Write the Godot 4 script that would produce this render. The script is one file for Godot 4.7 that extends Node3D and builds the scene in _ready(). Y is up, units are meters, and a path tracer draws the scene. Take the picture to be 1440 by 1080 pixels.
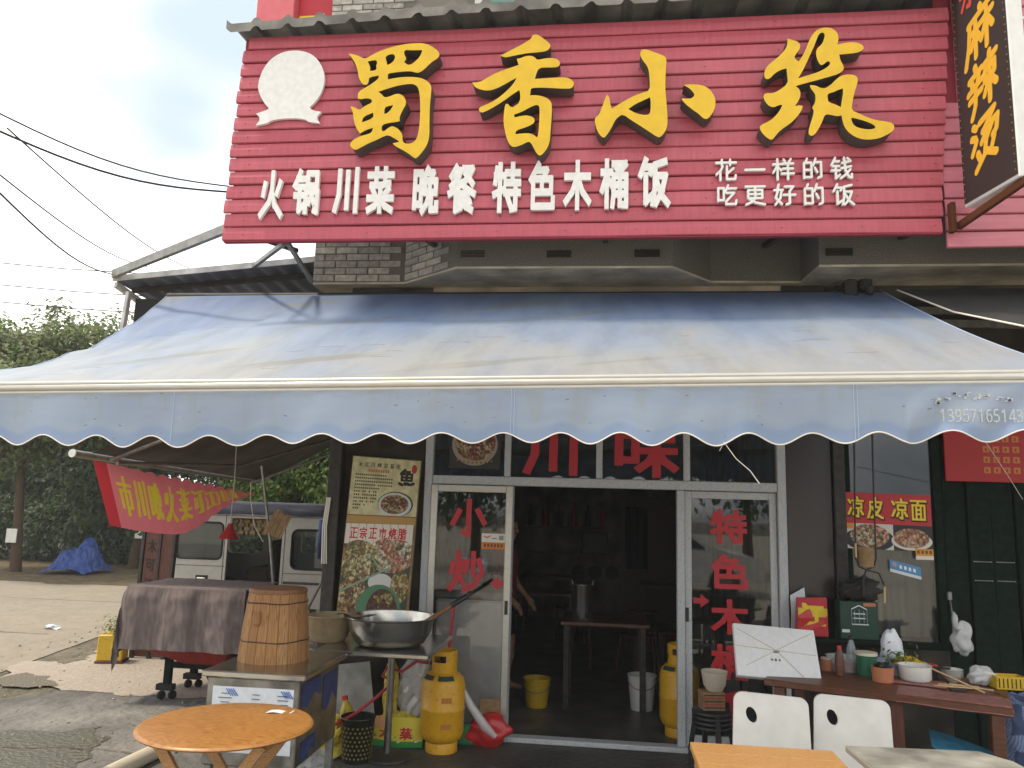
extends Node3D

var M := {}
var rng := RandomNumberGenerator.new()


func _ready() -> void:
	# camera
	var cam := Camera3D.new()
	cam.name = "camera"
	cam.fov = 52.29
	cam.near = 0.05
	cam.far = 400.0
	add_child(cam)
	cam.transform = Transform3D(Basis(Vector3.UP, deg_to_rad(6.8)) * Basis(Vector3.RIGHT, deg_to_rad(9.0)) * Basis(Vector3.BACK, deg_to_rad(1.66)), Vector3(0, 1.68, 6.0))
	cam.current = true
	# sky, haze, exposure
	var env := Environment.new()
	env.background_mode = Environment.BG_SKY
	var sky := Sky.new()
	var pano := PanoramaSkyMaterial.new()
	pano.panorama = sky_picture()
	pano.energy_multiplier = 1.0
	sky.sky_material = pano
	env.sky = sky
	env.background_energy_multiplier = 1.25
	env.tonemap_mode = Environment.TONE_MAPPER_LINEAR
	env.tonemap_exposure = 1.75
	env.sdfgi_enabled = true
	env.ssao_enabled = true
	env.ssil_enabled = true
	env.fog_enabled = true
	env.fog_density = 0.002
	env.fog_light_color = Color(0.93, 0.94, 0.94)
	var we := WorldEnvironment.new()
	we.name = "world"
	we.environment = env
	add_child(we)
	# a hazy sun, nearly overhead
	var sun := DirectionalLight3D.new()
	sun.name = "sun"
	sun.light_energy = 0.6
	sun.light_color = Color(1.0, 0.95, 0.86)
	sun.light_angular_distance = 7.0
	sun.shadow_enabled = true
	add_child(sun)
	sun.look_at_from_position(Vector3(-4.5, 10, 0.6), Vector3.ZERO, Vector3.FORWARD)
	rng.seed = 7
	materials()
	build_ground()
	build_shop()
	build_shopfront()
	build_fascia()
	build_neighbour()
	build_awning()
	build_side_lane()
	build_trees()
	build_van()
	build_stall()
	build_right_tables()
	build_inside()
	build_wires()
	build_opposite()


# ------------------------------------------------------------------ shapes
func S() -> SurfaceTool:
	var s := SurfaceTool.new()
	s.begin(Mesh.PRIMITIVE_TRIANGLES)
	s.set_smooth_group(-1)
	return s


func tri(s: SurfaceTool, a: Vector3, b: Vector3, c: Vector3, out: Vector3) -> void:
	if (b - a).cross(c - a).dot(out) > 0.0:
		s.add_vertex(a); s.add_vertex(c); s.add_vertex(b)
	else:
		s.add_vertex(a); s.add_vertex(b); s.add_vertex(c)


func quad(s: SurfaceTool, a: Vector3, b: Vector3, c: Vector3, d: Vector3, out: Vector3) -> void:
	tri(s, a, b, c, out)
	tri(s, a, c, d, out)


func box(s: SurfaceTool, at: Vector3, size: Vector3, bev := 0.0, rot := Basis()) -> void:
	s.set_smooth_group(-1)
	var h := size * 0.5
	var b: float = minf(bev, minf(h.x, minf(h.y, h.z)) * 0.9)
	var v := func(sx: float, sy: float, sz: float, ax: int) -> Vector3:
		var p := Vector3(sx * h.x, sy * h.y, sz * h.z)
		if b > 0.0:
			for i in 3:
				if i != ax:
					p[i] -= signf(p[i]) * b
		return at + rot * p
	for ax in 3:
		for sg in [-1.0, 1.0]:
			var q := []
			for k in [[-1, -1], [1, -1], [1, 1], [-1, 1]]:
				var e := [0.0, 0.0, 0.0]
				e[ax] = sg
				e[(ax + 1) % 3] = float(k[0])
				e[(ax + 2) % 3] = float(k[1])
				q.append(v.call(e[0], e[1], e[2], ax))
			var n := Vector3.ZERO
			n[ax] = sg
			quad(s, q[0], q[1], q[2], q[3], rot * n)
	if b <= 0.0:
		return
	for ax in 3:
		var a1 := (ax + 1) % 3
		var a2 := (ax + 2) % 3
		for s1 in [-1.0, 1.0]:
			for s2 in [-1.0, 1.0]:
				var e := [0.0, 0.0, 0.0]
				e[a1] = s1
				e[a2] = s2
				e[ax] = -1.0
				var p0: Vector3 = v.call(e[0], e[1], e[2], a1)
				var p1: Vector3 = v.call(e[0], e[1], e[2], a2)
				e[ax] = 1.0
				var p2: Vector3 = v.call(e[0], e[1], e[2], a2)
				var p3: Vector3 = v.call(e[0], e[1], e[2], a1)
				var n := Vector3.ZERO
				n[a1] = s1
				n[a2] = s2
				quad(s, p0, p1, p2, p3, rot * n)
	for sx in [-1.0, 1.0]:
		for sy in [-1.0, 1.0]:
			for sz in [-1.0, 1.0]:
				tri(s, v.call(sx, sy, sz, 0), v.call(sx, sy, sz, 1), v.call(sx, sy, sz, 2), rot * Vector3(sx, sy, sz))


# a box given by its two corners
func span(s: SurfaceTool, a: Vector3, b: Vector3, bev := 0.0) -> void:
	box(s, (a + b) * 0.5, (b - a).abs(), bev)


# a straight bar of rectangular section between two points
func bar(s: SurfaceTool, a: Vector3, b: Vector3, w: float, t: float, bev := 0.002, up := Vector3.UP) -> void:
	var x := (b - a).normalized()
	var u := up if absf(x.dot(up)) < 0.95 else Vector3.BACK
	var z := x.cross(u).normalized()
	var y := z.cross(x)
	box(s, (a + b) * 0.5, Vector3(a.distance_to(b), w, t), bev, Basis(x, y, z))


func tube(s: SurfaceTool, pts: Array, r, sides := 10, caps := true, smooth := 1) -> void:
	var n := pts.size()
	var dirs := []
	for i in n:
		var d: Vector3 = (pts[mini(i + 1, n - 1)] - pts[maxi(i - 1, 0)])
		dirs.append(d.normalized())
	var u: Vector3 = dirs[0].cross(Vector3(0.123, 0.9, 0.31)).normalized()
	var rings := []
	for i in n:
		u = (u - dirs[i] * u.dot(dirs[i])).normalized()
		var w: Vector3 = dirs[i].cross(u)
		var rr: float = r[i] if r is Array else r
		var ring := []
		for k in sides:
			var t := TAU * k / sides
			ring.append(pts[i] + (u * cos(t) + w * sin(t)) * rr)
		rings.append(ring)
	s.set_smooth_group(smooth)
	for i in n - 1:
		for k in sides:
			var k2 := (k + 1) % sides
			var mid: Vector3 = (rings[i][k] + rings[i][k2]) * 0.5 - pts[i]
			if (r[i] if r is Array else r) < 0.0001:
				mid = (rings[i + 1][k] + rings[i + 1][k2]) * 0.5 - pts[i + 1]
			quad(s, rings[i][k], rings[i][k2], rings[i + 1][k2], rings[i + 1][k], mid)
	s.set_smooth_group(-1)
	if caps:
		for k in range(1, sides - 1):
			tri(s, rings[0][0], rings[0][k], rings[0][k + 1], -dirs[0])
			tri(s, rings[n - 1][0], rings[n - 1][k], rings[n - 1][k + 1], dirs[n - 1])


func lathe(s: SurfaceTool, prof: Array, at := Vector3.ZERO, segs := 28, sx := 1.0, sz := 1.0, a0 := 0.0, a1 := TAU) -> void:
	var g := 2
	for i in prof.size() - 1:
		if i > 0:
			var d0: Vector2 = (prof[i] - prof[i - 1]).normalized()
			var d1: Vector2 = (prof[i + 1] - prof[i]).normalized()
			if d0.dot(d1) < 0.72:
				g += 1
		s.set_smooth_group(g)
		var p: Vector2 = prof[i]
		var q: Vector2 = prof[i + 1]
		var nrm := Vector2(q.y - p.y, p.x - q.x)
		for k in segs:
			var t0 := a0 + (a1 - a0) * k / segs
			var t1 := a0 + (a1 - a0) * (k + 1) / segs
			var c0 := Vector3(cos(t0) * sx, 0, sin(t0) * sz)
			var c1 := Vector3(cos(t1) * sx, 0, sin(t1) * sz)
			var cm := (c0 + c1).normalized()
			var up := Vector3.UP
			var out: Vector3 = cm * nrm.x + up * nrm.y
			var pa := at + c0 * p.x + up * p.y
			var pb := at + c1 * p.x + up * p.y
			var pc := at + c1 * q.x + up * q.y
			var pd := at + c0 * q.x + up * q.y
			if p.x > 0.00001:
				tri(s, pa, pb, pc, out)
			if q.x > 0.00001:
				tri(s, pa, pc, pd, out)
	s.set_smooth_group(-1)


# a bent sheet from f(u, v), u and v in 0..1, with uv
func sheet(s: SurfaceTool, nu: int, nv: int, f: Callable, smooth := 0) -> void:
	s.set_smooth_group(smooth)
	for i in nu:
		for j in nv:
			var c := [[i, j], [i + 1, j], [i + 1, j + 1], [i, j + 1]]
			var p := []
			for k in c:
				p.append(f.call(float(k[0]) / nu, float(k[1]) / nv))
			for k in [0, 1, 2, 0, 2, 3]:
				s.set_uv(Vector2(float(c[k][0]) / nu, float(c[k][1]) / nv))
				s.add_vertex(p[k])
	s.set_smooth_group(-1)


# closed loops of equal length joined into a skin
func loft(s: SurfaceTool, loops: Array, smooth := -1, caps := true) -> void:
	s.set_smooth_group(smooth)
	var n: int = loops[0].size()
	var mids := []
	for l in loops:
		var c := Vector3.ZERO
		for p in l:
			c += p
		mids.append(c / n)
	for i in loops.size() - 1:
		for k in n:
			var k2 := (k + 1) % n
			quad(s, loops[i][k], loops[i][k2], loops[i + 1][k2], loops[i + 1][k], (loops[i][k] + loops[i][k2] + loops[i + 1][k] + loops[i + 1][k2]) * 0.25 - (mids[i] + mids[i + 1]) * 0.5)
	s.set_smooth_group(-1)
	if caps:
		for e in [0, loops.size() - 1]:
			var d: Vector3 = mids[0] - mids[loops.size() - 1] if e == 0 else mids[loops.size() - 1] - mids[0]
			for k in n:
				tri(s, mids[e], loops[e][k], loops[e][(k + 1) % n], d)


# ------------------------------------------------------------------ lettering
func ring_of(a: Array) -> PackedVector2Array:
	var r := PackedVector2Array()
	for i in range(0, a.size(), 2):
		r.append(Vector2(a[i], a[i + 1]))
	return r


func softened(p: PackedVector2Array) -> PackedVector2Array:
	var r := PackedVector2Array()
	var n := p.size()
	for i in n:
		var a := p[(i + n - 1) % n]
		var b := p[i]
		var c := p[(i + 1) % n]
		if (b - a).normalized().dot((c - b).normalized()) < 0.1:
			r.append(b)
		else:
			r.append(b.lerp(a, 0.27))
			r.append(b.lerp(c, 0.27))
	return r


func anticlock(p: PackedVector2Array) -> PackedVector2Array:
	if Geometry2D.is_polygon_clockwise(p):
		p.reverse()
	return p


# the outlines and the holes of a character made of brush strokes of width w
func glyph(ch: String, w: float, rounded := false) -> Array:
	var quads := []
	for st in strokes[ch]:
		for i in range(0, st.size() - 2, 2):
			var a := Vector2(st[i], 100 - st[i + 1])
			var b := Vector2(st[i + 2], 100 - st[i + 3])
			var d := (b - a).normalized()
			var n := Vector2(-d.y, d.x) * w * 0.5
			var p := PackedVector2Array()
			if rounded:
				for k in 7:
					p.append(b + n.rotated(-PI * k / 6.0))
				for k in 7:
					p.append(a + (-n).rotated(-PI * k / 6.0))
			else:
				d *= w * 0.38
				p = PackedVector2Array([a - d + n, b + d + n * 0.94, b + d - n, a - d - n * 0.97])
			quads.append(anticlock(p))
	var outers := []
	var holes := []
	for q in quads:
		var cur: PackedVector2Array = q
		var again := true
		while again:
			again = false
			for i in outers.size():
				var solid := []
				var empty := []
				for r in Geometry2D.merge_polygons(cur, outers[i]):
					if Geometry2D.is_polygon_clockwise(r):
						empty.append(r)
					else:
						solid.append(r)
				if solid.size() == 1:
					holes.append_array(empty)
					cur = solid[0]
					outers.remove_at(i)
					again = true
					break
		outers.append(cur)
	var open := []
	for h in holes:
		var left := [anticlock(h)]
		for q in quads:
			var nx := []
			for l in left:
				for r in Geometry2D.clip_polygons(l, q):
					if not Geometry2D.is_polygon_clockwise(r):
						nx.append(r)
			left = nx
		for l in left:
			if absf(area_of(l)) > 2.0:
				open.append(l)
	return [outers, open]


func area_of(p: PackedVector2Array) -> float:
	var t := 0.0
	for i in p.size():
		t += p[i].cross(p[(i + 1) % p.size()])
	return t * 0.5


func solid_pieces(outer: PackedVector2Array, holes: Array) -> Array:
	var mine := []
	for h in holes:
		if Geometry2D.is_point_in_polygon((h[0] + h[1]) * 0.5 , outer) or Geometry2D.is_point_in_polygon(h[2], outer):
			mine.append(h)
	if mine.is_empty():
		return [outer]
	var lo := INF
	var hi := -INF
	for p in mine[0]:
		lo = minf(lo, p.x)
		hi = maxf(hi, p.x)
	var x0 := (lo + hi) * 0.5 + 0.00031 * (hi - lo)
	var res := []
	for side in 2:
		var half := PackedVector2Array([Vector2(-900, -900), Vector2(x0, -900), Vector2(x0, 900), Vector2(-900, 900)]) if side == 0 else PackedVector2Array([Vector2(x0, -900), Vector2(900, -900), Vector2(900, 900), Vector2(x0, 900)])
		var parts := []
		for r in Geometry2D.intersect_polygons(outer, half):
			if not Geometry2D.is_polygon_clockwise(r):
				parts.append(r)
		var inner := []
		for h in mine:
			var l2 := INF
			var h2 := -INF
			for p in h:
				l2 = minf(l2, p.x)
				h2 = maxf(h2, p.x)
			if l2 < x0 and h2 > x0:
				var nx := []
				for q in parts:
					for r in Geometry2D.clip_polygons(q, h):
						if not Geometry2D.is_polygon_clockwise(r):
							nx.append(r)
				parts = nx
			elif (side == 0 and h2 <= x0) or (side == 1 and l2 >= x0):
				inner.append(h)
		for q in parts:
			res.append_array(solid_pieces(q, inner))
	return res


# outlines and holes given thickness along z, placed by f
func slab(s: SurfaceTool, shape: Array, z0: float, z1: float, xf := Transform3D(), back := true, walls := true, front := true) -> void:
	s.set_smooth_group(-1)
	for o in shape[0]:
		for pc in solid_pieces(o, shape[1]):
			var ix := Geometry2D.triangulate_polygon(pc)
			for i in range(0, ix.size(), 3):
				var t := [pc[ix[i]], pc[ix[i + 1]], pc[ix[i + 2]]]
				if front:
					tri(s, xf * Vector3(t[0].x, t[0].y, z1), xf * Vector3(t[1].x, t[1].y, z1), xf * Vector3(t[2].x, t[2].y, z1), xf.basis * Vector3.BACK)
				if back:
					tri(s, xf * Vector3(t[0].x, t[0].y, z0), xf * Vector3(t[1].x, t[1].y, z0), xf * Vector3(t[2].x, t[2].y, z0), xf.basis * Vector3.FORWARD)
	if not walls:
		return
	for set_i in 2:
		for o in shape[set_i]:
			var p: PackedVector2Array = anticlock(o.duplicate())
			for i in p.size():
				var a := p[i]
				var b := p[(i + 1) % p.size()]
				var n := Vector2(b.y - a.y, a.x - b.x) * (1.0 if set_i == 0 else -1.0)
				quad(s, xf * Vector3(a.x, a.y, z0), xf * Vector3(b.x, b.y, z0), xf * Vector3(b.x, b.y, z1), xf * Vector3(a.x, a.y, z1), xf.basis * Vector3(n.x, n.y, 0))


# a character whose field fills the box at (x, y) of size w, h
func letter(s: SurfaceTool, ch: String, x: float, y: float, w: float, h: float, z0: float, z1: float, pen := 13.0, rounded := false, back := false, where := Transform3D()) -> void:
	slab(s, glyph(ch, pen, rounded), z0, z1, where * Transform3D(Basis(Vector3(w / 100.0, 0, 0), Vector3(0, h / 100.0, 0), Vector3(0, 0, 1)), Vector3(x, y, 0)), back)


# ------------------------------------------------------------------ objects
func thing(called: String, label: String, category: String, at := Vector3.ZERO, turn := 0.0, group := "") -> Node3D:
	var o := Node3D.new()
	o.name = called
	add_child(o, true)
	o.position = at
	o.rotation.y = turn
	tag(o, label, category, group)
	return o


func tag(o: Node, label: String, category: String, group := "", kind := "") -> void:
	o.set_meta("label", label)
	if category:
		o.set_meta("category", category)
	if group:
		o.set_meta("group", group)
	if kind:
		o.set_meta("kind", kind)


# one named mesh; parts written in world metres pass world = true
func part(called: String, s: SurfaceTool, m: Material, parent: Node = self, world := false) -> MeshInstance3D:
	s.generate_normals()
	var o := MeshInstance3D.new()
	o.name = called
	o.mesh = s.commit()
	o.material_override = m
	parent.add_child(o, true)
	if world and parent is Node3D and parent != self:
		o.position = -parent.position
	return o


func same(called: String, mesh: Mesh, m: Material, parent: Node, xf: Transform3D) -> MeshInstance3D:
	var o := MeshInstance3D.new()
	o.name = called
	o.mesh = mesh
	o.material_override = m
	parent.add_child(o, true)
	o.transform = xf
	return o


func structure(called: String, s: SurfaceTool, m: Material) -> MeshInstance3D:
	var o := part(called, s, m)
	o.set_meta("kind", "structure")
	return o


func label_of(o: Node, text: String) -> Node:
	o.set_meta("label", text)
	return o


# ------------------------------------------------------------------ materials
func grain(freq: float, lo: float, hi: float, sd: int, oct := 5, size := 512, kind := FastNoiseLite.TYPE_SIMPLEX_SMOOTH, tint := Color.WHITE) -> NoiseTexture2D:
	var n := FastNoiseLite.new()
	n.seed = sd
	n.noise_type = kind
	n.frequency = freq
	n.fractal_octaves = oct
	var t := NoiseTexture2D.new()
	t.width = size
	t.height = size
	t.seamless = true
	t.noise = n
	var g := Gradient.new()
	g.set_color(0, Color(lo, lo, lo) * tint)
	g.set_color(1, Color(hi, hi, hi))
	t.color_ramp = g
	return t


# wear: spots of col where the noise is low, clean elsewhere
func chips(freq: float, col: Color, edge: float, sd: int) -> NoiseTexture2D:
	var t := grain(freq, 1.0, 1.0, sd, 5)
	var g := Gradient.new()
	g.set_color(0, col)
	g.set_color(1, Color.WHITE)
	g.add_point(edge, col.lerp(Color.WHITE, 0.25))
	g.add_point(edge + 0.05, Color(0.95, 0.95, 0.94))
	t.color_ramp = g
	return t


func relief(freq: float, strength: float, sd: int, size := 512) -> NoiseTexture2D:
	var n := FastNoiseLite.new()
	n.seed = sd
	n.noise_type = FastNoiseLite.TYPE_SIMPLEX_SMOOTH
	n.frequency = freq
	n.fractal_octaves = 5
	var t := NoiseTexture2D.new()
	t.width = size
	t.height = size
	t.seamless = true
	t.as_normal_map = true
	t.bump_strength = strength
	t.noise = n
	return t


func mk(key: String, hex: String, rough := 0.8, metal := 0.0, tex: Texture2D = null, sc := Vector3.ONE, nrm: Texture2D = null, depth := 0.6) -> StandardMaterial3D:
	var m := StandardMaterial3D.new()
	m.resource_name = key
	m.albedo_color = Color(hex)
	m.roughness = rough
	m.metallic = metal
	m.metallic_specular = 0.5
	m.uv1_triplanar = true
	m.uv1_world_triplanar = true
	m.uv1_scale = sc
	m.cull_mode = BaseMaterial3D.CULL_DISABLED
	if tex:
		m.albedo_texture = tex
	if nrm:
		m.normal_enabled = true
		m.normal_texture = nrm
		m.normal_scale = depth
	if rough >= 0.9:
		m.metallic_specular = 0.2
	M[key] = m
	return m


# a picture wrapped by the mesh's own uv
func printed(key: String, img: Image, rough := 0.6, clamp := true) -> StandardMaterial3D:
	var m := StandardMaterial3D.new()
	m.resource_name = key
	m.albedo_texture = ImageTexture.create_from_image(img)
	m.roughness = rough
	m.texture_repeat = not clamp
	m.cull_mode = BaseMaterial3D.CULL_DISABLED
	M[key] = m
	return m


func pane(key: String, hex: String, alpha: float, rough := 0.02) -> StandardMaterial3D:
	var m := StandardMaterial3D.new()
	m.resource_name = key
	m.albedo_color = Color(Color(hex), alpha)
	m.transparency = BaseMaterial3D.TRANSPARENCY_ALPHA
	m.roughness = rough
	m.metallic_specular = 0.6
	m.cull_mode = BaseMaterial3D.CULL_DISABLED
	M[key] = m
	return m


func value_noise(freq: float, sd: int, oct := 4) -> FastNoiseLite:
	var n := FastNoiseLite.new()
	n.seed = sd
	n.frequency = freq
	n.fractal_octaves = oct
	n.noise_type = FastNoiseLite.TYPE_SIMPLEX_SMOOTH
	return n


func sky_picture() -> ImageTexture:
	var w := 512
	var h := 256
	var img := Image.create(w, h, false, Image.FORMAT_RGBF)
	var n := value_noise(1.1, 11, 5)
	for y in h:
		var el := (0.5 - (y + 0.5) / h) * PI
		for x in w:
			var az := (x + 0.5) / w * TAU
			var d := Vector3(cos(el) * cos(az), sin(el), cos(el) * sin(az))
			var c := smoothstep(-0.30, 0.30, n.get_noise_3dv(Vector3(d.x, d.y * 1.8, d.z) * 1.3))
			var col := Color(0.36, 0.42, 0.49).lerp(Color(1.12, 1.10, 1.07), c)
			if el < 0.0:
				col = Color(0.36, 0.35, 0.33)
			img.set_pixel(x, y, col)
	return ImageTexture.create_from_image(img)


# paints a thick line on a picture
func ink(img: Image, a: Vector2, b: Vector2, w: float, col: Color) -> void:
	var n := int(a.distance_to(b) / maxf(w * 0.25, 0.5)) + 1
	for i in n + 1:
		var p := a.lerp(b, float(i) / n)
		img.fill_rect(Rect2i(int(p.x - w * 0.5), int(p.y - w * 0.5), maxi(int(w), 1), maxi(int(w), 1)), col)


func write(img: Image, ch: String, x: float, y: float, w: float, h: float, pen: float, col: Color) -> void:
	for st in strokes[ch]:
		for i in range(0, st.size() - 2, 2):
			ink(img, Vector2(x + st[i] * w / 100.0, y + st[i + 1] * h / 100.0), Vector2(x + st[i + 2] * w / 100.0, y + st[i + 3] * h / 100.0), pen, col)


# a heap of food printed inside an ellipse
func dish(img: Image, c: Vector2, r: Vector2, cols: Array, sd: int, fq := 0.09) -> void:
	var n := FastNoiseLite.new()
	n.seed = sd
	n.noise_type = FastNoiseLite.TYPE_CELLULAR
	n.cellular_return_type = FastNoiseLite.RETURN_CELL_VALUE
	n.frequency = fq
	n.domain_warp_enabled = true
	n.domain_warp_fractal_type = FastNoiseLite.DOMAIN_WARP_FRACTAL_NONE
	n.domain_warp_amplitude = 10.0
	n.domain_warp_frequency = 0.04
	var f := value_noise(0.07, sd + 3)
	for y in range(maxi(int(c.y - r.y), 0), mini(int(c.y + r.y), img.get_height())):
		for x in range(maxi(int(c.x - r.x), 0), mini(int(c.x + r.x), img.get_width())):
			var d := Vector2((x - c.x) / r.x, (y - c.y) / r.y).length()
			if d < 1.0:
				var v := (n.get_noise_2d(x, y) + 1.0) * 0.5
				var k: Color = cols[clampi(int(v * cols.size()), 0, cols.size() - 1)]
				img.set_pixel(x, y, k.darkened(clampf(0.25 - 0.5 * f.get_noise_2d(x, y), 0.0, 0.6)))


func ellipse(img: Image, c: Vector2, r: Vector2, col: Color) -> void:
	for y in range(maxi(int(c.y - r.y), 0), mini(int(c.y + r.y) + 1, img.get_height())):
		var t := 1.0 - pow((y - c.y) / r.y, 2.0)
		if t > 0.0:
			var w := r.x * sqrt(t)
			img.fill_rect(Rect2i(int(c.x - w), y, int(2 * w), 1), col)


func plank_picture(base: Color, dark: Color, sd: int, rings := 9.0, upright := false) -> Image:
	var img := Image.create(256, 256, false, Image.FORMAT_RGB8)
	var n := value_noise(0.012, sd, 3)
	var f := value_noise(0.35, sd + 1, 2)
	for y in 256:
		for x in 256:
			var p := Vector2(y, x) if upright else Vector2(x, y)
			var g := n.get_noise_2d(p.x * 0.25, p.y * 2.2) * rings
			var k := pow(absf(g - floorf(g) - 0.5) * 2.0, 2.0) * 0.8 + 0.35 * (0.5 + 0.5 * f.get_noise_2d(p.x * 0.1, p.y * 2.0))
			img.set_pixel(x, y, base.lerp(dark, clampf(k, 0.0, 1.0)))
	return img


func materials() -> void:
	var mottle := grain(0.012, 0.70, 1.0, 3)
	var soft := grain(0.02, 0.93, 1.0, 5)
	var speck := grain(0.09, 0.62, 1.0, 8, 4)
	var grime := grain(0.006, 0.58, 1.0, 21, 6)
	var bump := relief(0.05, 6.0, 4)
	var weave := relief(0.3, 4.0, 6)
	var streak := grain(0.02, 0.89, 1.0, 27, 5)
	# ground
	mk("ground", "#7b7465", 0.95, 0, mottle, Vector3.ONE * 0.23, bump, 0.8)
	mk("concrete", "#847f77", 0.85, 0, grime, Vector3.ONE * 0.31, bump, 0.5)
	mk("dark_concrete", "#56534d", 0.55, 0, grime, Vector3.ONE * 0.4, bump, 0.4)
	mk("street", "#b8b0a2", 0.92, 0, soft, Vector3.ONE * 0.21, bump, 0.3)  # unseen street, lightened to bounce light under the awning
	mk("road", "#93897b", 0.92, 0, soft, Vector3.ONE * 0.21, bump, 0.3)
	mk("screed", "#a2978a", 0.95, 0, soft, Vector3.ONE * 0.7, bump, 0.5)
	mk("gravel", "#8a8274", 0.95, 0, speck, Vector3.ONE * 1.1, bump, 1.0)
	mk("damp", "#68634f", 0.35, 0, speck, Vector3.ONE * 0.8, bump, 0.5)
	mk("soil", "#7c6c56", 0.95, 0, mottle, Vector3.ONE * 0.4, bump, 1.0)
	mk("stone_bit", "#bdb3a2", 0.9, 0, speck, Vector3.ONE * 3.0)
	# building
	mk("render", "#b9ab95", 0.9, 0, grime, Vector3.ONE * 0.5, bump, 0.3)
	mk("soffit", "#d6cbb4", 0.9, 0, mottle, Vector3.ONE * 0.4, bump, 0.3)
	mk("mortar", "#8b867c", 0.95, 0, speck, Vector3.ONE * 2.0)
	mk("brick_a", "#bdb7ab", 0.85, 0, mottle, Vector3.ONE * 2.1, bump, 0.3)
	mk("brick_b", "#aaa59c", 0.85, 0, mottle, Vector3.ONE * 2.7, bump, 0.3)
	mk("brick_c", "#c8c2b5", 0.85, 0, mottle, Vector3.ONE * 1.7, bump, 0.3)
	mk("vent", "#4b443d", 0.9, 0, speck, Vector3.ONE * 3.0)
	mk("granite", "#3f3532", 0.25, 0, speck, Vector3.ONE * 4.0)
	mk("plaster_dark", "#4f4a42", 0.9, 0, grime, Vector3.ONE * 0.7)
	mk("inner_wall", "#9a9382", 0.8, 0, grime, Vector3.ONE * 0.6)
	mk("inner_floor", "#66625a", 0.4, 0, grime, Vector3.ONE * 0.9, bump, 0.2)
	mk("tile", "#74726a", 0.35, 0, soft, Vector3.ONE * 1.3)
	# sign
	mk("board_a", "#b84f5c", 0.5, 0, streak, Vector3(2.4, 0.22, 1.0), weave, 0.05)
	mk("board_b", "#b34b58", 0.5, 0, streak, Vector3(2.9, 0.26, 1.0), weave, 0.05)
	mk("board_c", "#bd5763", 0.5, 0, streak, Vector3(2.1, 0.24, 1.0), weave, 0.05)
	mk("board_d", "#c06e79", 0.5, 0, soft, Vector3(0.5, 2.0, 1.0))
	mk("backing", "#8a3a44", 0.9)
	mk("yellow_face", "#dcb20a", 0.55, 0, soft, Vector3.ONE * 0.8)
	mk("letter_side", "#57514a", 0.6, 0, speck, Vector3.ONE * 2.0)
	mk("white_letter", "#e6e3dd", 0.5, 0, soft, Vector3.ONE * 1.5)
	mk("sheet_grey", "#98938a", 0.7, 0.2, grime, Vector3.ONE * 0.8)
	mk("sheet_white", "#dcdcd8", 0.5, 0.0, mottle, Vector3.ONE * 0.8)
	mk("sheet_blue", "#8c93a6", 0.6, 0.2, grime, Vector3.ONE * 0.6)
	mk("steel_dark", "#4a4641", 0.6, 0.5, mottle, Vector3.ONE * 2.0)
	mk("rust", "#6e412a", 0.9, 0.1, speck, Vector3.ONE * 3.0, bump, 0.5)
	mk("galvanised", "#a5a39c", 0.45, 0.6, mottle, Vector3.ONE * 1.5)
	mk("aluminium", "#bfbbb2", 0.35, 0.5, soft, Vector3(0.6, 3.0, 3.0))
	mk("sign_black", "#2a1d1c", 0.55, 0, soft, Vector3.ONE * 1.5)
	mk("sign_gold", "#e3ac2c", 0.5, 0, soft, Vector3.ONE * 2.0)
	mk("sign_red", "#c24637", 0.5)
	mk("sign_white", "#e4e2dc", 0.5, 0, soft, Vector3.ONE)
	mk("sign_pink", "#d3646a", 0.5, 0, soft, Vector3.ONE)
	mk("stud", "#b08a3c", 0.4, 0.4)
	# fabric
	mk("piping", "#ddd5c8", 0.8)
	mk("canopy_grey", "#6b675f", 0.85, 0, grime, Vector3.ONE * 0.6)
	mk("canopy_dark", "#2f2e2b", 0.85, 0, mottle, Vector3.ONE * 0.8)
	mk("print_pale", "#d9dcd8", 0.7, 0, speck, Vector3.ONE * 3.0)
	mk("stitch", "#9fb0c6", 0.8)
	mk("cloth", "#8f807c", 0.95, 0, mottle, Vector3(3.0, 0.7, 3.0), weave, 0.8)
	M.cloth.rim_enabled = true
	M.cloth.rim = 0.3
	mk("tarp_blue", "#31509a", 0.55, 0, mottle, Vector3.ONE * 1.2)
	mk("tarp_navy", "#1b1f38", 0.7, 0, mottle, Vector3.ONE)
	mk("black_plastic", "#1d1d1c", 0.45, 0, soft, Vector3.ONE * 2.0)
	mk("ladle_wood", "#8d5f36", 0.6, 0, mottle, Vector3.ONE * 4.0)
	mk("rubber", "#191918", 0.8)
	mk("red_vinyl", "#b51f2a", 0.5)
	mk("yellow_ink", "#e2c81f", 0.6)
	mk("red_paint", "#a8352a", 0.55, 0, mottle, Vector3.ONE * 1.5)
	mk("green_paint", "#1d2a22", 0.9, 0, mottle, Vector3.ONE * 2.0)
	mk("stainless", "#b9b5ac", 0.22, 0.95, soft, Vector3(1.0, 4.0, 1.0))
	mk("stainless_dull", "#a8a59e", 0.38, 0.85, grime, Vector3.ONE * 1.5)
	mk("beige_plastic", "#b7a17a", 0.6, 0, mottle, Vector3.ONE * 2.0)
	mk("pot_yellow", "#c9a417", 0.5, 0, chips(0.02, Color(0.55, 0.45, 0.35), 0.14, 92), Vector3.ONE * 3.0)
	mk("gas_yellow", "#dca41c", 0.4, 0, chips(0.02, Color(0.62, 0.46, 0.32), 0.13, 91), Vector3.ONE * 2.5)
	mk("gas_text", "#b5722a", 0.6)
	mk("green_label", "#1e4a38", 0.6, 0, speck, Vector3.ONE * 4.0)
	mk("hose_red", "#a32a2e", 0.5)
	mk("bin_bronze", "#39352a", 0.4, 0.5, speck, Vector3.ONE * 4.0)
	mk("bin_gold", "#958a4a", 0.4, 0.5)
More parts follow.
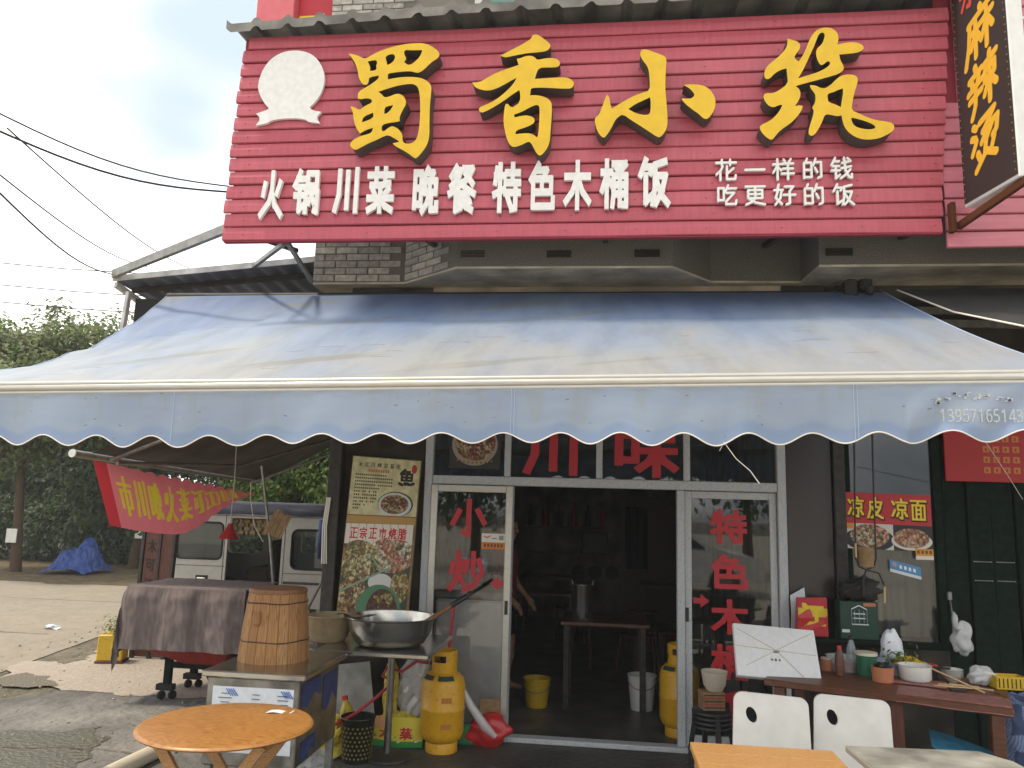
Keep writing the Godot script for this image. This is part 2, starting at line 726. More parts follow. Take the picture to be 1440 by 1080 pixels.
	mk("white_plastic", "#dedbd4", 0.4, 0, soft, Vector3.ONE * 0.8)
	mk("foam", "#dcdcda", 0.9, 0, soft, Vector3.ONE * 3.0, weave, 0.3)
	mk("cream_plastic", "#cfc3ab", 0.5, 0, soft, Vector3.ONE * 3.0)
	mk("film_white", "#d6dade", 0.45, 0, soft, Vector3.ONE * 2.0)
	mk("film_blue", "#33477c", 0.5, 0, speck, Vector3.ONE * 3.0)
	mk("ink_grey", "#60636b", 0.7)
	mk("ink_blue", "#4a6fb5", 0.7)
	mk("lamp_red", "#b02528", 0.4)
	mk("blue_plastic", "#4a9cc2", 0.4, 0, mottle, Vector3.ONE * 2.0)
	mk("green_plastic", "#1f8a52", 0.5, 0, mottle, Vector3.ONE * 2.0)
	mk("terracotta", "#b97450", 0.6, 0, soft, Vector3.ONE * 3.0)
	mk("enamel", "#d8d6d0", 0.25, 0, chips(0.03, Color(0.35, 0.32, 0.3), 0.08, 93), Vector3.ONE * 3.0)
	mk("tray_red", "#a06a60", 0.5, 0, mottle, Vector3.ONE * 3.0)
	mk("bamboo", "#c9a878", 0.6, 0, soft, Vector3.ONE * 3.0)
	mk("grey_table", "#a5a196", 0.45, 0, grime, Vector3.ONE * 1.2)
	mk("grey_edge", "#8b8375", 0.6)
	mk("bag_red", "#c22a2a", 0.35, 0, soft, Vector3.ONE * 3.0)
	mk("bag_yellow", "#d9c233", 0.4, 0, mottle, Vector3.ONE * 3.0)
	mk("carton", "#a5845c", 0.85, 0, mottle, Vector3.ONE * 2.0)
	mk("skin", "#b98a6e", 0.6)
	mk("hair", "#17120f", 0.6)
	mk("shirt_red", "#8e2420", 0.85, 0, mottle, Vector3.ONE * 3.0)
	mk("shorts", "#20222a", 0.9)
	mk("shoe", "#2b2a28", 0.8)
	mk("van_body", "#a3a098", 0.35, 0.25, soft, Vector3.ONE * 0.8)
	mk("van_inside", "#85827b", 0.85)
	mk("seat_fabric", "#4a4338", 0.95, 0, speck, Vector3.ONE * 5.0)
	mk("car_white", "#e2e2de", 0.3, 0.0)
	mk("wood_red", "#6b3a28", 0.6, 0, grain(0.02, 0.6, 1.0, 33), Vector3(6.0, 0.6, 6.0))
	mk("bark", "#6a5743", 0.95, 0, speck, Vector3(4.0, 1.0, 4.0), bump, 1.0)
	mk("wood_dark", "#744326", 0.45, 0, grain(0.02, 0.55, 1.0, 34), Vector3(1.0, 5.0, 5.0))
	mk("cable", "#2a2a2c", 0.7)
	mk("brown_ink", "#241612", 0.8)
	var pine := printed("pine", plank_picture(Color("#b58a58"), Color("#8d6234"), 41, 12.0), 0.4, false)
	pine.uv1_triplanar = true
	pine.uv1_scale = Vector3(2.6, 2.6, 2.6)
	var oval := printed("table_wood", plank_picture(Color("#ab7a3c"), Color("#7d4d20"), 43, 12.0), 0.38, false)
	oval.uv1_triplanar = true
	oval.uv1_scale = Vector3(1.1, 1.1, 1.1)
	for k in 3:
		var st := printed("stave_%d" % k, plank_picture([Color("#a87c4c"), Color("#9f7344"), Color("#b48a58")][k], Color("#76502c"), 50 + k, 4.0, true), 0.75, false)
		st.uv1_triplanar = true
		st.uv1_scale = Vector3(3.0, 1.2, 3.0)
	pane("glass", "#1c2420", 0.18)
	pane("glass_clear", "#8fa09a", 0.10)
	pane("glass_green", "#5f9a86", 0.55)
	pane("glass_frost", "#8d8f84", 0.55, 0.25)
	pane("glass_car", "#3a4442", 0.45)
	pane("bag_clear", "#d8d8d6", 0.55, 0.25)
	pane("tub_clear", "#b9c4c8", 0.25, 0.08)
	pane("tub_green", "#2d6e52", 0.75, 0.2)
	var leaf := StandardMaterial3D.new()
	leaf.vertex_color_use_as_albedo = true
	leaf.roughness = 0.6
	leaf.cull_mode = BaseMaterial3D.CULL_DISABLED
	leaf.backlight_enabled = true
	leaf.backlight = Color(0.85, 0.95, 0.55)
	M.leaf = leaf
	# protective film on the new aluminium: faded blue and pink print
	var film := Image.create(256, 256, false, Image.FORMAT_RGB8)
	film.fill(Color("#b9bcbb"))
	var fr := RandomNumberGenerator.new()
	fr.seed = 5
	for i in 900:
		var c: Color = [Color("#9ea8b8"), Color("#bdb0ad"), Color("#adb0b0"), Color("#a2a4a5"), Color("#c2c5c4")][fr.randi() % 5]
		film.fill_rect(Rect2i(fr.randi() % 256, fr.randi() % 256, 2 + fr.randi() % 5, 2 + fr.randi() % 9), c)
	for i in 14:
		film.fill_rect(Rect2i(fr.randi() % 256, fr.randi() % 256, 10 + fr.randi() % 10, 22 + fr.randi() % 30), [Color("#a9b5c6"), Color("#beb5b2")][i % 2])
	var fm := printed("film", film, 0.5, false)
	fm.uv1_triplanar = true
	fm.uv1_world_triplanar = true
	fm.uv1_scale = Vector3.ONE * 3.4


# ------------------------------------------------------------------ ground
func rough_ring(p: Array, amp: float, step := 0.12) -> PackedVector2Array:
	var n := value_noise(3.2, 77, 5)
	var r := PackedVector2Array()
	for i in range(0, p.size(), 2):
		var a := Vector2(p[i], p[i + 1])
		var j := (i + 2) % p.size()
		var b := Vector2(p[j], p[j + 1])
		var k := maxi(int(a.distance_to(b) / step), 1)
		var d := (b - a).normalized().orthogonal()
		for q in k:
			var c := a.lerp(b, float(q) / k)
			r.append(c + d * n.get_noise_2d(c.x, c.y) * amp * 2.0)
	return r


func patch(s: SurfaceTool, ring: PackedVector2Array, y: float) -> void:
	var ix := Geometry2D.triangulate_polygon(ring)
	for i in range(0, ix.size(), 3):
		var a := ring[ix[i]]
		var b := ring[ix[i + 1]]
		var c := ring[ix[i + 2]]
		tri(s, Vector3(a.x, y, a.y), Vector3(b.x, y, b.y), Vector3(c.x, y, c.y), Vector3.UP)


func build_ground() -> void:
	var s := S()
	patch(s, PackedVector2Array([Vector2(-150, -150), Vector2(150, -150), Vector2(150, 150), Vector2(-150, 150)]), -0.012)
	structure("ground", s, M.ground)
	s = S()
	patch(s, rough_ring([-5.0, 14, -5.2, 2.5, -4.897, -0.230, -4.663, -0.623, -4.315, -0.765, -3.3, -0.9, -2.05, -0.9, -2.05, 0, 6, 0, 6, 14], 0.05), 0.0)
	structure("pavement", s, M.concrete)
	s = S()
	patch(s, rough_ring([-5.05, 14, -5.3, 2.0, -5.679, -1.178, -6.206, -4.052, -7.0, -8.4, -60, -9.4, -60, 14], 0.01), -0.004)
	structure("road", s, M.road)
	s = S()
	patch(s, rough_ring([-60, 14.2, -60, 60, 60, 60, 60, 14.2], 0.01, 1.0), -0.003)
	patch(s, rough_ring([-4.9, 3.9, -4.9, 14.1, 60, 14.1, 60, 3.9], 0.02, 0.5), 0.004)
	structure("street", s, M.street)  # out-of-view ground in front, kept pale to send light under the awning
	s = S()
	patch(s, rough_ring([-60, -9.4, -7.0, -8.4, 2.0, -8.4, 2.0, -16, -60, -16], 0.25, 0.5), -0.0035)
	structure("verge", s, M.soil)
	s = S()
	patch(s, rough_ring([-5.701, -0.702, -5.524, -0.991, -5.816, -1.639, -5.526, -1.795, -5.342, -2.004, -5.609, -2.488, -5.655, -2.907, -4.783, -3.593, -2.06, -2.6, -2.06, -0.5, -3.336, -0.658, -3.719, -0.643, -4.054, -0.639, -4.410, -0.659, -4.715, -0.693, -4.973, -0.828, -5.127, -0.674], 0.06, 0.06), 0.004)
	structure("screed", s, M.screed)
	s = S()
	patch(s, rough_ring([-5.519, -0.898, -5.431, -1.143, -5.137, -1.091, -4.796, -0.757, -4.976, -0.655, -5.240, -0.645], 0.05, 0.05), 0.008)
	patch(s, rough_ring([-5.588, -1.739, -5.399, -2.029, -5.279, -1.902, -5.365, -1.649], 0.04, 0.05), 0.008)
	structure("broken_screed", s, M.gravel)
	s = S()
	patch(s, rough_ring([-3.755, 1.381, -4.307, 0.618, -4.065, 0.510, -3.864, 0.409, -3.669, 0.288, -3.416, 0.646, -3.315, 0.956, -3.213, 1.269], 0.06, 0.05), 0.004)
	structure("damp_patch", s, M.damp)
	s = S()
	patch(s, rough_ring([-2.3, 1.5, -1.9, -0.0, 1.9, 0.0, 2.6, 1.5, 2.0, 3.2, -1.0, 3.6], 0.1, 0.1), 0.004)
	structure("dark_pavement", s, M.dark_concrete)  # darker concrete in front of the shopfront
	for w in [[-5.6, 0.9, -4.6, 0.7, -4.1, 0.95, -3.3, 0.75, -2.7, 0.9], [-4.9, 2.4, -4.4, 1.5, -4.0, 1.2], [-3.4, 0.1, -3.0, 0.5, -2.9, 1.4, -2.5, 2.2], [-2.9, -0.4, -2.5, 0.3, -2.0, 0.5, -1.2, 1.3], [-9.0, -3.0, -8.1, -3.4, -7.2, -3.2, -6.6, -3.7], [-12.0, -6.0, -10.2, -5.7, -8.4, -6.2]]:
		s = S()
		var pts := rough_ring(w, 0.05, 0.07)
		var last := 0
		for i in range(pts.size() - 1):
			if pts[i].distance_to(Vector2(w[w.size() - 2], w[w.size() - 1])) < 0.09:
				last = i
				break
		for i in last:
			var d := (pts[i + 1] - pts[i]).normalized().orthogonal() * (0.0025 + 0.003 * absf(sin(i * 1.7)))
			var p0 := pts[i]
			var p1 := pts[i + 1]
			quad(s, Vector3(p0.x + d.x, 0.0085, p0.y + d.y), Vector3(p1.x + d.x, 0.0085, p1.y + d.y), Vector3(p1.x - d.x, 0.0085, p1.y - d.y), Vector3(p0.x - d.x, 0.0085, p0.y - d.y), Vector3.UP)
		structure("crack", s, M.soil)
	for z in [-6.2, -3.2]:
		s = S()
		span(s, Vector3(-40, -0.006, z - 0.008), Vector3(-6.7, -0.001, z + 0.008))
		structure("road_joint", s, M.gravel)
	# loose grit that nobody could count
	var r := RandomNumberGenerator.new()
	r.seed = 3
	s = S()
	for i in 260:
		var c := Vector3(r.randf_range(-6.5, -2.6), 0.002, r.randf_range(-4.0, 1.6))
		var k := r.randf_range(0.005, 0.016)
		box(s, c + Vector3(0, k * 0.25, 0), Vector3(k * 1.6, k, k * 1.2), k * 0.25, Basis(Vector3.UP, r.randf() * TAU) * Basis(Vector3.RIGHT, r.randf()))
	var o := part("grit", s, M.stone_bit)
	tag(o, "pale stones and crumbs scattered over the lane", "grit", "", "stuff")


# ------------------------------------------------------------------ the shop building
func build_shop() -> void:
	var b := thing("shop_building", "shop building of grey brick bays over a ground floor eating house", "building", Vector3(0, 0, -2))
	var s := S()
	span(s, Vector3(-2.05, 0, -0.25), Vector3(-1.375, 3.42, 0))
	label_of(part("pier", s, M.plaster_dark, b, true), "dark pier beside the shopfront")
	s = S()
	span(s, Vector3(-1.375, 2.42, -0.25), Vector3(1.335, 3.42, 0))
	part("lintel", s, M.render, b, true)
	s = S()
	span(s, Vector3(1.337, 0, -0.25), Vector3(1.66, 3.42, 0.012), 0.004)
	label_of(part("pilaster", s, M.granite, b, true), "polished dark granite pilaster")
	s = S()
	span(s, Vector3(1.664, 0, -0.06), Vector3(1.745, 3.0, 0.05), 0.006)
	part("post", s, M.steel_dark, b, true)
	s = S()
	span(s, Vector3(1.747, 0, -0.2), Vector3(2.42, 0.78, -0.003))
	part("window_wall", s, M.plaster_dark, b, true)
	s = S()
	span(s, Vector3(1.747, 2.5, -0.2), Vector3(2.42, 3.42, -0.003))
	part("window_wall", s, M.plaster_dark, b, true)
	s = S()
	span(s, Vector3(-2.05, 0, -7.0), Vector3(-1.9, 3.42, -0.252))
	part("side_wall", s, M.render, b, true)
	s = S()
	span(s, Vector3(-1.898, 0, -6.9), Vector3(3.3, 2.9, -6.7))
	part("back_wall", s, M.inner_wall, b, true)
	s = S()
	span(s, Vector3(1.60, 0, -6.698), Vector3(1.70, 2.9, -0.26))
	part("party_wall", s, M.inner_wall, b, true)
	s = S()
	span(s, Vector3(1.75, 0.0, -1.6), Vector3(2.9, 2.9, -1.5))
	part("party_wall", s, M.plaster_dark, b, true)
	s = S()
	span(s, Vector3(2.90, 0.0, -1.6), Vector3(4.4, 2.9, -1.5))
	part("party_wall", s, M.plaster_dark, b, true)
	s = S()
	span(s, Vector3(4.3, 0.0, -1.49), Vector3(4.4, 3.42, -0.21))
	part("party_wall", s, M.plaster_dark, b, true)
	s = S()
	span(s, Vector3(3.302, 2.75, -1.49), Vector3(4.3, 2.9, -0.21))
	part("ceiling", s, M.inner_wall, b, true)
	s = S()
	span(s, Vector3(-1.898, 2.75, -6.698), Vector3(3.3, 2.9, -0.26))
	part("ceiling", s, M.inner_wall, b, true)
	s = S()
	span(s, Vector3(-1.898, -0.1, -6.698), Vector3(3.3, 0.006, -0.02))
	part("floor", s, M.inner_floor, b, true)
	# upper storeys: a plan of shallow bays
	var plan := PackedVector2Array([Vector2(-2.35, 0.1), Vector2(-1.59, 0.1), Vector2(-1.1, 0.49), Vector2(0.48, 0.47), Vector2(0.80, 0.09), Vector2(1.47, 0.07), Vector2(1.50, 0.47), Vector2(6.0, 0.47), Vector2(6.0, -7.0), Vector2(-2.35, -7.0)])
	var lift := Transform3D(Basis(Vector3.RIGHT, Vector3.BACK, Vector3.UP), Vector3.ZERO)
	s = S()
	slab(s, [[plan], []], 3.44, 7.6, lift)
	part("upper_wall", s, M.mortar, b, true)
	s = S()
	slab(s, [[plan], []], 3.421, 3.438, lift)
	part("soffit", s, M.soffit, b, true)
	# bricks that show under and over the sign
	var meshes := []
	for k in 3:
		var q := S()
		box(q, Vector3.ZERO, Vector3(0.172, 0.05, 0.014 + 0.003 * k), 0.003)
		q.generate_normals()
		meshes.append(q.commit())
	var half := S()
	box(half, Vector3.ZERO, Vector3(0.08, 0.05, 0.015), 0.003)
	half.generate_normals()
	var half_mesh := half.commit()
	var mats := [M.brick_a, M.brick_b, M.brick_c]
	for run in [[Vector2(-2.35, 0.1), Vector2(-1.59, 0.1), 3.44, 6], [Vector2(-1.59, 0.1), Vector2(-1.1, 0.49), 3.44, 6], [Vector2(-2.35, 0.1), Vector2(-1.59, 0.1), 5.66, 8]] :
		var a: Vector2 = run[0]
		var e: Vector2 = run[1]
		var d := (e - a).normalized()
		var turn := Basis(Vector3.UP, -atan2(d.y, d.x))
		for row in int(run[3]):
			var y: float = run[2] + 0.03 + row * 0.058
			var x := 0.0 if row % 2 == 0 else 0.091
			if row % 2 == 1:
				var c0 := a + d * 0.043
				same("brick", half_mesh, mats[rng.randi() % 3], b, Transform3D(turn, Vector3(c0.x, y, c0.y) - b.position))
			while x + 0.172 < a.distance_to(e):
				var c := a + d * (x + 0.089)
				same("brick", meshes[rng.randi() % 3], mats[rng.randi() % 3], b, Transform3D(turn, Vector3(c.x, y, c.y) + turn * Vector3(0, 0, 0.001) - b.position))
				x += 0.182
	for v in [Vector3(-0.979, 3.532, 0.480), Vector3(-0.339, 3.526, 0.480), Vector3(0.300, 3.525, 0.480), Vector3(1.635, 3.523, 0.480)]:
		s = S()
		for k in 5:
			span(s, Vector3(v.x - 0.09, v.y - 0.022 + k * 0.011, 0.475), Vector3(v.x + 0.09, v.y - 0.016 + k * 0.011, 0.493))
		part("vent", s, M.vent, b, true)
	# upper window with green glass
	s = S()
	for x in [-1.0, -0.28, 0.42]:
		span(s, Vector3(x - 0.03, 5.52, 0.47), Vector3(x + 0.03, 7.0, 0.54), 0.004)
	span(s, Vector3(-0.968, 5.46, 0.47), Vector3(0.388, 5.52, 0.545), 0.004)
	var w := part("window", s, M.aluminium, b, true)
	s = S()
	span(s, Vector3(-0.968, 5.522, 0.505), Vector3(-0.312, 6.95, 0.512))
	part("pane", s, M.glass_green, w)
	s = S()
	span(s, Vector3(-0.248, 5.522, 0.505), Vector3(0.388, 6.95, 0.512))
	part("pane", s, M.glass_green, w)


# ------------------------------------------------------------------ glazed front
func build_shopfront() -> void:
	var f := thing("shopfront", "aluminium shopfront still in printed protective film, red lettering on its glass", "shopfront", Vector3(0, 0, 0))
	for m in [[-1.37, -1.31, 0.006, 2.415], [1.27, 1.332, 0.006, 2.415], [-0.735, -0.675, 0.045, 1.845], [0.545, 0.60, 0.045, 1.845]]:
		var s := S()
		span(s, Vector3(m[0], m[2], -0.05), Vector3(m[1], m[3], 0.035), 0.005)
		part("post", s, M.film, f, true)
	for m in [[-1.308, 1.268, 1.847, 1.915, 0.03], [-1.308, 1.268, 2.36, 2.412, 0.03], [-1.308, 1.268, 0.006, 0.042, 0.05]]:
		var s := S()
		span(s, Vector3(m[0], m[2], -0.05), Vector3(m[1], m[3], m[4]), 0.005)
		part("rail", s, M.film, f, true)
	for x in [-0.73, -0.03, 0.62]:
		var s := S()
		span(s, Vector3(x - 0.024, 1.917, -0.03), Vector3(x + 0.024, 2.358, 0.025), 0.004)
		part("mullion", s, M.film, f, true)
	var lights := [-1.306, -0.756, -0.704, -0.056, -0.004, 0.594, 0.646, 1.266]
	for k in 4:
		var s := S()
		span(s, Vector3(lights[k * 2], 1.918, -0.006), Vector3(lights[k * 2 + 1], 2.357, 0.0))
		part("transom_light", s, M.glass, f, true)
	var s := S()
	letter(s, "川", -0.60, 1.955, 0.44, 0.36, 0.0025, 0.004, 15)
	part("lettering", s, M.red_vinyl, f, true)
	s = S()
	letter(s, "味", 0.10, 1.955, 0.44, 0.36, 0.0025, 0.004, 15)
	part("lettering", s, M.red_vinyl, f, true)
	# round printed dish in the first light
	var img := Image.create(192, 128, false, Image.FORMAT_RGB8)
	img.fill(Color("#2a2d2c"))
	ellipse(img, Vector2(96, 52), Vector2(86, 66), Color("#9c8f7d"))
	dish(img, Vector2(96, 46), Vector2(76, 56), [Color("#b7a276"), Color("#a97f5c"), Color("#8e3b2c"), Color("#c9bd9a"), Color("#9c8a4e")], 4, 0.045)
	for k in 18:
		img.fill_rect(Rect2i(30 + k * 8, 100 + int(8.0 * sin(k * 0.18)), 5, 4), Color("#3a2a18") if k % 2 else Color("#c08a30"))
	s = S()
	sheet(s, 1, 1, func(u: float, v: float): return Vector3(-1.19 + 0.40 * u, 2.29 - 0.32 * v, 0.003))
	label_of(part("dish_print", s, printed("dish_print", img), f, true), "printed picture of a bowl of food")
	# the two leaves
	for side in 2:
		var x0: float = [-1.306, 0.603][side]
		var x1: float = [-0.677, 1.266][side]
		var zz: float = [0.048, -0.018][side]
		s = S()
		for q in [[x0, x0 + 0.05, 0.045, 1.843], [x1 - 0.05, x1, 0.045, 1.843]]:
			span(s, Vector3(q[0], q[2], zz - 0.016), Vector3(q[1], q[3], zz + 0.016), 0.004)
		for q in [[x0 + 0.05, x1 - 0.05, 1.79, 1.843], [x0 + 0.05, x1 - 0.05, 0.045, 0.12]]:
			span(s, Vector3(q[0], q[2], zz - 0.0145), Vector3(q[1], q[3], zz + 0.0145), 0.004)
		var leaf := part("door_leaf", s, [M.aluminium, M.film][side], f, true)
		s = S()
		span(s, Vector3(x0 + 0.05, 0.12, zz - 0.003), Vector3(x1 - 0.05, 1.79, zz + 0.003))
		part("pane", s, M.glass, leaf)
		s = S()
		var hx: float = [x1 - 0.027, x0 + 0.015][side]
		span(s, Vector3(hx - 0.012, 0.90, zz + 0.0165), Vector3(hx + 0.012, 1.0, zz + 0.022), 0.002)
		part("lock", s, M.steel_dark, leaf)
		var words := ["小", "炒"] if side == 0 else ["特", "色", "木", "桶", "饭"]
		for k in words.size():
			s = S()
			if side == 0:
				letter(s, words[k], -1.14, [1.46, 1.06][k], 0.26, [0.27, 0.28][k], zz + 0.004, zz + 0.0055, 16)
			else:
				letter(s, words[k], 0.80, [1.475, 1.15, 0.835, 0.52, 0.21][k], 0.245, 0.225, zz + 0.004, zz + 0.0055, 16)
			part("lettering", s, M.red_vinyl, leaf)
		# a paper arrow and stickers
		s = S()
		var ax: float = [-0.83, 0.665][side]
		var arrow := PackedVector2Array([Vector2(0, 0.03), Vector2(0.05, 0.03), Vector2(0.05, 0.0), Vector2(0.115, 0.05), Vector2(0.05, 0.10), Vector2(0.05, 0.07), Vector2(0, 0.07)])
		if side == 0:
			for i in arrow.size():
				arrow[i].x = 0.11 - arrow[i].x
			arrow.reverse()
		slab(s, [[arrow], []], zz + 0.004, zz + 0.005, Transform3D(Basis(), Vector3(ax, [1.07, 1.0][side], 0)))
		label_of(part("arrow_sticker", s, M.red_vinyl, leaf), "faded red arrow sticker")
	img = Image.create(96, 64, false, Image.FORMAT_RGB8)
	img.fill(Color("#d8d4c8"))
	img.fill_rect(Rect2i(0, 36, 96, 28), Color("#c9772a"))
	for k in 6:
		img.fill_rect(Rect2i(10 + k * 13, 42, 8, 14), Color("#6a3a16"))
	ink(img, Vector2(10, 12), Vector2(22, 18), 4, Color("#d0642a"))
	ink(img, Vector2(22, 18), Vector2(34, 10), 4, Color("#d0642a"))
	img.fill_rect(Rect2i(40, 18, 20, 4), Color("#777777"))
	img.fill_rect(Rect2i(68, 8, 18, 18), Color("#8b8b88"))
	s = S()
	sheet(s, 1, 1, func(u: float, v: float): return Vector3(-0.905 + 0.185 * u, 1.485 - 0.115 * v, 0.0555))
	label_of(part("sticker", s, printed("orange_sticker", img), f, true), "white and orange notice sticker")
	img = Image.create(64, 48, false, Image.FORMAT_RGB8)
	img.fill(Color("#2f7f96"))
	img.fill_rect(Rect2i(0, 0, 64, 14), Color("#2d5f9c"))
	ellipse(img, Vector2(50, 14), Vector2(9, 10), Color("#c9c2c0"))
	img.fill_rect(Rect2i(40, 30, 20, 14), Color("#a9c6cf"))
	s = S()
	sheet(s, 1, 1, func(u: float, v: float): return Vector3(-1.08 + 0.22 * u, 1.30 - 0.11 * v, 0.0435))
	label_of(part("sticker", s, printed("blue_sticker", img), f, true), "blue notice sticker behind the glass")


# ------------------------------------------------------------------ the red fascia
func fascia_board(x0: float, x1: float, y: float, h: float, z: float, sd: int) -> SurfaceTool:
	var s := S()
	var n := value_noise(0.6, sd, 3)
	var loops := []
	var k := 9
	for i in k + 1:
		var x := lerpf(x0, x1, float(i) / k)
		var j := n.get_noise_2d(x * 2.0, sd * 3.7) * 0.006
		var w := n.get_noise_2d(x * 2.0 + 40.0, sd * 3.7) * 0.006
		loops.append([Vector3(x, y + j, z), Vector3(x, y + j, z + 0.018 + w), Vector3(x, y + j + 0.006, z + 0.024 + w), Vector3(x, y + h * 0.5 + j, z + 0.022 + w), Vector3(x, y + h - 0.008 + j, z + 0.012), Vector3(x, y + h - 0.004 + j, z)])
	loft(s, loops)
	return s


func build_fascia() -> void:
	var f := thing("shop_sign", "long dark pink slatted shop sign with raised yellow and white characters", "sign", Vector3(-0.25, 3.5, 0.9))
	var rows := 15
	var h := (5.10 - 3.51) / rows
	for k in rows:
		var y := 3.51 + h * k
		var t := float(k) / rows
		var s := fascia_board(lerpf(-2.735, -2.69, t) + rng.randf_range(-0.012, 0.012) + (0.03 if k == rows - 1 else 0.0), lerpf(2.15, 2.28, t) + rng.randf_range(-0.004, 0.004), y, h, 0.885, k + 1)
		var bd := part("board", s, [M.board_a, M.board_b, M.board_c][k % 3], f, true)
		s = S()
		for j in 11:
			var sx := -2.6 + j * 0.47 + rng.randf_range(-0.03, 0.03)
			box(s, Vector3(sx, y + h * 0.42, 0.9085), Vector3(0.007, 0.007, 0.003), 0.001)
		part("screws", s, M.backing, bd).set_meta("kind", "stuff")
	var s := S()
	span(s, Vector3(-2.69, 3.515, 0.86), Vector3(2.14, 5.09, 0.883))
	part("backing", s, M.backing, f, true)
	for x in [-2.5, -1.3, 0.0, 1.2, 2.05]:
		s = S()
		span(s, Vector3(x - 0.02, 3.53, 0.82), Vector3(x + 0.02, 5.05, 0.858))
		bar(s, Vector3(x, 3.56, 0.83), Vector3(x, 3.70, 0.12), 0.035, 0.035)
		bar(s, Vector3(x, 5.0, 0.83), Vector3(x, 5.0, 0.5), 0.035, 0.035)
		part("frame", s, M.steel_dark, f, true)
	s = S()
	span(s, Vector3(-2.72, 3.498, 0.862), Vector3(2.15, 3.508, 0.905), 0.003)
	part("bottom_trim", s, M.backing, f, true)
	# corrugated cover along the top, run back unseen to the wall to block light
	s = S()
	var rib := func(x: float) -> float:
		var q := fposmod(x + 2.7, 0.245) / 0.245
		return 0.035 * clampf(minf((q - 0.38) / 0.1, (0.72 - q) / 0.1), 0.0, 1.0)
	sheet(s, 240, 3, func(u: float, v: float):
		var x: float = lerpf(-2.80, 2.34, u)
		var lead := 0.07 * maxf(0.0, -1.0 - x) / 1.8
		return Vector3(x, 5.185 + 0.012 * x + rib.call(x) + (0.12 * maxf(v - 0.334, 0.0) if v > 0.34 else -0.07 * (1.0 - v / 0.334)), 1.06 - lead - 1.45 * maxf(v - 0.334, 0.0)), -1)
	var top := part("cover_sheet", s, M.sheet_grey, f, true)
	label_of(top, "weathered grey corrugated sheet along the top of the sign")
	# raised characters
	for key in ["shu", "xiang", "xiao", "zhu"]:
		var sh := [[], []]
		for o in big_shapes[key][0]:
			sh[0].append(anticlock(softened(ring_of(o))))
		for o in big_shapes[key][1]:
			sh[1].append(anticlock(softened(ring_of(o))))
		s = S()
		slab(s, sh, 0.915, 1.03, Transform3D(), true, true, false)
		var c := part("character", s, M.letter_side, f, true)
		s = S()
		slab(s, sh, 1.03, 1.034, Transform3D(), false)
		part("face", s, M.yellow_face, c)
	s = S()
	var logo := [[anticlock(softened(ring_of(big_shapes.logo[0][0])))], []]
	slab(s, logo, 0.912, 0.935)
	label_of(part("emblem", s, M.white_letter, f, true), "blank white disc with a ribbon below it")
	for a in menu_row:
		s = S()
		letter(s, a[0], a[1] + a[3] * 0.05, a[2] + a[4] * 0.03, a[3] * 0.9, a[4] * 0.94, 0.912, 0.94, 17)
		part("letter", s, M.white_letter, f, true)
	for a in slogan_rows:
		s = S()
		letter(s, a[0], a[1] + a[3] * 0.06, a[2] + a[4] * 0.06, a[3] * 0.88, a[4] * 0.88, 0.912, 0.935, 11, true)
		part("letter", s, M.white_letter, f, true)


